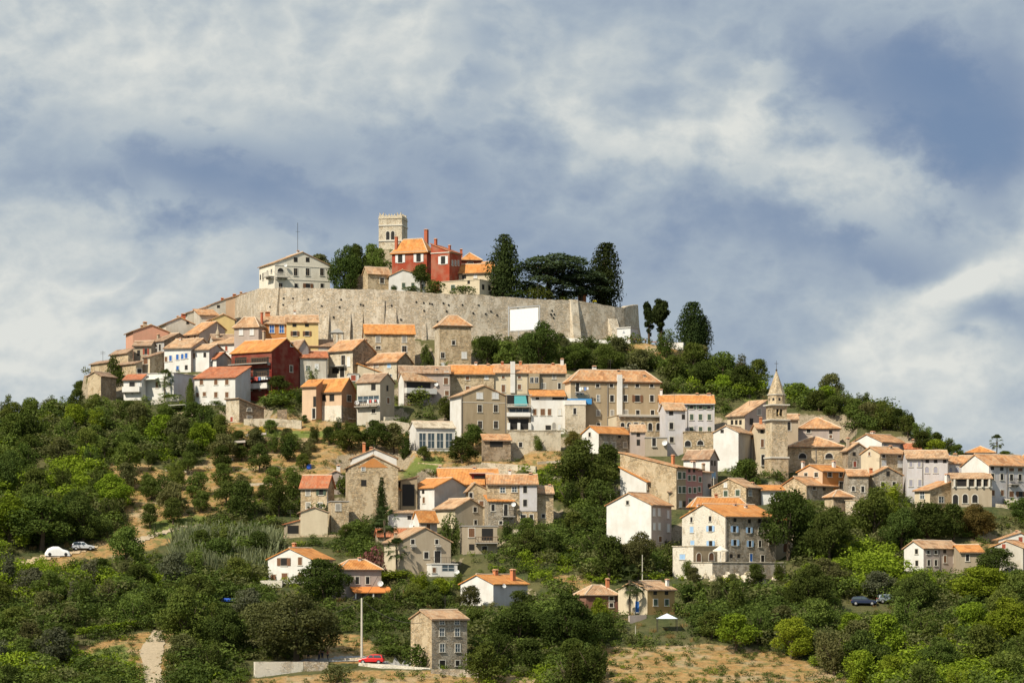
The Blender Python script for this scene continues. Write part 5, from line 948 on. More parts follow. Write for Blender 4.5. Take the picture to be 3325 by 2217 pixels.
def HZ(x, y):
    i = (x-GX[0])/DX; j = (y-GY[0])/DX; i0 = int(min(max(i, 0), len(GX)-2)); j0 = int(min(max(j, 0), len(GY)-2)); a, b = i-i0, j-j0
    return (Z[j0, i0]*(1-a)+Z[j0, i0+1]*a)*(1-b)+(Z[j0+1, i0]*(1-a)+Z[j0+1, i0+1]*a)*b
def ground(x, y):
    """where the line of sight through photo pixel (x,y) first meets the hill"""
    Ys = np.arange(330, 700, .6); Xs = (x-CX)/F*Ys; Zr = (HY-y)/F*Ys
    i = np.clip(((Xs-GX[0])/DX).astype(int), 0, len(GX)-2); j = np.clip(((Ys-GY[0])/DX).astype(int), 0, len(GY)-2)
    hit = np.nonzero(Z[j, i] >= Zr)[0]
    if len(hit) == 0: Y = depth(y)
    else: Y = Ys[hit[0]]
    X = (x-CX)/F*Y
    return Vector((X, Y, HZ(X, Y)))
# ground colour regions, drawn on the hillside (V coordinates)
DRY = [[(210, 1100), (300, 1075), (420, 1085), (500, 1040), (640, 1060), (700, 1090), (690, 1130), (500, 1170), (420, 1235), (330, 1268), (240, 1240), (300, 1190), (250, 1130)],
       [(500, 960), (690, 950), (800, 975), (1000, 1010), (1000, 1060), (900, 1110), (700, 1090), (560, 1060)],
       [(1370, 1478), (1450, 1488), (1640, 1478), (1800, 1500), (1990, 1580), (2050, 1700), (1300, 1700)],
       [(540, 1562), (840, 1540), (1000, 1540), (1240, 1556), (1240, 1700), (500, 1700)], [(680, 1520), (740, 1455), (830, 1455), (880, 1500), (860, 1525)],
       [(170, 1490), (330, 1450), (410, 1455), (385, 1600), (310, 1600), (310, 1512), (180, 1520)], [(20, 1325), (140, 1275), (240, 1240), (430, 1212), (330, 1262), (220, 1290), (90, 1320)],
       [(1260, 1325), (1330, 1318), (1420, 1390), (1390, 1410)], [(1410, 795), (1520, 785), (1600, 800), (1570, 835), (1490, 815)], [(2230, 1210), (2300, 1235), (2290, 1265), (2235, 1250)],
       [(1080, 1010), (1290, 1020), (1290, 1080), (1180, 1080), (960, 1080)], [(200, 1080), (330, 1060), (420, 1100), (330, 1130)]]
GRN = [[(1555, 830), (1640, 850), (1760, 930), (1690, 915)], [(900, 1050), (1010, 1050), (1030, 1090), (930, 1100)], [(200, 1500), (300, 1470), (290, 1530), (190, 1525)], [(330, 1200), (480, 1180), (480, 1220), (360, 1240)], [(600, 985), (860, 990), (860, 1000), (600, 1010)]]
XS = MX/MY*F+CX; YS = HY-Z/MY*F
def mask(polys):
    m = np.zeros(MX.shape)
    for p in polys: m = np.maximum(m, inside(XS, YS, [(x*1.41369, y*1.41369) for x, y in p]))
    return m
dry, grn = mask(DRY), mask(GRN)
def blur(m, k=2):
    for _ in range(k):
        m = (m+np.roll(m, 1, 0)+np.roll(m, -1, 0)+np.roll(m, 1, 1)+np.roll(m, -1, 1))/5
    return m
dryb, grnb = blur(dry.astype(float)), blur(grn.astype(float))
slope = np.hypot(*np.gradient(Z, DX)); rock = np.clip((slope-.75)/.8, 0, 1)
ny_, nx_ = Z.shape
verts = np.stack([MX, MY, Z], -1).reshape(-1, 3)
idx = np.arange(ny_*nx_).reshape(ny_, nx_)
faces = np.stack([idx[:-1, :-1], idx[:-1, 1:], idx[1:, 1:], idx[1:, :-1]], -1).reshape(-1, 4)
def np_mesh(name, verts, faces, mats, smooth=False, attr=None):
    me = bpy.data.meshes.new(name); nf, k = faces.shape
    me.vertices.add(len(verts)); me.vertices.foreach_set('co', verts.astype(np.float32).ravel())
    me.loops.add(nf*k); me.loops.foreach_set('vertex_index', faces.astype(np.int32).ravel())
    me.polygons.add(nf); me.polygons.foreach_set('loop_start', np.arange(0, nf*k, k, dtype=np.int32))
    if smooth: me.polygons.foreach_set('use_smooth', np.ones(nf, bool))
    for m in (mats if isinstance(mats, list) else [mats]): me.materials.append(m)
    if attr is not None:
        a = me.color_attributes.new('cover', 'FLOAT_COLOR', 'POINT'); a.data.foreach_set('color', attr.astype(np.float32).ravel())
    me.update(calc_edges=True); me.validate()
    return me
def ground_mat():
    m, t, b = base_mat('ground', 1.0)
    at_ = t.new('ShaderNodeVertexColor'); at_.layer_name = 'cover'
    s_ = t.new('ShaderNodeSeparateColor'); t.l.new(at_.outputs[0], s_.inputs[0])
    o = t.new('ShaderNodeTexCoord').outputs['Object']
    a, b2, c, f4 = t.noise(o, .18, 6, .6), t.noise(o, 1.3, 5, .65), t.noise(t.vmath('MULTIPLY', o, (1, 1, 3)), .5, 5, .6), t.noise(o, 5.0, 3, .7)
    gr = t.mix(t.ramp(b2, [(.35, 0.), (.65, 1.)]), (.035, .05, .016), (.095, .105, .035))
    gr = t.mix(t.ramp(a, [(.4, 0.), (.6, .6)]), gr, (.15, .13, .055))
    dr = t.mix(t.ramp(c, [(.35, 0.), (.7, 1.)]), (.38, .21, .072), (.49, .315, .135))
    dr = t.mix(t.ramp(b2, [(.50, 0.), (.72, .8)]), dr, (.13, .12, .045))
    dr = t.mix(t.ramp(t.noise(o, .55, 6, .68, .5), [(.50, 0.), (.60, .85)]), dr, (.17, .17, .055))
    dr = t.mix(t.ramp(f4, [(.50, 0.), (.75, .75)]), dr, (.16, .10, .04))
    dr = t.mix(t.ramp(a, [(.5, 0.), (.66, .5)]), dr, (.50, .42, .29))
    lush = t.mix(t.ramp(b2, [(.3, 0.), (.7, 1.)]), (.10, .15, .03), (.22, .23, .06))
    rk = t.mix(t.ramp(f4, [(.35, 0.), (.7, 1.)]), (.22, .17, .11), (.50, .42, .30))
    ed = t.math('ADD', s_.outputs[0], t.math('MULTIPLY', t.math('SUBTRACT', b2, .5), 1.1))
    col = t.mix(t.smooth(ed, .35, .6), gr, dr)
    col = t.mix(t.smooth(t.math('ADD', s_.outputs[1], t.math('MULTIPLY', t.math('SUBTRACT', b2, .5), .8)), .35, .65), col, lush)
    col = t.mix(t.smooth(t.math('ADD', s_.outputs[2], t.math('MULTIPLY', t.math('SUBTRACT', b2, .5), .8)), .35, .65), col, rk)
    t.put(b.inputs['Base Color'], col)
    bp = t.new('ShaderNodeBump'); bp.inputs['Strength'].default_value = 1; bp.inputs['Distance'].default_value = .35
    t.l.new(t.math('ADD', b2, t.math('MULTIPLY', f4, .5)), bp.inputs['Height']); t.l.new(bp.outputs[0], b.inputs['Normal'])
    return m
GM = ground_mat()
cov_ = np.stack([dryb, grnb, rock, np.ones_like(rock)], -1).reshape(-1, 4)
o = bpy.data.objects.new('hill_terrain', np_mesh('hill_terrain', verts, faces, GM, True, cov_)); COL.objects.link(o); tag(o, 'hillside of dry grass, earth and scrub below the town', 'hill', kind='structure')
# valley floor out to the horizon, joined below the hill
mb = MB(); R_ = 6000
mb.box(-R_, R_, -300, R_, -64, -60.5)
o = mb.build('valley_ground', flat('valley_fields', (.12, .13, .05), 1.0, 0, .4)); tag(o, 'flat valley floor spreading to the horizon', 'ground', kind='structure')
# skirt of the hill block down to the valley
mb = MB(); zr_ = [(GX[i], GY[0], Z[0, i]) for i in range(0, nx_, 4)]
for p, q in zip(zr_[:-1], zr_[1:]): mb.quad((p[0], p[1]-60, -60.6), (q[0], q[1]-60, -60.6), q, p)
for col_, sx in ((0, -1), (nx_-1, 1)):
    zr_ = [(GX[col_], GY[j], Z[j, col_]) for j in range(0, ny_, 4)]
    for p, q in zip(zr_[:-1], zr_[1:]): mb.quad((p[0]+sx*120, p[1], -60.6), (q[0]+sx*120, q[1], -60.6), q, p)
o = mb.build('hill_flank', flat('flank_scrub', (.07, .085, .03), 1.0, 0, .4)); tag(o, 'lower flanks of the hill falling to the valley', 'hill', kind='structure')

# ---- roads and paths draped on the hillside
def drape(name, label, t, A_, B_, mat, lift=.12, n=5, cat='path'):
    mb = MB()
    def res(P, m):
        P = [(nx(t, x), ny(t, y)) for x, y in P]; out = []
        for i in range(m+1):
            f = i/m*(len(P)-1); k = min(int(f), len(P)-2); f -= k; out.append((P[k][0]*(1-f)+P[k+1][0]*f, P[k][1]*(1-f)+P[k+1][1]*f))
        return out
    m = 60; a, b = res(A_, m), res(B_, m); G = []
    rj = random.Random(len(name)*7+len(label))
    wd = abs(a[m//2][0]-b[m//2][0])+abs(a[m//2][1]-b[m//2][1])
    jf = lambda p: (p[0]+rj.uniform(-.07, .07)*wd, p[1]+rj.uniform(-.04, .04)*wd)
    a, b = [jf(p) for p in a], [jf(p) for p in b]
    for (x0, y0), (x1, y1) in zip(a, b):
        r_ = []
        for k in range(n+1):
            g = ground(x0+(x1-x0)*k/n, y0+(y1-y0)*k/n); r_.append((g.x, g.y, g.z+lift))
        G.append(r_)
    for i in range(m):
        for k in range(n): mb.quad(G[i][k], G[i][k+1], G[i+1][k+1], G[i+1][k])
    o = mb.build(name, mat, smooth=True); tag(o, label, cat, kind='structure')
GRV = flat('gravel', (.43, .345, .235), 1.0, 0, .4)
drape('path', 'pale gravel path bending down from the orchard slope', 'N', [(1095, 300), (1180, 270), (1420, 205), (1640, 140), (1900, 100)], [(1310, 400), (1290, 300), (1430, 235), (1660, 165), (1900, 120)], GRV)
drape('gravel_path', 'wide pale gravel path climbing at the bottom left', 'N', [(1440, 1080), (1300, 1280), (1320, 1450), (1310, 1568), (1300, 1700)], [(1500, 1080), (1525, 1280), (1480, 1420), (1510, 1568), (1540, 1700)], GRV)
drape('track', 'light earth track beside the parked cars', 'N', [(110, 520), (330, 420), (520, 380), (700, 350), (900, 300)], [(130, 540), (380, 455), (540, 420), (720, 385), (910, 320)], flat('earth_track', (.50, .38, .24), 1.0, 0, .25))
drape('road', 'asphalt road passing below the tall stone house', 'O', [(560, 1085), (820, 1062), (1150, 1040), (1500, 1090), (1820, 1140)], [(560, 1120), (820, 1105), (1150, 1092), (1500, 1130), (1820, 1175)], flat('asphalt', (.36, .35, .33), .95, 0, .12), cat='road')

# ---- free-standing walls
def wallrun(name, label, t, pts, mat, th=.5, cat='wall', Y=None, kind=None, flatY=False):
    """pts: (x, ytop, ybase)"""
    P = []
    for x, yt, yb in pts:
        X, yt_, yb_ = nx(t, x), ny(t, yt), ny(t, yb)
        g = wpos(X, yb_, Y) if Y else ground(X, yb_)
        P.append((g, (HY-yt_)/F*g.y))
    O = P[0][0]; mb = MB()
    for (g0, t0), (g1, t1) in zip(P[:-1], P[1:]):
        d = Vector((g1.x-g0.x, g1.y-g0.y, 0)); L_ = d.length; d.normalize(); nr = Vector((-d.y, d.x, 0))*th
        m = max(1, int(L_/1.5))
        for k in range(m):
            f0, f1 = k/m, (k+1)/m
            a0, a1 = g0.lerp(g1, f0)-O, g0.lerp(g1, f1)-O; z0, z1 = t0+(t1-t0)*f0-O.z, t0+(t1-t0)*f1-O.z
            j = random.uniform(-.04, .04) if mat not in PAL else 0
            lo = [Vector((p.x, p.y, p.z-2.5)) for p in (a0, a1)]; hi = [Vector((a0.x, a0.y, z0+j)), Vector((a1.x, a1.y, z1+j))]
            mb.hexa([lo[0], lo[1], lo[1]+nr, lo[0]+nr], [hi[0], hi[1], hi[1]+nr, hi[0]+nr])
    o = mb.build(name, wallmat(mat) if isinstance(mat, str) else mat); o.location = O; tag(o, label, cat, kind=kind); return o
wallrun('stone_wall', 'tall pale dry-stone parapet at the bottom road bend', 'O', [(142, 1082, 1245), (600, 1078, 1195)], 'stonew', .6)
wallrun('stone_wall', 'ivy-grown grey continuation of the pale parapet', 'O', [(602, 1078, 1190), (840, 1082, 1180)], 'stoneg', .5)
wallrun('road_wall', 'low pale wall along the road behind the people', 'O', [(860, 1055, 1085), (1150, 1040, 1092)], 'stonel', .4)
wallrun('road_wall', 'white-topped low wall below the red car', 'O', [(1130, 1090, 1138), (1350, 1100, 1152), (1500, 1112, 1162), (1815, 1140, 1182)], 'stonew', .4)
wallrun('stone_wall', 'dark dry-stone wall right of the tall stone house', 'O', [(1820, 1150, 1205), (2000, 1150, 1220), (2352, 1165, 1245)], 'stoneg', .5)
wallrun('white_wall', 'long whitewashed low wall at the foot of the rampart', 'D', [(735, 1104, 1112), (1050, 1118, 1150), (1345, 1140, 1172)], 'white', .3)
wallrun('white_wall', 'slatted white fence below the white booth', 'D', [(1338, 1142, 1180), (1462, 1145, 1180)], 'white', .2, cat='fence')
wallrun('white_wall', 'white wall between the bare-trunk pines and dark cypress', 'D', [(1770, 1152, 1200), (1965, 1152, 1225)], 'white', .4)
wallrun('garden_wall', 'cream garden wall below the palm terrace', 'A', [(752, 1252, 1310), (1040, 1205, 1290)], 'stonew', .4)
wallrun('terrace_wall', 'white terrace wall under the palm', 'A', [(690, 1125, 1180), (990, 1128, 1200)], 'white', .3)
wallrun('stone_wall', 'rough retaining wall under the canopy terrace', 'A', [(858, 1378, 1470), (1200, 1365, 1480)], 'stone', .6)
wallrun('stone_wall', 'crumbling stone terrace left of the canopy wall', 'A', [(655, 1372, 1420), (760, 1400, 1460), (870, 1425, 1475)], 'stonel', .6)
wallrun('stone_wall', 'lower crumbling terrace on the left slope', 'A', [(810, 1500, 1545), (930, 1520, 1560)], 'stonel', .6)
wallrun('glass_fence', 'pale bluish fence beside the leftmost stone house', 'A', [(243, 1128, 1185), (470, 1098, 1160)], SH['u'], .1, cat='fence')
wallrun('stone_wall', 'broken wall between hut and outbuilding, upper left', 'A', [(378, 850, 930), (500, 842, 930)], 'stone', .6)
wallrun('stone_wall', 'dark garden wall beside the orange plastered house', 'E', [(0, 905, 1090), (125, 900, 1085)], 'stoned', .5)
wallrun('stone_wall', 'stone garden wall below the vine balcony', 'E', [(1375, 990, 1100), (1560, 1000, 1100)], 'stonel', .5)
wallrun('stone_wall', 'old garden wall under the glazed-door house', 'K', [(380, 195, 300), (560, 200, 310)], 'stone', .5)
wallrun('stone_wall', 'terrace wall before the vine cottage', 'L', [(180, 1062, 1120), (450, 1060, 1130), (960, 1050, 1110)], 'stone', .5)
wallrun('stone_wall', 'fallen wall remains at the mid left slope', 'M', [(1990, 835, 860), (2160, 815, 850)], 'stonel', .5)
wallrun('terrace_wall', 'stone terrace under the lower left white house', 'O', [(190, 308, 385), (400, 302, 385)], 'stonew', 3.0)
wallrun('stone_wall', 'low stone wall before the yellow cottage', 'P', [(720, 640, 720), (880, 632, 715)], 'pinkgrey', .4)
wallrun('garden_wall', 'cream terrace wall on the centre slope below rubble', 'R', [(1030, 190, 225), (1360, 180, 225)], 'cream', .4)
wallrun('stone_wall', 'stone wall beside silver car on the right', 'I', [(1675, 890, 950), (1810, 905, 960)], 'stonel', .5)
wallrun('garden_wall', 'pale wall below the large pale right house', 'I', [(1700, 842, 900), (1880, 842, 930)], 'offwhite', .5)

for k, (t, pts, lab, m) in enumerate((
  ('V', [(560, 962, 985), (625, 960, 984), (692, 966, 990)], 'long pale rubble wall under the apricot house terrace', 'stonel'),
  ('V', [(600, 1003, 1014), (700, 1006, 1018)], 'lower rubble terrace wall above the umbrella-shaped trees', 'stone'),
  ('V', [(840, 968, 1000), (900, 965, 1000), (940, 972, 1004)], 'stone garden wall right of the glazed veranda house', 'stonel'),
  ('V', [(225, 1092, 1101), (310, 1094, 1102)], 'short terrace wall over the bare earth plot', 'stone'),
  ('V', [(380, 1078, 1086), (440, 1082, 1090)], 'short stone terrace among the left slope trees', 'stonel'),
  ('V', [(540, 1112, 1120), (640, 1106, 1116)], 'low terrace wall left of the red-roofed stone house', 'stonel'),
  ('V', [(470, 1040, 1048), (540, 1046, 1054)], 'low terrace wall below the post shelter', 'stone'),
  ('V', [(960, 1062, 1074), (1015, 1066, 1080)], 'brown terrace wall left of the dark spreading tree', 'stone'),
  ('V', [(1105, 1062, 1084), (1180, 1066, 1090), (1230, 1070, 1088)], 'stone terrace wall above the red dormer roof', 'stonel'),
  ('V', [(1235, 1060, 1072), (1300, 1056, 1070)], 'short cream terrace wall right of the red dormer roof', 'stonel'),
  ('V', [(1420, 1360, 1376), (1460, 1356, 1372)], 'earth-stained wall behind the brick-red house', 'stoned'),
  ('V', [(1170, 1218, 1236), (1215, 1208, 1230)], 'crumbling pale wall below the half-white house', 'stonel'))):
    wallrun('stone_wall', lab, t, pts, m, .5)

def box_thing(name, label, cat, P, parts, rz=0):
    r = tag(empty(name, P, rz), label, cat)
    for nm, m, bx in parts:
        mb = MB()
        for b in bx: mb.box(*b)
        mb.build(nm, m, r)
    return r
# projection screen standing against the rampart
def screen():
    p0, p1 = RAT(1655)[0], RAT(1750)[0]; Ya = RAT(1655)[0][2]-3.4; Yb_ = Ya-.5
    a, b = wpos(1656, 1074, Ya), wpos(1748, 1068, Yb_); d = b-a; L_ = math.hypot(d.x, d.y); rz = math.atan2(d.y, d.x)
    hgt = (1074-1004)/F*Ya
    r = tag(empty('projection_screen', a, rz), 'large blank white projection screen on a metal truss', 'screen')
    mb = MB(); mb.hexa([(0, 0, 0), (L_, 0, .3), (L_, .08, .3), (0, .08, 0)], [(0, 0, hgt-.15), (L_, 0, hgt+.35), (L_, .08, hgt+.35), (0, .08, hgt-.15)]); mb.build('screen_cloth', flat('screen_white', (.86, .87, .88), .8), r)
    mb = MB(); al = flat('aluminium', (.5, .5, .5), .5, .4)
    for x in (-.3, L_+.3): mb.tube([(x, 0, -5), (x, 0, hgt+.7)], .13, 6)
    mb.tube([(-.3, 0, hgt+.25), (L_+.3, 0, hgt+.72)], .12, 6); mb.tube([(-.3, 0, -.2), (L_+.3, 0, .15)], .08, 6); mb.tube([(L_*.3, -.1, -1.0), (L_*.8, -.1, -.8)], .07, 5); mb.tube([(L_*.3, -.1, -1.5), (L_*.8, -.1, -1.3)], .07, 5)
    mb.tube([(L_*.3, -.1, -5), (L_*.3, -.1, -.2)], .06, 5); mb.tube([(L_*.8, -.1, -5), (L_*.8, -.1, 0)], .06, 5)
    mb.build('truss', al, r)
screen()
# white booth with its small emblem and line of lettering
def booth():
    a = wpos(nx('D', 1462), ny('D', 1118), 604.5); r = tag(empty('booth', a, rad(52)), 'white box booth with small grey emblem at the rampart foot', 'booth')
    px = 612/F*.34014
    A = 72*px/math.cos(rad(52))*1.0; B = 122*px/math.sin(rad(52)); hh = 105*px
    mb = MB(); mb.box(0, A, 0, B, -2.5, hh); mb.build('wall', SH['w'], r)
    mb = MB(); mb.box(-.2, A+.2, -.2, B+.2, hh+.002, hh+.22); mb.build('roof', flat('booth_roof', (.55, .53, .5), .8), r)
    g = flat('sign_grey', (.28, .30, .34), .8)
    mb = MB()
    for k in range(3):
        an = math.pi/2+k*2.0944; cy, cz = B*.5, hh*.62; pts = [(0, 0), (.16, .14), (0, .46), (-.16, .14)]
        P = [(cy+(x*math.cos(an-math.pi/2)-y*math.sin(an-math.pi/2)), cz+(x*math.sin(an-math.pi/2)+y*math.cos(an-math.pi/2))) for x, y in pts]
        mb.hexa([(-.004, y, z) for y, z in P], [(-.02, y, z) for y, z in P])
    mb.build('emblem', g, r)
    mb = MB(); x = A*.25
    for wd in (.16, .12, .16, .12, .15, .12, .13): mb.box(x, x+wd, -.02, -.004, hh*.50, hh*.50+.26); x += wd+.07
    mb.build('lettering', g, r)
booth()
# orange-topped tables by the booth
g0 = wpos(nx('D', 1470), ny('D', 1168), 604); tO = flat('orange_cloth', (.55, .20, .05), .8)
for k in range(5):
    P = Vector((g0.x+k*2.3, g0.y+k*.25, HZ(g0.x+k*2.3, g0.y+k*.25)))
    r = tag(empty('table', P, .1), 'orange-topped bench table beside the white booth, %s from left' % 'first second third fourth fifth'.split()[k], 'table', 'bench tables by the booth')
    mb = MB(); mb.box(-.95, .95, -.45, .45, .72, .80); mb.build('tabletop', tO, r)
    for sx in (-.8, .8): mb = MB(); mb.box(sx-.05, sx+.05, -.35, .35, 0, .72); mb.build('leg', M_WOOD, r)
# parasol, gazebo and canopies
def parasol(P, label, w, hgt, col, name='parasol'):
    r = tag(empty(name, P), label, 'parasol'); mb = MB(); mb.tube([(0, 0, 0), (0, 0, hgt)], .05, 6); mb.build('pole', SH['w'], r)
    mb = MB(); n = 8; rim = [(w/2*math.cos(i*.7854), w/2*math.sin(i*.7854), hgt-.75) for i in range(n)]; r2 = [(x, y, z-.22) for x, y, z in rim]; ap = (0, 0, hgt)
    for i in range(n): j = (i+1) % n; mb.quad(rim[i], rim[j], ap); mb.quad(r2[i], r2[j], rim[j], rim[i]); mb.quad(rim[j], rim[i], (0, 0, hgt-.12))
    mb.build('canopy', flat(col[0], col[1], .85), r)
Pg = wpos(nx('J', 1222), ny('J', 1238), Yb-9); parasol(Pg, 'cream parasol open on the stone terrace', 160*.319*Pg.y/F, 2.6*1.05, ('cream_parasol', (.72, .66, .55)))
g = ground(nx('P', 1075), ny('P', 800)); 
r = tag(empty('gazebo', g), 'pale blue-white garden canopy in the lower wood', 'gazebo'); mb = MB()
rim = [(1.6*sx, 1.6*sy, 2.0) for sx, sy in ((-1, -1), (1, -1), (1, 1), (-1, 1))]
for i in range(4): mb.quad(rim[i], rim[(i+1) % 4], (0, 0, 2.8)); 
mb.build('canopy', flat('gazebo_cloth', (.62, .68, .76), .8), r); mb = MB()
for x, y, z in rim: mb.tube([(x*.93, y*.93, 0), (x*.93, y*.93, 2.24)], .05, 5)
mb.build('frame', M_IRON, r)
g = ground(nx('A', 1010), ny('A', 1385)); g = wpos(nx('A', 1010), ny('A', 1370), g.y+.8); r = tag(empty('canopy', g), 'low cream canopy over the wall-top terrace, left', 'canopy'); mb = MB()
mb.hexa([(-1.4, -1.6, 1.15), (2.2, -1.6, 1.35), (2.2, 1.6, 1.6), (-1.4, 1.6, 1.4)], [(-1.4, -1.6, 1.22), (2.2, -1.6, 1.42), (2.2, 1.6, 1.67), (-1.4, 1.6, 1.47)]); mb.build('canopy_cloth', flat('cream_canvas', (.72, .68, .58), .9), r)
for x, y in ((-1.3, -1.5), (2.1, -1.5), (2.1, 1.5), (-1.3, 1.5)): mb = MB(); mb.tube([(x, y, -.4), (x, y, 1.35)], .07, 6); mb.build('post', SH['w'], r)
g = wpos(nx('B', 1240), ny('B', 1400), 594); r = tag(empty('garden_pavilion', g), 'small grey pavilion in the garden under the rampart', 'pavilion'); mb = MB()
for x in (-1.1, 0, 1.1): mb.box(x-.15, x+.15, -1.2, -.9, -.5, 1.6); mb.box(x-.15, x+.15, .9, 1.2, -.5, 1.6)
mb.build('pillar', M_SUR, r); mb = MB(); mb.hexa([(-1.5, -1.5, 1.6), (1.5, -1.5, 1.6), (1.5, 1.5, 1.6), (-1.5, 1.5, 1.6)], [(-.3, -.3, 2.5), (.3, -.3, 2.5), (.3, .3, 2.5), (-.3, .3, 2.5)]); mb.build('roof', flat('slate', (.30, .29, .27), .8), r)
# little open shelters on the left slope
for (t, x, y, lab, w_) in (('M', 2150, 810, 'rickety post shelter with tin roof on the left slope', 5.0), ('L', 100, 180, 'dark lean-to shelter below the yellow shrub', 4.0)):
    g = ground(nx(t, x), ny(t, y)); r = tag(empty('shelter', g, .1), lab, 'shelter'); mb = MB()
    mb.hexa([(-w_/2, -1.5, 2.0), (w_/2, -1.5, 2.3), (w_/2, 1.5, 2.8), (-w_/2, 1.5, 2.5)], [(-w_/2, -1.5, 2.08), (w_/2, -1.5, 2.38), (w_/2, 1.5, 2.88), (-w_/2, 1.5, 2.58)]); mb.build('roof_sheet', flat('tin', (.42, .36, .30), .6), r)
    for sx in (-1, 0, 1):
        for sy in (-1, 1): mb = MB(); mb.tube([(sx*w_*.46, sy*1.35, -.3), (sx*w_*.46, sy*1.35, 2.4)], .06, 5); mb.build('post', M_WOOD, r)
# poles
def pole(t, x, yt, yb, label, r_=.14, mat='concrete_pole', arm=False):
    g = ground(nx(t, x), ny(t, yb)); z = (HY-ny(t, yt))/F*g.y; mb = MB(); mb.tube([(0, 0, -.5), (0, 0, (z-g.z)*.5), (0, 0, z-g.z)], [r_, r_*.85, r_*.65], 8)
    r = tag(empty('utility_pole', g), label, 'pole'); mb.build('shaft', flat(mat, (.56, .52, .44), .9), r)
    if arm: mb = MB(); mb.tube([(0, 0, z-g.z-.4), (-1.0, 0, z-g.z-.25)], .04, 5); mb.box(-1.35, -.85, -.12, .12, z-g.z-.3, z-g.z-.12); mb.build('lamp_head', M_IRON, r)
pole('O', 1160, 472, 1062, 'tall tapered concrete pole beside the red car', .2, arm=True)
pole('P', 840, 60, 380, 'thin pale pole above the yellow cottage roof', .09)
pole('J', 100, 540, 760, 'slim pole at the left corner of the brilliant white gable', .07)
pole('J', 1152, 370, 560, 'pale pole before the rubble gabled house', .10)
pole('P', 775, 735, 860, 'short slim post below the yellow cottage', .06)
for x_, Y_ in ((nx('D', 578), 608), (nx('D', 1348), 634)):
    P = wpos(x_, 975, Y_); mb = MB(); mb.tube([(0, 0, 0), (0, 0, 3.2)], .05, 5); r = tag(empty('lamp_post', P), 'thin lamp post behind the rampart, ' + ('left of the bush' if Y_ == 608 else 'right of the dark cypress'), 'lamp'); mb.build('shaft', M_IRON, r); mb = MB(); mb.box(-.2, .2, -.2, .2, 3.2, 3.5); mb.build('lantern', M_IRON, r)
# cars
def car(P, rz, label, col, L_=3.9, W_=1.65, name='parked_car'):
    r = tag(empty(name, P, rz), label, 'car'); m = flat('paint_'+col[0], col[1], .3); m.node_tree.nodes['Principled BSDF'].inputs['Specular IOR Level'].default_value = .6
    low = [(-L_/2, .32), (-L_/2+.03, .75), (-L_/2+.12, .88), (L_*.17, .92), (L_*.36, .82), (L_/2-.05, .68), (L_/2, .5), (L_/2-.02, .30)]
    cab = [(-L_/2+.10, .88), (-L_/2+.32, 1.34), (-L_*.18, 1.44), (L_*.02, 1.42), (L_*.20, .92)]
    def ext(prof, w, ins=0, nm='body', mat=m, tz=None):
        mb = MB(); n = len(prof)
        ww = [w if not tz or z < .95 else w-tz for x, z in prof]
        mb.hexa([(x, -ww[i], z) for i, (x, z) in enumerate(prof)], [(x, ww[i], z) for i, (x, z) in enumerate(prof)]); return mb
    mb = ext(low, W_/2); body = mb.build('body', m, r)
    bv = body.modifiers.new('bevel', 'BEVEL'); bv.width = .07; bv.segments = 2
    mb = ext(cab, W_/2-.06, tz=.14); cb = mb.build('cabin', m, r); bv = cb.modifiers.new('bevel', 'BEVEL'); bv.width = .06; bv.segments = 2
    for s_ in (-1, 1):
        for a, b in (((-L_/2+.42, 1.28), (-L_*.10, .98)), ((-L_*.08, 1.30), (L_*.12, .98))):
            mb = MB(); y1 = (W_/2-.075)
            xs0, xs1 = a[0], b[0]
            q = [(xs0-.12 if a[0] < -.9 else xs0, .96), (xs1, .96), (xs1-(.0 if a[0] < -.9 else .26), 1.30), (xs0+.06, 1.30)]
            yy = [W_/2-.055, W_/2-.055, W_/2-.165, W_/2-.165]
            mb.hexa([(x, s_*(yy[i]+.0), z) for i, (x, z) in enumerate(q)], [(x, s_*(yy[i]+.03), z) for i, (x, z) in enumerate(q)]); mb.build('side_window', M_GLASS, r)
    for (x0, z0, x1, z1, nm) in ((L_*.19, .95, L_*.035, 1.38, 'windscreen'), (-L_/2+.10, .95, -L_/2+.29, 1.30, 'rear_window')):
        s_ = 1 if x0 > 0 else -1; mb = MB(); mb.hexa([(x0+s_*.02, -W_/2+.2, z0), (x0+s_*.02, W_/2-.2, z0), (x1+s_*.02, W_/2-.28, z1), (x1+s_*.02, -W_/2+.28, z1)], [(x0+s_*.05, -W_/2+.2, z0), (x0+s_*.05, W_/2-.2, z0), (x1+s_*.05, W_/2-.28, z1), (x1+s_*.05, -W_/2+.28, z1)]); mb.build(nm, M_GLASS, r)
    for x in (-L_*.31, L_*.32):
        for s_ in (-1, 1):
            mb = MB(); mb.tube([(x, s_*(W_/2-.16), .31), (x, s_*(W_/2+.02), .31)], .31, 14); wh = mb.build('wheel', flat('tyre', (.03, .03, .03), .8), r)
            mb = MB(); mb.tube([(x, s_*(W_/2+.021), .31), (x, s_*(W_/2+.035), .31)], .18, 10); mb.build('rim', flat('rim_metal', (.5, .5, .5), .4, .5), wh)
    for s_ in (-1, 1):
        mb = MB(); mb.box(L_/2-.09, L_/2+.0, s_*.45-.17, s_*.45+.17, .60, .72); mb.build('headlight', SH['w'], r)
        mb = MB(); mb.box(-L_/2-.01, -L_/2+.05, s_*.6-.1, s_*.6+.1, .66, .86); mb.build('taillight', flat('taillight', (.35, .02, .02), .4), r)
    return r
P = ground(nx('O', 1255), ny('O', 1118)); car(P, rad(174), 'small red hatchback on the road behind the low wall', ('red', (.62, .02, .02)), 3.7)
P = ground(nx('N', 770), ny('N', 345)); car(P, rad(8), 'silver hatchback on the track at the left wood edge', ('silver', (.55, .57, .6)), 3.9)
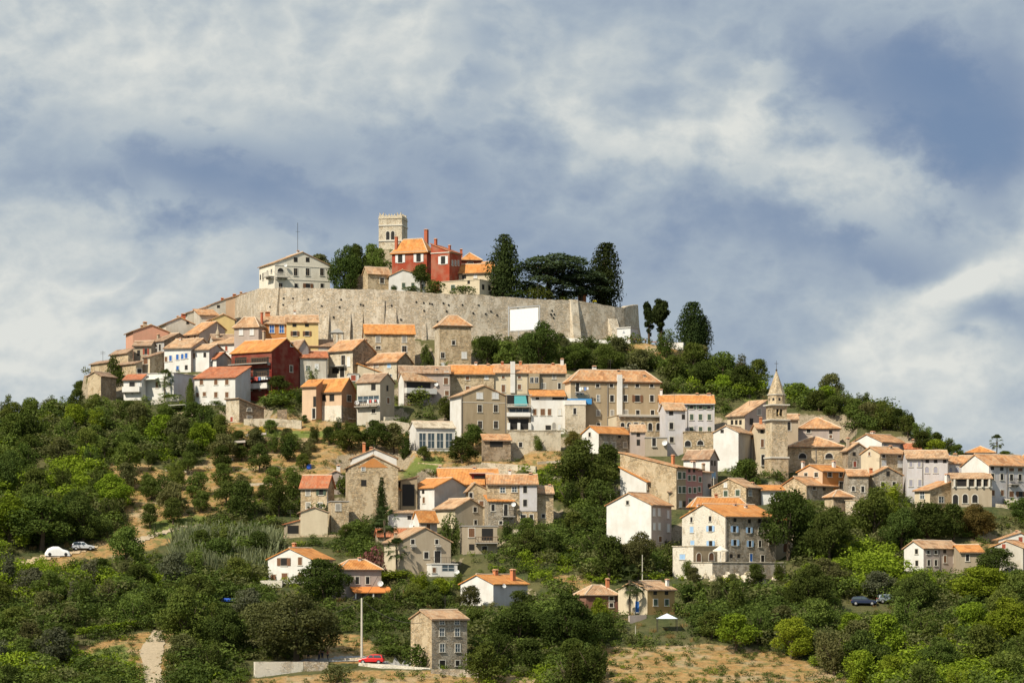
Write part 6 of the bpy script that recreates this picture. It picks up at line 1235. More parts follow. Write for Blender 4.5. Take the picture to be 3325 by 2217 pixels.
P = ground(nx('Q', 800), ny('Q', 860)); car(P, rad(-10), 'dark blue car half hidden among the lower right trees', ('navy', (.015, .025, .06)), 4.1)
P = ground(nx('Q', 1030), ny('Q', 835)); car(P, rad(5), 'grey car right of the dark blue car', ('grey', (.22, .26, .28)), 3.8)
P = ground(nx('I', 1690), ny('I', 888)); car(P, rad(-15), 'silver car parked below the large pale right house', ('pale', (.62, .64, .68)), 3.6)
# car under a white sheet
P = ground(nx('N', 530), ny('N', 400)); mb = MB(); n = 16; prof = [(-2.1, .05, 0), (-2.05, .55, .7), (-1.6, 1.25, .80), (-.8, 1.62, .78), (.2, 1.6, .76), (.9, 1.15, .8), (1.7, .95, .8), (2.1, .6, .72), (2.15, .05, 0)]
rows_ = []
for x, z, w_ in prof:
    k = len(mb.v); rows_.append(k)
    for i in range(n+1):
        a = math.pi*i/n; cx_, cz_ = math.cos(a), math.sin(a)
        mb.v.append((x, -.92*math.copysign(abs(cx_)**.45, cx_), z*abs(cz_)**.4+random.uniform(-.02, .02)))
for a, b in zip(rows_[:-1], rows_[1:]):
    for i in range(n): mb.f.append((a+i, a+i+1, b+i+1, b+i)); mb.m.append(0)
r = tag(empty('covered_car', P, rad(12)), 'car hidden under a white sheet on the left track', 'car'); mb.build('cover', flat('sheet_white', (.78, .78, .77), .8), r, True)
mb = MB()
for x in (-1.3, 1.4): mb.tube([(x, -.95, .28), (x, -.80, .28)], .28, 12)
mb.build('wheel', flat('tyre', (.03, .03, .03), .8), r)
# stair
g0, g1 = ground(nx('O', 85), ny('O', 500)), wpos(nx('O', 215), ny('O', 345), ground(nx('O', 190), ny('O', 385)).y)
r = tag(empty('stone_stair', g0), 'concrete outside stair left of the lower left white house', 'stair'); mb = MB(); n = 16; d = g1-g0
for k in range(n): x0, x1 = d.x*k/n, d.x*(k+1)/n; z = d.z*(k+1)/n; mb.hexa([(x0, d.y*k/n-.6, z-1.2), (x1, d.y*k/n-.6, z-1.2), (x1, d.y*k/n+.6, z-1.2), (x0, d.y*k/n+.6, z-1.2)], [(x0, d.y*k/n-.6, z), (x1, d.y*k/n-.6, z), (x1, d.y*k/n+.6, z), (x0, d.y*k/n+.6, z)])
mb.build('steps', flat('stair_concrete', (.44, .37, .30), .9), r)
# swimming-pool blue and other small colour notes
for t, x, y, lab, c_, s_ in (('N', 2115, 830, 'bright blue garden paddling pool on the lower left slope', (.04, .12, .55), 1.2), ('L', 637, 400, 'small bright blue barrel above the red-roofed stone house', (.04, .12, .55), .45)):
    g = ground(nx(t, x), ny(t, y)); mb = MB(); mb.lathe([(s_, 0), (s_*1.05, .25), (s_, .5 if s_ > 1 else .9), (s_*.85, .45 if s_ > 1 else .85)], (0, 0, 0), 14)
    r = mb.build('paddling_pool' if s_ > 1 else 'barrel', flat('blue_plastic', c_, .4)); r.location = g; tag(r, lab, 'pool' if s_ > 1 else 'barrel')
P = wpos(nx('D', 1118), ny('D', 758), 617.5); mb = MB(); mb.hexa([(-.5, -.3, -.2), (.5, -.3, -.2), (.5, .3, -.2), (-.5, .3, -.2)], [(-.35, -.3, .25), (.4, -.3, .2), (.4, .3, .2), (-.35, .3, .25)]); r = mb.build('sunshade', flat('yellow_cloth', (.80, .62, .02), .7)); r.location = P; tag(r, 'bright yellow cloth shade peeping over the rampart', 'sunshade')
for k, (x, y, w_) in enumerate(((815, 705, 60), (1000, 712, 60))):
    P = wpos(nx('D', x), ny('D', y), 621); r = tag(empty('kiosk', P), ('small brick-orange kiosk behind the rampart, beside white post', 'small brick-orange kiosk behind the rampart, under the cedar')[k], 'kiosk'); mb = MB(); mb.box(-.9, .9, -1, 1, -2.5, .25); mb.build('wall', CH['brick'], r); mb = MB(); mb.hexa([(-1.1, -1.2, .252), (1.1, -1.2, .252), (1.1, 1.2, .252), (-1.1, 1.2, .252)], [(-1.1, -.1, .7), (1.1, -.1, .7), (1.1, .1, .7), (-1.1, .1, .7)]); mb.build('roof', roofmat('red'), r)
# limestone boulders under the big terrace
RK = stone('limestone', (.60, .54, .43), 1.2, .4, .3)
def rock(t, x, y, w_, h_, lab):
    g = ground(nx(t, x), ny(t, y)); R_ = w_*TILES[t][2]/F*g.y/2; Hh = h_*TILES[t][2]/F*g.y; mb = MB(); n, m = 12, 6; rr = random.Random(int(x*7+y))
    for i in range(m+1):
        a = math.pi/2*i/m
        for j in range(n): q = 6.2832*j/n; k = 1+rr.uniform(-.18, .18); mb.v.append((R_*math.cos(a)*math.cos(q)*k, R_*.7*math.cos(a)*math.sin(q)*k, (Hh+.6)*math.sin(a)*k-.6))
    for i in range(m):
        for j in range(n): mb.f.append((i*n+j, i*n+(j+1) % n, (i+1)*n+(j+1) % n, (i+1)*n+j)); mb.m.append(0)
    o = mb.build('boulder', RK); o.location = g; tag(o, lab, 'boulder')
rock('P', 1870, 340, 230, 80, 'largest cream limestone outcrop below the terrace wall')
for k, (x, y, w_, h_) in enumerate(((900, 270, 100, 50), (1000, 250, 120, 60), (1380, 250, 90, 60), (1440, 290, 60, 50), (1520, 320, 90, 50), (1650, 300, 110, 60), (1740, 300, 70, 50), (1990, 345, 90, 50), (2100, 320, 70, 40))):
    rock('P', x, y, w_, h_, 'pale limestone boulder under the terrace wall, %s from left' % 'first second third fourth fifth sixth seventh eighth ninth'.split()[k])
# people at the road bend
def person(t, x, y, hpx, label, shirt, trousers, pose=0, face=0.):
    g = ground(nx(t, x), ny(t, y)); s_ = 1.72
    r = empty('person', g, face)
    J = {'pel': (0, 0, .95), 'che': (.02, 0, 1.28), 'nec': (.02, 0, 1.48), 'hed': (.04, 0, 1.60), 'top': (.04, 0, 1.72), 'sl': (0, .19, 1.42), 'el': (.03, .27, 1.15), 'wl': (.14, .24, .92), 'hl': (.18, .22, .84),
         'sr': (0, -.19, 1.42), 'er': (.02, -.27, 1.15), 'wr': (.1, -.26, .92), 'hr': (.13, -.25, .84), 'kl': (.06, .10, .50), 'al': (-.05, .11, .09), 'tl': (.12, .12, .05), 'kr': (-.02, -.10, .50), 'ar': (-.10, -.11, .09), 'tr': (.07, -.12, .05), 'il': (0, .09, .88), 'ir': (0, -.09, .88)}
    if pose == 1:
        J.update(el=(.22, .25, 1.18), wl=(.40, .10, 1.22), hl=(.46, .06, 1.24), che=(.08, 0, 1.26), nec=(.12, 0, 1.45), hed=(.17, 0, 1.56), top=(.19, 0, 1.68))
    E = [('pel', 'che'), ('che', 'nec'), ('nec', 'hed'), ('hed', 'top'), ('che', 'sl'), ('sl', 'el'), ('el', 'wl'), ('wl', 'hl'), ('che', 'sr'), ('sr', 'er'), ('er', 'wr'), ('wr', 'hr'), ('pel', 'il'), ('il', 'kl'), ('kl', 'al'), ('al', 'tl'), ('pel', 'ir'), ('ir', 'kr'), ('kr', 'ar'), ('ar', 'tr')]
    Rr = dict(pel=.15, che=.17, nec=.06, hed=.105, top=.07, sl=.075, el=.048, wl=.034, hl=.04, sr=.075, er=.048, wr=.034, hr=.04, kl=.062, al=.042, tl=.04, kr=.062, ar=.042, tr=.04, il=.10, ir=.10)
    def skin(keys, edges, nm, mat, grow=1.0, parent=None):
        ks = list(keys); me = bpy.data.meshes.new(nm); me.from_pydata([J[k] for k in ks], [(ks.index(a), ks.index(b)) for a, b in edges], [])
        o = bpy.data.objects.new(nm, me); COL.objects.link(o); sk = o.modifiers.new('skin', 'SKIN')
        for i, k in enumerate(ks): me.skin_vertices[0].data[i].radius = (Rr[k]*grow*.8, Rr[k]*grow) if k in ('che', 'pel') else (Rr[k]*grow,)*2
        me.skin_vertices[0].data[0].use_root = True
        o.modifiers.new('sub', 'SUBSURF').levels = 1; o.modifiers['sub'].render_levels = 1; me.materials.append(mat); o.parent = parent; return o
    sk_ = flat('skin', (.42, .24, .16), .7)
    b = skin(J.keys(), E, 'body', sk_, 1, r)
    skin(['pel', 'che', 'sl', 'el', 'sr', 'er'], [('pel', 'che'), ('che', 'sl'), ('sl', 'el'), ('che', 'sr'), ('sr', 'er')], 'shirt', flat('cloth_%s' % shirt[0], shirt[1], .9), 1.17, r)
    skin(['pel', 'il', 'kl', 'al', 'ir', 'kr', 'ar'], [('pel', 'il'), ('il', 'kl'), ('kl', 'al'), ('pel', 'ir'), ('ir', 'kr'), ('kr', 'ar')], 'trousers', flat('cloth_%s' % trousers[0], trousers[1], .9), 1.16, r)
    mb = MB(); hx, hy, hz = J['hed']; mb.lathe([(.105, 0), (.118, .06), (.10, .13), (.05, .165)], (hx-.025, hy, hz+.0), 10); mb.build('hair', flat('hair', (.05, .03, .02), .8), r, True)
    tag(r, label, 'person')
person('O', 650, 1082, 60, 'person in a dark brown top standing left of the group at the wall', ('brown', (.10, .05, .04)), ('dark', (.05, .05, .06)), 0, rad(-70))
person('O', 752, 1080, 60, 'person in dark clothes bending beside the pale shirted one', ('black', (.02, .02, .025)), ('navy', (.03, .04, .08)), 1, rad(-20))
person('O', 784, 1072, 70, 'person in a pale lilac shirt standing mid group', ('lilac', (.55, .52, .60)), ('navy', (.03, .04, .08)), 0, rad(-110))
person('O', 836, 1078, 60, 'person in a reddish top leaning at the right of the group', ('rust', (.22, .08, .06)), ('dark', (.05, .05, .06)), 1, rad(200))

def wire(A_, B_, label, sag=1.2):
    mb = MB(); mb.tube([A_.lerp(B_, i/10)-A_-Vector((0, 0, sag*4*(i/10)*(1-i/10))) for i in range(11)], .035, 4); o = mb.build('overhead_wire', M_IRON); o.location = A_; tag(o, label, 'wire')
_p = ground(nx('O', 1160), ny('O', 1062)); _t = wpos(nx('O', 1160), ny('O', 490), _p.y)
wire(_t, wpos(nx('O', 1335), ny('O', 215), ground(nx('O', 1335), ny('O', 480)).y), 'thin wire from the concrete pole up to the tiled porch house', .5)
wire(_t, wpos(nx('O', 1830), ny('O', 690), ground(nx('O', 1828), ny('O', 1145)).y), 'thin wire from the concrete pole to the tall stone house', 1.5)
wire(_t, wpos(nx('O', 60), ny('O', 640), _p.y+8), 'thin wire running left from the concrete pole over the trees', 2.0)
for k, (t, x, y, n_, lab) in enumerate((('A', 1805, 1035, 6, 'washing hung along the lower balcony of the dark red house'), ('E', 1150, 800, 5, 'washing and white oddments on the glazed veranda rail'), ('F', 1890, 640, 4, 'white washing on the tenement corner balcony')  )):
    X_, y_ = nx(t, x), ny(t, y); best = [q for q in RECTS if q[0] < X_ < q[1] and q[2] < y_ < q[3]]
    Yq = min([q[4] for q in best] or [ground(X_, y_).y])-.6; g = wpos(X_, y_, Yq); r = tag(empty('washing', g), lab, 'washing'); rr = random.Random(k); mb = MB(); mb.tube([(-.4, 0, .42), (n_*.5+.1, 0, .42)], .015, 4); mb.build('line', M_IRON, r)
    for i in range(n_):
        w_ = rr.uniform(.3, .45); h_ = rr.uniform(.45, .8); mb = MB(); mb.box(i*.5-.1, i*.5-.1+w_, -.01, .01, .42-h_, .42)
        cc = rr.choice([(.8, .8, .8), (.75, .75, .72), (.15, .25, .5), (.6, .12, .1), (.8, .8, .8)]); mb.build('cloth', flat('wash_%.2f_%.2f' % cc[:2], cc, .9), r)
# ================================================================ vegetation
def leafmat(name, c1, c2, hue=.25):
    m = bpy.data.materials.new(name); m.use_nodes = True; t = NT(m.node_tree); t.n.clear()
    o = t.new('ShaderNodeTexCoord').outputs['Object']; oi = t.new('ShaderNodeObjectInfo').outputs['Random']
    geo = t.new('ShaderNodeNewGeometry').outputs['Random Per Island']
    f = t.noise(o, 4.0, 3, .6)
    col = t.mix(t.ramp(f, [(.3, 0.), (.7, 1.)]), c1, c2)
    col = t.mix(t.math('MULTIPLY', geo, .6), col, tuple(x*.35 for x in c1))
    hs = t.new('ShaderNodeHueSaturation'); t.put(hs.inputs['Color'], col)
    t.put(hs.inputs['Value'], t.math('ADD', .72, t.math('MULTIPLY', oi, .60)))
    t.put(hs.inputs['Hue'], t.math('ADD', .5-.012, t.math('MULTIPLY', t.math('FRACT', t.math('MULTIPLY', oi, 7.3)), .034)))
    df = t.new('ShaderNodeBsdfDiffuse'); t.l.new(hs.outputs[0], df.inputs[0])
    tr = t.new('ShaderNodeBsdfTranslucent'); t.put(tr.inputs[0], t.mix(1.0, hs.outputs[0], (1.25, 1.25, .5), 'MULTIPLY'))
    ms = t.new('ShaderNodeMixShader'); ms.inputs[0].default_value = .28; t.l.new(df.outputs[0], ms.inputs[1]); t.l.new(tr.outputs[0], ms.inputs[2])
    out = t.new('ShaderNodeOutputMaterial'); t.l.new(ms.outputs[0], out.inputs[0]); return m
LM = dict(dark=leafmat('leaves_dark', (.058, .080, .020), (.118, .146, .036)), mid=leafmat('leaves_mid', (.088, .122, .026), (.185, .215, .050)),
          yellow=leafmat('leaves_yellow_green', (.145, .195, .018), (.30, .345, .036)), olive=leafmat('leaves_olive', (.10, .108, .040), (.20, .195, .078)),
          grey=leafmat('leaves_silver', (.10, .11, .065), (.185, .185, .110)), ever=leafmat('needles_dark', (.028, .042, .015), (.074, .094, .030)),
          cedar=leafmat('needles_blue_green', (.07, .105, .062), (.16, .205, .12)), autumn=leafmat('leaves_rusty', (.115, .095, .028), (.21, .155, .05)),
          gold=leafmat('leaves_golden', (.50, .38, .02), (.70, .55, .05)), rose=leafmat('blossom_pink', (.30, .10, .12), (.12, .10, .05)), palm=leafmat('palm_fronds', (.06, .085, .03), (.13, .15, .06)),
          reed=leafmat('reed_blades', (.25, .28, .15), (.44, .46, .27)))
BARK = flat('bark', (.10, .075, .05), .95, 0, .3)
TONE = dict(dark='dark green', mid='mid green', yellow='bright yellow-green', olive='olive green', grey='silvery grey-green', ever='blackish green', autumn='rusty brown', gold='golden yellow', cedar='blue-green', rose='pink-flowered', palm='green')
def leaf_quads(C, N, size, asp=.62, rng=RNG, jitter=.75):
    """one small tilted quad per centre"""
    n = len(C); N = N+rng.normal(0, jitter, (n, 3)); N /= np.linalg.norm(N, axis=1, keepdims=True)+1e-9
    r = rng.normal(0, 1, (n, 3)); a = np.cross(N, r); a /= np.linalg.norm(a, axis=1, keepdims=True)+1e-9; b = np.cross(N, a)
    s = (size*rng.uniform(.6, 1.35, n))[:, None]; a = a*s; b = b*s*asp
    V = np.stack([C-a*.5-b*.15, C-b*.5, C+a*.5+b*.1, C+b*.5], 1).reshape(-1, 3)
    return V, np.arange(4*n).reshape(n, 4)
def lobes(L, n, rng, flat_=.8):
    """leaf centres over a set of lobes (cx,cy,cz,r)"""
    L = np.array(L); w_ = L[:, 3]**2; pick = rng.choice(len(L), n, p=w_/w_.sum())
    d = rng.normal(0, 1, (n, 3)); d[:, 2] += .25; d /= np.linalg.norm(d, axis=1, keepdims=True)
    rr = L[pick, 3]*rng.uniform(.62, 1.06, n)**.7
    bump = 1+.16*np.sin(d[:, 0]*9+pick)*np.sin(d[:, 1]*8+pick*2)+.10*np.sin(d[:, 2]*13+pick)
    P = L[pick, :3]+d*(rr*bump)[:, None]*np.array([1, 1, flat_]); return P, d
def mk_broad(seed, n=3800, wid=1.0, lo=.16, size=.052, spiky=0.):
    rng = np.random.default_rng(seed); L = []
    k = rng.integers(17, 24)
    for i in range(k):
        z = rng.uniform(0, 1); prof = math.sin(math.pi*(.18+.74*z))**.8*(1 if z < .75 else .88)
        a = rng.uniform(0, 6.283); q = rng.uniform(.25, .36)*prof*wid
        r = rng.uniform(.12, .20)
        L.append((math.cos(a)*q, math.sin(a)*q, lo+r*.8+(1-lo-r*1.7)*z, r))
    L.append((0, 0, .55, .27)); L.append((rng.uniform(-.08, .08), rng.uniform(-.08, .08), .84, .16))
    P, N = lobes(L, n, rng); P[:, 2] = np.clip(P[:, 2], .04, 1.02)
    if spiky: P += rng.normal(0, spiky, P.shape)
    return leaf_quads(P, N, size, rng=rng), L
def mk_open(seed, n=3600):
    # loose crown: a few upright branches, each carrying its own uneven tufts, with air between them
    rng = np.random.default_rng(seed); L = []
    for i in range(rng.integers(5, 8)):
        a = rng.uniform(0, 6.283); q = rng.uniform(.05, .34); top = rng.uniform(.6, 1.0)-.25*q
        for k in range(5):
            z = .12+(top-.12)*(k+.6)/5; L.append((math.cos(a)*q*(.5+.5*z)+rng.normal(0, .04), math.sin(a)*q*(.5+.5*z)+rng.normal(0, .04), z, rng.uniform(.08, .15)*(1.2-.5*z)))
    P, N = lobes(L, n, rng, 1.15); P += rng.normal(0, .016, P.shape); P[:, 2] = np.clip(P[:, 2], .03, 1.03)
    return leaf_quads(P, N, .05, asp=.5, rng=rng), L
def mk_cyp(seed, n=3600, base=.03, egg=0.):
    rng = np.random.default_rng(seed); L = []
    for i in range(46):
        z = (i+.5)/46; w_ = .5*min(1, (z+.10)*3.0+.3)*(1-z)**(.60 if not egg else .40)+.04; a = rng.uniform(0, 6.283)*1; q = w_*rng.uniform(.15, .66)
        L.append((math.cos(a)*q, math.sin(a)*q, base+z*(.95-base), .07+w_*.42*rng.uniform(.7, 1.1)))
    P, N = lobes(L, n, rng, 1.25); N[:, 2] += .6; P[:, 2] = np.clip(P[:, 2], .01, 1.0)
    return leaf_quads(P, N, .046, rng=rng), L
def mk_cedar(seed, n=15000):
    rng = np.random.default_rng(seed); C, N = [], []
    pads = [(rng.uniform(-.34, .34), rng.uniform(-.28, .28), rng.uniform(.28, .93), rng.uniform(.13, .24)) for _ in range(20)]+[(-.3, 0, .90, .17), (-.12, .1, .95, .17), (.1, -.05, .93, .2), (.3, .05, .78, .2), (.05, -.2, .66, .28), (-.33, 0, .6, .16), (.34, -.1, .5, .2), (.1, -.3, .42, .26)]
    per = n//len(pads)
    for x, y, z, r in pads:
        a = rng.uniform(0, 6.283, per); q = np.sqrt(rng.uniform(0, 1, per)); rag = 1+.2*np.sin(a*5+x*20)+.12*np.sin(a*11)
        px_, py_ = np.cos(a)*q*r*rag, np.sin(a)*q*r*rag
        C.append(np.stack([x+px_, y+py_, z-q**2*.07+rng.normal(0, .011, per)-.05*(q > .8)*rng.uniform(0, 1, per)], 1)); N.append(np.stack([px_*.5, py_*.5, np.full(per, .8)], 1))
    C = np.concatenate(C); N = np.concatenate(N); return leaf_quads(C, N, .036, rng=rng, jitter=.4), pads
def mk_pollard(seed, n=4200):
    rng = np.random.default_rng(seed); L = [(rng.uniform(-.16, .16), rng.uniform(-.16, .16), .45+.5*k/9, .2*(1.15-abs(k/9-.55))) for k in range(10)]+[(rng.uniform(-.2, .2), rng.uniform(-.2, .2), rng.uniform(.5, .9), .16) for _ in range(6)]+[(.05, 0, .36, .12), (-.1, 0, .28, .07)]
    L = [(x, y, z, r) for x, y, z, r in L]
    P, N = lobes(L, n, rng, .42); return leaf_quads(P, N, .07, rng=rng), L
def mk_bush(seed, n=420, size=.14):
    rng = np.random.default_rng(seed); L = [(rng.uniform(-.25, .25), rng.uniform(-.25, .25), rng.uniform(.2, .6), rng.uniform(.2, .34)) for _ in range(6)]
    P, N = lobes(L, n, rng, .9); P[:, 2] = np.clip(P[:, 2], 0, 1); return leaf_quads(P, N, size, rng=rng), L
def to_mesh(name, q): return np_mesh(name, q[0], q[1], BARK)
MESHES = {'broad': [to_mesh('broad_crown', mk_broad(10+i, n=4600, lo=(.02, .05, .0, .14, .03, .0, .06)[i], wid=(1, 1.1, .9, 1, 1.15, .8, 1)[i], spiky=(0, .014, .008, .02, 0, .018, .01)[i])[0]) for i in range(7)]+[to_mesh('broad_crown', mk_open(130+i)[0]) for i in range(4)],
          'big': [to_mesh('big_crown', mk_broad(40+i, n=10500, size=.036, lo=(.0, .05, .02)[i], spiky=.006)[0]) for i in range(3)],
          'cypress': [to_mesh('cypress_crown', mk_cyp(60+i, n=8500)[0]) for i in range(2)], 'egg': [to_mesh('oval_crown', mk_cyp(70, 8500, .06, 1.)[0])],
          'cedar': [to_mesh('cedar_crown', mk_cedar(80)[0])], 'pollard': [to_mesh('pollard_crown', mk_pollard(90+i)[0]) for i in range(2)],
          'bush': [to_mesh('bush_crown', mk_bush(95+i, n=900, size=.085)[0]) for i in range(3)]}
# shuttlecock fan palm
def palm_mesh(seed):
    rr = random.Random(seed); mb = MB()
    for k in range(34):
        az = rr.uniform(0, 6.283); el = rr.uniform(-.9, 1.35); L_ = rr.uniform(.24, .33)
        d = Vector((math.cos(az)*math.cos(el), math.sin(az)*math.cos(el), math.sin(el))); c = Vector((0, 0, .80)); p = c+d*L_
        s_ = d.cross(Vector((0, 0, 1))).normalized(); up_ = s_.cross(d)
        mb.quad(c-s_*.006, c+s_*.006, p+s_*.004, p-s_*.004)
        for j in range(-5, 6):
            a = j*.26; bd = (d*math.cos(a)+s_*math.sin(a)); tip = p+bd*.19+Vector((0, 0, -.05-abs(j)*.006)); m_ = p+bd*.10+up_*.01
            w_ = s_*math.cos(a)*.012-d*math.sin(a)*.012; mb.quad(p-w_*.3, p+w_*.3, m_+w_, m_-w_); mb.quad(m_-w_, m_+w_, tip)
    me = bpy.data.meshes.new('palm_crown'); me.from_pydata(mb.v, [], mb.f); me.materials.append(BARK); return me
MESHES['palm'] = [palm_mesh(5), palm_mesh(6)]
def trunk_mesh(kind, seed):
    rr = random.Random(seed); mb = MB()
    if kind == 'palm': mb.tube([(0, 0, -.06), (.01, 0, .3), (0, 0, .62), (0, 0, .82)], [.032, .028, .036, .05], 7)
    elif kind == 'pollard': mb.tube([(0, 0, -.06), (.02, 0, .3), (0, 0, .6), (.02, 0, .8)], [.075, .06, .05, .02], 7)
    elif kind in ('cypress', 'egg'): mb.tube([(0, 0, -.08), (0, 0, .4), (0, 0, .8)], [.06, .045, .012], 6)
    elif kind == 'cedar':
        mb.tube([(0, 0, -.08), (.01, 0, .4), (0, 0, .85)], [.035, .028, .012], 7)
        for k in range(9): a = rr.uniform(0, 6.28); z = rr.uniform(.3, .85); mb.tube([(0, 0, z-.08), (math.cos(a)*.18, math.sin(a)*.18, z), (math.cos(a)*.34, math.sin(a)*.3, z-.01)], [.014, .009, .004], 5)
    else:
        b = (rr.uniform(-.04, .04), rr.uniform(-.04, .04)); mb.tube([(0, 0, -.12), (b[0]*.5, b[1]*.5, .15), (b[0], b[1], .34), (0, 0, .7)], [.042, .03, .024, .008], 7)
        for k in range(6): a = k*1.05+rr.uniform(-.3, .3); z = rr.uniform(.2, .42); mb.tube([(b[0]*z*2, b[1]*z*2, z), (math.cos(a)*.14, math.sin(a)*.14, z+.14), (math.cos(a)*.28, math.sin(a)*.28, z+.28+rr.uniform(0, .1))], [.017, .011, .004], 5)
    me = bpy.data.meshes.new('trunk'); me.from_pydata(mb.v, [], mb.f); me.materials.append(BARK); return me
TR = {k: [trunk_mesh(k, 3+i) for i in range(3 if k in ('broad', 'big') else 1)] for k in ('broad', 'big', 'palm', 'pollard', 'cypress', 'egg', 'cedar')}
USED = {}; NTREE = [0]; ALLT = []
KINDN = dict(broad=('broadleaf_tree', 'tree', 'tree'), big=('broadleaf_tree', 'tree', 'tree'), cypress=('cypress_tree', 'cypress', 'tree'), egg=('evergreen_tree', 'evergreen tree', 'tree'), cedar=('cedar_tree', 'cedar', 'tree'),
             pollard=('pine_tree', 'bare-trunked pine', 'tree'), palm=('palm_tree', 'fan palm', 'palm'), bush=('shrub', 'shrub', 'shrub'))
def rel(x, y):
    b = min(LAND, key=lambda l: math.hypot(l[0]-x, (l[1]-y)*1.15)); dx, dy = x-b[0], y-b[1]; d = math.hypot(dx, dy)
    if abs(dx) > abs(dy)*1.2: w_ = 'left of ' if dx < 0 else 'right of '
    else: w_ = 'above ' if dy < 0 else 'below '
    if d > 240: w_ = ('far ' if w_[0] in 'lr' else 'well ')+w_
    return w_+b[2]
def tree(kind, tone, x, y, w_, h_, label=None, Y=None, t='V', P=None, rz=None):
    X, yb = nx(t, x), ny(t, y); wp, hp = w_*TILES[t][2], h_*TILES[t][2]
    g = P if P is not None else (wpos(X, yb, Y) if Y else ground(X, yb))
    if Y is None and P is None and label:      # a singled-out plant stands in front of the house it is seen against
        for _ in range(30):
            if not any(x0 < X < x1 and y0 < yb < y1 and g.y > Y_-1.6 for x0, x1, y0, y1, Y_ in RECTS): break
            yb += 2; hp += 2; g = ground(X, yb)
    W_, H_ = wp/F*g.y, hp/F*g.y
    nm, word, cat = KINDN[kind]
    if kind == 'broad' and W_ > 7.5: kind = 'big'
    r = empty(nm, g, rz if rz is not None else random.uniform(0, 6.28)); r.scale = (W_, W_, H_)
    if kind == 'palm': r.scale = (H_*.9, H_*.9, H_)
    cm = random.choice(MESHES[kind]); c = bpy.data.objects.new('crown' if kind != 'bush' else 'foliage', cm); COL.objects.link(c); c.parent = r
    c.material_slots[0].link = 'OBJECT'; c.material_slots[0].material = LM[tone]
    if kind != 'bush': k = bpy.data.objects.new('trunk', random.choice(TR[kind])); COL.objects.link(k); k.parent = r
    sz = 'small' if H_ < 4.2 else 'tall' if H_ > 8 else 'medium'
    if H_ > 11: sz = 'very tall'
    ALLT.append((r, label, sz, tone, word, X, yb-hp/2, cat)); NTREE[0] += 1
    return r
# --- singled-out trees
tree('cypress', 'ever', 1158, 690, 104, 150, 'tall dark conical cypress left end of the rampart grove', 613)
tree('egg', 'ever', 1389, 712, 96, 152, 'tall dark evergreen at the right end of the rampart grove', 626)
tree('cedar', 'cedar', 1262, 708, 196, 128, 'wide flat-topped blue-green cedar between two dark evergreens', 618)
tree('cedar', 'cedar', 1335, 708, 150, 92, 'lower spreading cedar tucked against the right dark evergreen', 620)
tree('bush', 'mid', 1235, 690, 75, 44, 'rounded green shrub under the cedar behind the rampart', 612)
tree('bush', 'mid', 1300, 704, 60, 34, 'dark low shrub right of the rounded one under the cedar', 616)
tree('bush', 'dark', 1190, 684, 50, 26, 'small shrub at the foot of the left cypress', 611)
tree('broad', 'dark', 793, 690, 84, 130, 'big dark tree beside the pale villa on the rampart', 617)
tree('broad', 'dark', 820, 665, 60, 108, 'dark tree crown between villa tree and golden-green tree', 622)
tree('broad', 'mid', 856, 660, 86, 104, 'rounded golden-green tree left of the crenellated tower', 630)
tree('broad', 'olive', 735, 640, 70, 58, 'tree crown peeping over the villa roof', 642)
tree('broad', 'dark', 968, 665, 52, 60, 'round dark tree before the red palace', 609)
tree('bush', 'mid', 1002, 676, 60, 42, 'shrub between white rampart cottage and cream annex', 606.5)
tree('bush', 'mid', 1068, 676, 66, 26, 'leafy shrub before the cream annex on the rampart', 605)
tree('bush', 'dark', 945, 672, 56, 20, 'low shrub before the white rampart cottage', 606)
tree('bush', 'dark', 905, 668, 20, 18, 'tiny shrub at the rampart edge below the stone house', 606)
tree('pollard', 'ever', 1491, 797, 44, 102, 'slim bare-trunked pine nearest the rampart end', 607)
tree('pollard', 'ever', 1519, 797, 66, 110, 'fuller bare-trunked pine right of the slim one', 606)
tree('egg', 'ever', 1588, 815, 84, 120, 'broad blackish evergreen on the right skyline', 602)
tree('egg', 'ever', 1612, 818, 60, 92, 'narrower blackish evergreen leaning on the broad one', 604)
tree('palm', 'palm', 378, 903, 30, 44, 'dark fan palm on the white terrace')
tree('palm', 'palm', 355, 1236, 24, 27, 'small fan palm beside the gravel path bend')
tree('palm', 'palm', 440, 1211, 20, 24, 'tiny fan palm on the dry slope right of the path bend')
tree('palm', 'palm', 911, 1318, 40, 70, 'tall fan palm in front of the cream gabled house')
tree('palm', 'palm', 884, 1228, 30, 50, 'fan palm at the foot of the ivy column')
tree('palm', 'palm', 1447, 1410, 50, 96, 'thick-trunked fan palm before the yellow cottage')
tree('palm', 'palm', 1462, 0+1240, 20, 40, 'slender palm by the tall pink house') if False else None
tree('cypress', 'mid', 437, 930, 24, 62, 'slim leaning cypress left of the seven-window white house')
tree('cypress', 'ever', 877, 1220, 36, 118, 'dark ivy-clad column tree by the stone house corner')
tree('bush', 'gold', 595, 1003, 34, 26, 'golden yellow shrub above the lean-to shelter')
tree('bush', 'rose', 856, 1290, 66, 60, 'pink-flowered oleander left of the cream gabled house')
tree('bush', 'dark', 1088, 1505 , 1, 1, 'x') if False else None
tree('broad', 'dark', 1340, 1145, 150, 140, 'large dark tree left of the orange lean-roofed house')
tree('broad', 'dark', 1395, 1120, 80, 95, None)
tree('broad', 'mid', 1085, 1040, 62, 68, 'round green tree before the large tan gabled house')
tree('broad', 'dark', 1062, 1072, 84, 62, 'dark spreading tree below the glazed-door house')
tree('broad', 'dark', 1120, 845, 84, 76, None); tree('broad', 'mid', 1165, 850, 76, 66, None); tree('broad', 'dark', 1240, 845, 112, 84, 'large dark tree below the projection screen')
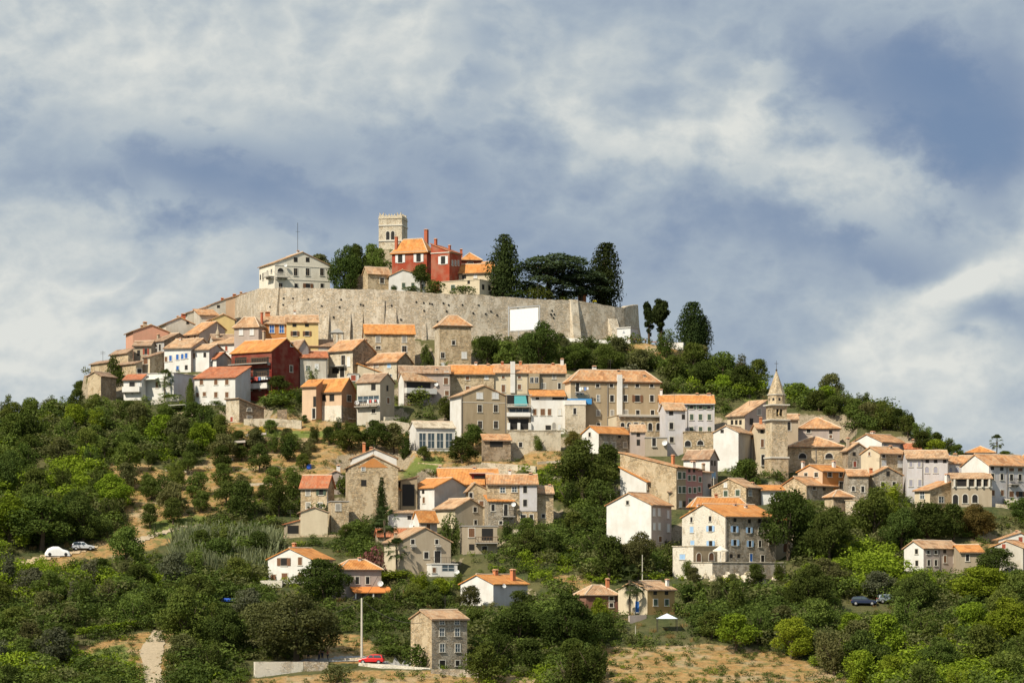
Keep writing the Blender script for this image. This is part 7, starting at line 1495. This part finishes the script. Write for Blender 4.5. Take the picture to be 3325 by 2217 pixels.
tree('broad', 'mid', 1320, 852, 92, 62, None); tree('broad', 'mid', 1395, 862, 88, 70, None); tree('broad', 'olive', 1470, 858, 70, 52, None)
tree('bush', 'grey', 1440, 858, 90, 38, 'pale reed thicket on the slope right of the rampart')
tree('broad', 'dark', 978, 850, 36, 58, 'dark tree in the gap left of the tall rubble tower house')
tree('broad', 'mid', 1022, 968, 46, 62, 'tree before the vine balcony right corner'); tree('bush', 'mid', 962, 932, 70, 24, 'vine pergola foliage under the balcony'); tree('bush', 'mid', 965, 893, 60, 14, 'trailing vine along the balcony eave')
tree('broad', 'mid', 718, 880, 44, 40, 'small tree between red and orange houses'); tree('broad', 'dark', 640, 910, 60, 40, None); tree('broad', 'dark', 690, 935, 40, 40, None)
tree('bush', 'mid', 632, 940, 100, 36, 'long green hedge under the dark red house'); tree('bush', 'mid', 495, 934, 40, 14, 'low shrub strip before the seven-window house'); tree('bush', 'mid', 390, 912, 66, 12, 'clipped dark hedge at the foot of the palm terrace')
tree('broad', 'dark', 466, 1010, 70, 84, 'dark tree in front of the stone terrace walls'); tree('broad', 'mid', 505, 1015, 50, 60, None)
tree('broad', 'dark', 725, 1022, 40, 46, 'small dark umbrella-shaped tree, left of a pair'); tree('broad', 'dark', 755, 1024, 42, 44, 'small dark umbrella-shaped tree, right of a pair')
tree('broad', 'mid', 800, 1040, 90, 66, None); tree('broad', 'dark', 860, 1040, 92, 74, None); tree('broad', 'olive', 905, 1062, 74, 70, None); tree('broad', 'dark', 930, 1080, 50, 70, None)
tree('broad', 'mid', 1240, 1030, 50, 32, 'flat umbrella tree on the great retaining wall'); tree('broad', 'autumn', 1315, 1040, 44, 50, 'rusty creeper-covered tree beside the small grey stone house')
tree('broad', 'dark', 1030, 1245, 76, 70, 'round dark tree right of the small square orange roof'); tree('bush', 'mid', 815, 1235, 56, 44, 'green shrub between vine cottage and ivy column')
tree('bush', 'mid', 792, 1130, 60, 60, 'climbing vine over the low cream gable'); tree('bush', 'mid', 740, 1160, 76, 14, 'vine along the vine cottage front')
tree('broad', 'mid', 1715, 1115, 84, 46, 'tree at the foot of the church tower')
tree('big', 'dark', 1810, 1290, 150, 170, 'very large dark tree right of the blue-shuttered stone house')
tree('broad', 'dark', 1905, 1300, 120, 140, None); tree('broad', 'yellow', 2050, 1175, 90, 64, 'bright yellow-green tree below the broad-gabled stone house'); tree('broad', 'mid', 2010, 1250, 120, 130, None)
tree('big', 'dark', 2130, 1260, 130, 110, None); tree('broad', 'autumn', 2240, 1235, 100, 84, 'rust-tinged dark tree before the portico arches'); tree('broad', 'dark', 2190, 1250, 80, 90, None)
tree('broad', 'dark', 2290, 1325, 110, 70, 'round dark tree right of the orange annex roof'); tree('broad', 'yellow', 1940, 1300, 60, 60, None)
tree('broad', 'grey', 2015, 1375, 90, 66, 'silvery olive tree above the lower right cars')
tree('big', 'yellow', 2260, 1400, 180, 100, 'huge yellow-green tree at the lower right'); tree('broad', 'yellow', 2130, 1385, 100, 90, None); tree('big', 'yellow', 2310, 1500, 150, 130, None)
tree('big', 'mid', 95, 1262, 190, 130, 'huge green tree mass above the covered car'); tree('big', 'yellow', 22, 1268, 140, 130, 'huge yellow-green tree at the left edge'); tree('big', 'dark', 190, 1250, 120, 110, None)
tree('big', 'olive', 680, 1520, 220, 160, 'very broad olive-green tree above the pale parapet'); tree('big', 'olive', 600, 1500, 150, 120, None); tree('big', 'dark', 745, 1385, 140, 100, 'dark tree hiding the corner of the lower left white house')
tree('big', 'mid', 430, 1500, 150, 160, 'large green tree left of the olive-green mass'); tree('big', 'dark', 510, 1510, 120, 130, None)
tree('bush', 'olive', 770, 1567, 80, 52, 'dark olive shrub before the road parapet'); tree('broad', 'dark', 1360, 1590, 110, 120, None); tree('big', 'dark', 1300, 1510, 170, 150, None); tree('big', 'dark', 1190, 1500, 140, 120, None)
tree('bush', 'yellow', 905, 1340, 100, 24, 'bright hedge beside the tiled porch'); tree('broad', 'yellow', 960, 1370, 76, 54, None); tree('broad', 'dark', 950, 1310, 60, 30, 'dark clipped shrub below the cream gabled house')
tree('bush', 'mid', 890, 1510, 90, 30, 'leafy bank behind the red car'); tree('bush', 'mid', 950, 1515, 70, 50, 'ivy bush against the tall grey-brown stone house')
tree('broad', 'yellow', 1380, 1445, 56, 70, 'small bright yellow tree left of the garden canopy'); tree('broad', 'mid', 1740, 1480, 90, 90, None); tree('broad', 'yellow', 1690, 1500, 110, 90, None)
tree('broad', 'olive', 1465, 1330, 110, 110, 'large tree right of the centre below the stone barn'); tree('broad', 'dark', 1400, 1340, 100, 110, None); tree('broad', 'dark', 1540, 1310, 50, 50, None)
tree('broad', 'dark', 155, 930, 50, 46, 'skyline tree left of the leftmost stone house'); tree('broad', 'mid', 185, 925, 40, 36, None); tree('broad', 'dark', 10, 975, 60, 70, None); tree('broad', 'mid', 70, 965, 60, 56, None); tree('broad', 'yellow', 110, 985, 60, 40, None)
tree('bush', 'dark', 265, 890, 50, 24, 'dark shrub before the small stone hut'); tree('bush', 'dark', 262, 836, 34, 26, 'dark shrub on the ridge left of the salmon house')
tree('broad', 'dark', 2292, 1040, 50, 30, 'dark palm-like tree on the right skyline') if False else tree('palm', 'palm', 2290, 1052, 60, 46, 'skyline palm above the large pale right house', 585)
tree('broad', 'mid', 2310, 1060, 50, 26, None, 583); tree('broad', 'dark', 1690, 850, 60, 52, None)
for k, (x, y, w_, h_, tn) in enumerate([(2085, 1000, 56, 50, 'dark'), (2108, 1012, 50, 46, 'mid'), (2130, 1024, 56, 50, 'mid'), (2152, 1036, 50, 44, 'dark'), (2175, 1046, 54, 46, 'mid'), (2198, 1058, 46, 38, 'mid'), (2150, 1052, 60, 46, 'yellow'), (2118, 1040, 60, 50, 'dark'), (2215, 1072, 40, 30, 'dark'), (2060, 985, 50, 50, 'dark'), (2030, 970, 56, 50, 'mid'), (1985, 948, 56, 52, 'dark')]):
    tree('broad', tn, x, y, w_, h_, None, depth(y*1.41369)-1)
for x, y, w_, h_, tn in ((1838, 928, 56, 46, 'mid'), (1880, 950, 60, 50, 'dark'), (1915, 968, 56, 50, 'mid'), (1945, 978, 50, 46, 'dark'), (1900, 940, 60, 52, 'yellow'), (1960, 965, 54, 46, 'mid')): tree('broad', tn, x, y, w_, h_, None)
tree('broad', 'olive', 1078, 1400, 66, 52, 'olive tree hiding the lower wall of the twin-chimney house'); tree('broad', 'dark', 1195, 1404, 66, 48, 'dark tree at the right corner of the twin-chimney house')
tree('bush', 'mid', 865, 1312, 40, 26, 'shrub at the left foot of the cream gabled house'); tree('broad', 'yellow', 1010, 1372, 56, 44, 'bright tree under the sunroom')
tree('broad', 'mid', 1210, 1240, 60, 50, 'green tree below the half-white house'); tree('broad', 'dark', 640, 1190, 66, 76, 'dark tree left of the red-roofed stone house'); tree('broad', 'dark', 555, 1200, 84, 96, 'large dark tree on the dry slope, centre left')
tree('bush', 'mid', 690, 1345, 60, 26, 'shrub before the lower left white house'); tree('broad', 'mid', 1580, 1320, 44, 40, 'small tree at the left foot of the stone bastion')
tree('broad', 'mid', 905, 1400, 70, 56, 'green tree below the tiled porch'); tree('broad', 'dark', 850, 1420, 70, 50, 'dark tree left of the green tree below the porch')
# --- woods, filled tree by tree
def inpoly(x, y, pg):
    r = False; n = len(pg)
    for i in range(n):
        (x0, y0), (x1, y1) = pg[i], pg[(i+1) % n]
        if (y0 > y) != (y1 > y) and x < (x1-x0)*(y-y0)/(y1-y0)+x0: r = not r
    return r
PATHS = [(480, 1690, 480, 1840), (455, 1985, 560, 2230), (20, 1790, 340, 1860)]
def clash(x, yb, wp, hp, Yt, frac=.12):
    """would this crown hide a house that the photograph shows?"""
    for x0, x1, y0, y1, Y in RECTS:
        if x1-x0 < 1: continue
        yy1 = y1-(y1-y0)*frac
        if Yt < Y+3 and x+wp*.42 > x0 and x-wp*.42 < x1 and yb > y0 and yb-hp*.95 < yy1: return True
        if Yt >= Y-1 and x0 < x < x1 and y0 < yb < y1: return True      # inside a house
    return False
CL = [(2115, 1400, 90, 40), (0, 0, 0, 0)]
def clear_of(x, yb, hp):
    # keep the parked cars, the people, the pool and the paths in sight
    for cx, cy, rx, ry in ((950, 2160, 150, 50), (1200, 2140, 220, 40), (220, 1780, 190, 40), (520, 1760, 70, 60), (740, 1958, 40, 20), (2140, 2025, 120, 40), (2810, 1960, 90, 26), (500, 2100, 60, 120), (1190, 2110, 30, 170), (1265, 2145, 90, 40), (3230, 1640, 60, 40), (2255, 1105, 75, 20)):
        if abs(x-cx) < rx and yb > cy-10 and yb-hp < cy+ry*.4: return True
    return False
PTS = []
def fill(pg, step, wr, hr_, tones, kinds=('broad',), limit=400, jit=.38):
    xs = [p[0] for p in pg]; ys = [p[1] for p in pg]; rr = random.Random(int(sum(xs)))
    y = min(ys); cnt = 0
    while y < max(ys):
        x = min(xs)+rr.uniform(0, step)
        while x < max(xs):
            a, b = x+rr.uniform(-jit, jit)*step, y+rr.uniform(-jit, jit)*step*.55
            if inpoly(a, b, pg) and cnt < limit:
                for k_ in (1, .78, .6):
                    w_ = rr.uniform(*wr)*k_; h_ = w_*rr.uniform(*hr_)
                    X, yb = a*1.41369, b*1.41369
                    if not clash(X, yb, w_*1.414, h_*1.414, depth(yb)) and not clear_of(X, yb, h_*1.414):
                        near = any(abs(X-q[0]) < q[2]*.42 and abs(yb-q[1]) < q[2]*.22 for q in PTS)
                        if not near:
                            tree(rr.choice(kinds), rr.choices([t_[0] for t_ in tones], [t_[1] for t_ in tones])[0], a, b, w_, h_); cnt += 1; PTS.append((X, yb, w_*1.414))
                        break
            x += step
        y += step*.55
    return cnt
for r_, *_ in ALLT: 
    PTS.append(((r_.location.x/r_.location.y)*F+CX, HY-r_.location.z/r_.location.y*F, r_.scale.x/r_.location.y*F))
FC = []
FC.append(fill([(-20, 950), (60, 945), (200, 925), (330, 925), (420, 975), (520, 1010), (500, 1070), (420, 1070), (300, 1085), (210, 1105), (-20, 1130)], 58, (52, 88), (.75, 1.1), [('dark', 4), ('mid', 4), ('olive', 2.5), ('yellow', .8), ('autumn', .15)]))
FC.append(fill([(-20, 1120), (200, 1110), (290, 1180), (240, 1235), (30, 1290), (-20, 1300)], 70, (70, 105), (.8, 1.1), [('dark', 3), ('mid', 3), ('yellow', 2)]))
FC.append(fill([(-30, 1330), (130, 1300), (330, 1290), (430, 1265), (590, 1240), (600, 1400), (560, 1470), (470, 1590), (380, 1600), (365, 1450), (200, 1440), (150, 1530), (-30, 1640)], 66, (62, 100), (.7, 1.0), [('dark', 3), ('mid', 3.5), ('olive', 3), ('grey', 1.2), ('autumn', .2)]))
FC.append(fill([(-20, 1570), (320, 1560), (340, 1600), (200, 1660), (-20, 1680)], 80, (80, 110), (.6, .8), [('mid', 3), ('dark', 1)]))
FC.append(fill([(200, 1110), (330, 1060), (520, 1010), (640, 1000), (690, 1060), (680, 1200), (480, 1210), (300, 1240)], 56, (44, 80), (.75, 1.15), [('dark', 4), ('mid', 5), ('olive', 2)], limit=40))
FC.append(fill([(560, 1010), (700, 980), (990, 1050), (990, 1100), (800, 1060), (690, 1110)], 48, (36, 58), (.7, 1.0), [('dark', 3), ('mid', 4), ('olive', 2)], limit=22))
FC.append(fill([(640, 1210), (860, 1215), (880, 1300), (760, 1300), (640, 1245)], 56, (44, 70), (.7, 1.0), [('mid', 3), ('olive', 3), ('dark', 1)]))
FC.append(fill([(900, 1350), (1060, 1330), (1080, 1400), (1100, 1560), (1075, 1560), (1070, 1400), (940, 1440), (860, 1400), (860, 1380)], 56, (50, 80), (.8, 1.1), [('mid', 3), ('yellow', 1.2), ('dark', 2)]))
FC.append(fill([(1090, 1410), (1220, 1350), (1380, 1410), (1400, 1470), (1390, 1600), (1090, 1580)], 72, (70, 110), (.8, 1.1), [('dark', 5), ('mid', 2)]))
FC.append(fill([(1150, 1240), (1250, 1150), (1400, 1150), (1420, 1250), (1520, 1290), (1540, 1330), (1350, 1330), (1240, 1300), (1060, 1310)], 66, (60, 100), (.8, 1.1), [('dark', 5), ('mid', 3), ('olive', 1), ('autumn', .15)]))
FC.append(fill([(1095, 800), (1280, 800), (1410, 805), (1500, 822), (1620, 835), (1740, 875), (1890, 900), (2050, 955), (2210, 1048), (2200, 1060), (2080, 1020), (1930, 985), (1800, 935), (1660, 945), (1640, 915), (1520, 905), (1500, 862), (1300, 850), (1095, 840)], 56, (54, 84), (.75, 1.05), [('dark', 4), ('mid', 4.5), ('olive', 1.5), ('yellow', .5)], limit=85))
FC.append(fill([(1740, 1170), (1850, 1170), (2000, 1180), (2100, 1190), (2290, 1180), (2340, 1240), (2230, 1230), (2080, 1270), (2060, 1330), (1830, 1330), (1800, 1200)], 74, (74, 115), (.85, 1.15), [('dark', 5), ('mid', 3), ('yellow', .5)]))
FC.append(fill([(2330, 1160), (2380, 1160), (2380, 1230), (2330, 1230)], 60, (50, 70), (.8, 1.), [('dark', 1)]))
FC.append(fill([(1540, 1400), (1800, 1350), (1960, 1350), (2070, 1360), (2390, 1330), (2390, 1640), (1990, 1620), (1860, 1545), (1700, 1490), (1560, 1470)], 80, (78, 125), (.75, 1.0), [('mid', 4), ('yellow', 4), ('olive', 1.5), ('dark', 1.5), ('autumn', .15)], limit=70))
FC.append(fill([(1500, 1345), (1830, 1335), (1900, 1360), (1540, 1420)], 50, (36, 56), (.7, 1.0), [('mid', 3), ('dark', 3), ('olive', 1)], limit=20))
print('TREES', NTREE[0], FC)
# labels: each tree by colour, size and nearest landmark
from collections import defaultdict
bylab = defaultdict(list); ORD = 'first second third fourth fifth sixth seventh eighth ninth tenth eleventh twelfth thirteenth fourteenth'.split()+['%dth' % k for k in range(15, 60)]
for r, label, sz, tone, word, X, ym, cat in ALLT:
    lb = label or '%s %s %s %s' % (sz, TONE[tone], word, rel(X, ym))
    bylab[lb].append((r, cat, X, ym))
for lb, L_ in bylab.items():
    if len(L_) == 1: tag(L_[0][0], lb, L_[0][1])
    elif len(L_) == 2:
        L_.sort(key=lambda q: q[2]); 
        for (r, cat, *_), s_ in zip(L_, (', left one of two', ', right one of two')): tag(r, lb+s_, cat)
    elif len(L_) == 3:
        L_.sort(key=lambda q: q[3])
        for (r, cat, *_), s_ in zip(L_, (', highest of three', ', middle of three', ', lowest of three')): tag(r, lb+s_, cat)
    else:
        L_.sort(key=lambda q: q[2]); N_ = len(L_)
        for k, (r, cat, *_) in enumerate(L_): tag(r, '%s, %s from left' % (lb, ORD[k]), cat, 'trees '+lb.split(' tree ')[-1])
# --- undergrowth: scrub that carpets the slopes, one mass
def scatter(n, dens, name, label, mats, hrange, keep=None, seed=1, tmpl_n=70, leafsz=.15, reed=False, region=None, polys=None, frac=.13):
    rng = np.random.default_rng(seed); per = [[] for _ in mats]; cnt = 0
    T_ = [mk_bush(200+i, n=tmpl_n, size=leafsz)[0][0] for i in range(6)]
    if reed:
        T_ = []
        for i in range(4):
            c = np.stack([rng.uniform(-.5, .5, 40), rng.uniform(-.5, .5, 40), np.zeros(40)], 1); tip = c+np.stack([rng.normal(0, .18, 40), rng.normal(0, .18, 40), rng.uniform(.6, 1.1, 40)], 1); s_ = rng.normal(0, 1, (40, 3)); s_[:, 2] = 0; s_ /= np.linalg.norm(s_, axis=1, keepdims=True); s_ *= .035
            T_.append(np.stack([c-s_, c+s_, tip+s_*.3, tip-s_*.3], 1).reshape(-1, 3))
    tries = 0
    while cnt < n and tries < n*14:
        tries += 1
        if region: x0, x1, y0, y1 = region; x, yb = rng.uniform(x0, x1), rng.uniform(y0, y1)
        else: x, yb = rng.uniform(-60, 3385), rng.uniform(1090, 2330)
        if polys and not any(inpoly(x/1.41369, yb/1.41369, p_) for p_ in polys): continue
        g = ground(x, yb)
        ys = HY-g.z/g.y*F
        if abs(ys-yb) > 6: continue
        i, j = int((g.x-GX[0])/DX), int((g.y-GY[0])/DX)
        if not (0 <= i < nx_-1 and 0 <= j < ny_-1): continue
        if g.y > 598 and ip[j, i]: continue
        d_ = dryb[j, i]
        if rng.uniform() > (1-d_*dens): continue
        h_ = rng.uniform(*hrange)*(1-.45*d_); hp = h_/g.y*F
        if clash(x, yb, hp, hp, g.y, frac) or (not reed and clear_of(x, yb, hp)): continue
        v_ = T_[rng.integers(len(T_))]; a = rng.uniform(0, 6.28); ca, sa = math.cos(a), math.sin(a); w_ = h_*rng.uniform(1.0, 1.7)
        q = np.stack([(v_[:, 0]*ca-v_[:, 1]*sa)*w_+g.x, (v_[:, 0]*sa+v_[:, 1]*ca)*w_+g.y, v_[:, 2]*h_+g.z-.12], 1)
        k = int(np.clip((math.sin(g.x*.09+seed)+math.sin(g.y*.11+1.3))*.25*len(mats)+len(mats)/2+rng.normal(0, .9), 0, len(mats)-1)); per[k].append(q); cnt += 1
    vs = [np.concatenate(p) if p else np.zeros((0, 3)) for p in per]; V_ = np.concatenate(vs); nf = len(V_)//4
    me = np_mesh(name, V_, np.arange(nf*4).reshape(nf, 4), mats); mi = np.concatenate([np.full(len(v_)//4, i) for i, v_ in enumerate(vs)]).astype(np.int32); me.polygons.foreach_set('material_index', mi)
    o = bpy.data.objects.new(name, me); COL.objects.link(o); tag(o, label, 'scrub' if not reed else 'reeds', kind='stuff'); print(name, cnt)
scatter(7600, .62, 'undergrowth', 'mixed green scrub and bushes covering the hill between the houses', [LM['dark'], LM['mid'], LM['olive'], LM['mid'], LM['dark'], LM['yellow']], (1.1, 2.6), tmpl_n=80)
WOODS = [[(1095, 800), (1280, 800), (1410, 815), (1500, 832), (1620, 845), (1740, 880), (1890, 905), (2050, 960), (2210, 1055), (2200, 1080), (2080, 1040), (1930, 1000), (1800, 960), (1660, 990), (1640, 930), (1520, 930), (1500, 872), (1300, 860), (1095, 850)],
  [(1740, 1160), (1850, 1165), (2000, 1180), (2100, 1190), (2290, 1190), (2352, 1240), (2230, 1250), (2080, 1290), (2060, 1340), (1830, 1330), (1800, 1200)],
  [(1540, 1400), (1800, 1350), (1960, 1350), (2070, 1360), (2390, 1330), (2390, 1640), (1990, 1620), (1880, 1540), (1700, 1480), (1560, 1460)],
  [(1090, 1410), (1220, 1350), (1380, 1410), (1400, 1470), (1390, 1600), (1090, 1580)], [(1150, 1240), (1250, 1150), (1400, 1150), (1420, 1250), (1520, 1290), (1540, 1330), (1350, 1330), (1240, 1300), (1060, 1310)],
  [(-20, 950), (60, 945), (200, 935), (330, 935), (420, 975), (500, 1010), (480, 1050), (420, 1070), (300, 1085), (200, 1125), (280, 1180), (240, 1235), (30, 1290), (-20, 1300)],
  [(-30, 1330), (130, 1300), (330, 1290), (430, 1265), (590, 1240), (640, 1400), (560, 1470), (470, 1590), (380, 1600), (365, 1450), (180, 1440), (130, 1530), (-30, 1640)],
  [(-20, 1545), (320, 1555), (330, 1600), (200, 1660), (-20, 1680)]]
scatter(1700, .9, 'woodland', 'close-grown green wood filling the slopes behind and between the single trees', [LM['dark'], LM['mid'], LM['dark'], LM['olive'], LM['mid'], LM['yellow']], (2.6, 4.8), tmpl_n=330, leafsz=.085, seed=9, polys=WOODS)
scatter(4200, .35, 'low_bushes', 'knee-high bushes and weeds against house walls and terraces', [LM['mid'], LM['olive'], LM['dark'], LM['yellow']], (.6, 1.7), seed=12, tmpl_n=60, frac=.26, region=(300, 3325, 1150, 2150))
GR = [leafmat('dry_grass_tufts', (.34, .22, .09), (.48, .34, .15)), leafmat('green_grass_tufts', (.14, .16, .05), (.28, .26, .09))]
scatter(1500, 0., 'grass_tufts', 'dry tufts of tall grass over the open slopes', GR, (.35, .8), seed=5, reed=True)
scatter(260, 0., 'reeds', 'pale green reed thicket on the lower left slope', [LM['reed']], (2.2, 3.4), seed=6, reed=True, region=(600, 960, 1755, 1870))
# trellised vine rows
for k, (pts, lab) in enumerate(((([730, 1115], [1000, 1020]), 'longer trellised vine row above the lower left clearing'), (([1230, 1000], [1420, 990]), 'shorter trellised vine row right of the lone trunk'), (([660, 640], [1020, 1010]), None))):
    if not lab: continue
    (x0, x1) = pts[0][0], pts[1][0]; P0 = ground(nx('N', 730 if k == 0 else 1250), ny('N', 1190 if k == 0 else 1065)); P1 = ground(nx('N', 1240 if k == 0 else 1440), ny('N', 1100 if k == 0 else 1045))
    r = tag(empty('vine_row', P0), lab, 'vines', 'trellised vine rows'); n_ = 26 if k == 0 else 9; mb = MB(); C_ = []; rng = np.random.default_rng(k)
    for i in range(n_):
        p = P0.lerp(P1, i/(n_-1)); z = HZ(p.x, p.y)-P0.z; mb.tube([(p.x-P0.x, p.y-P0.y, z-.2), (p.x-P0.x+.05, p.y-P0.y, z+1.1)], .05, 5)
        for _ in range(60): C_.append((p.x-P0.x+rng.normal(0, .35), p.y-P0.y+rng.normal(0, .28), z+rng.uniform(.75, 1.75)))
    mb.build('stakes', BARK, r); C_ = np.array(C_); N_ = rng.normal(0, 1, C_.shape); N_[:, 2] += .6; v_, f_ = leaf_quads(C_, N_, .32, rng=rng)
    o = bpy.data.objects.new('foliage', np_mesh('vine_leaves', v_, f_, LM['yellow'])); COL.objects.link(o); o.parent = r
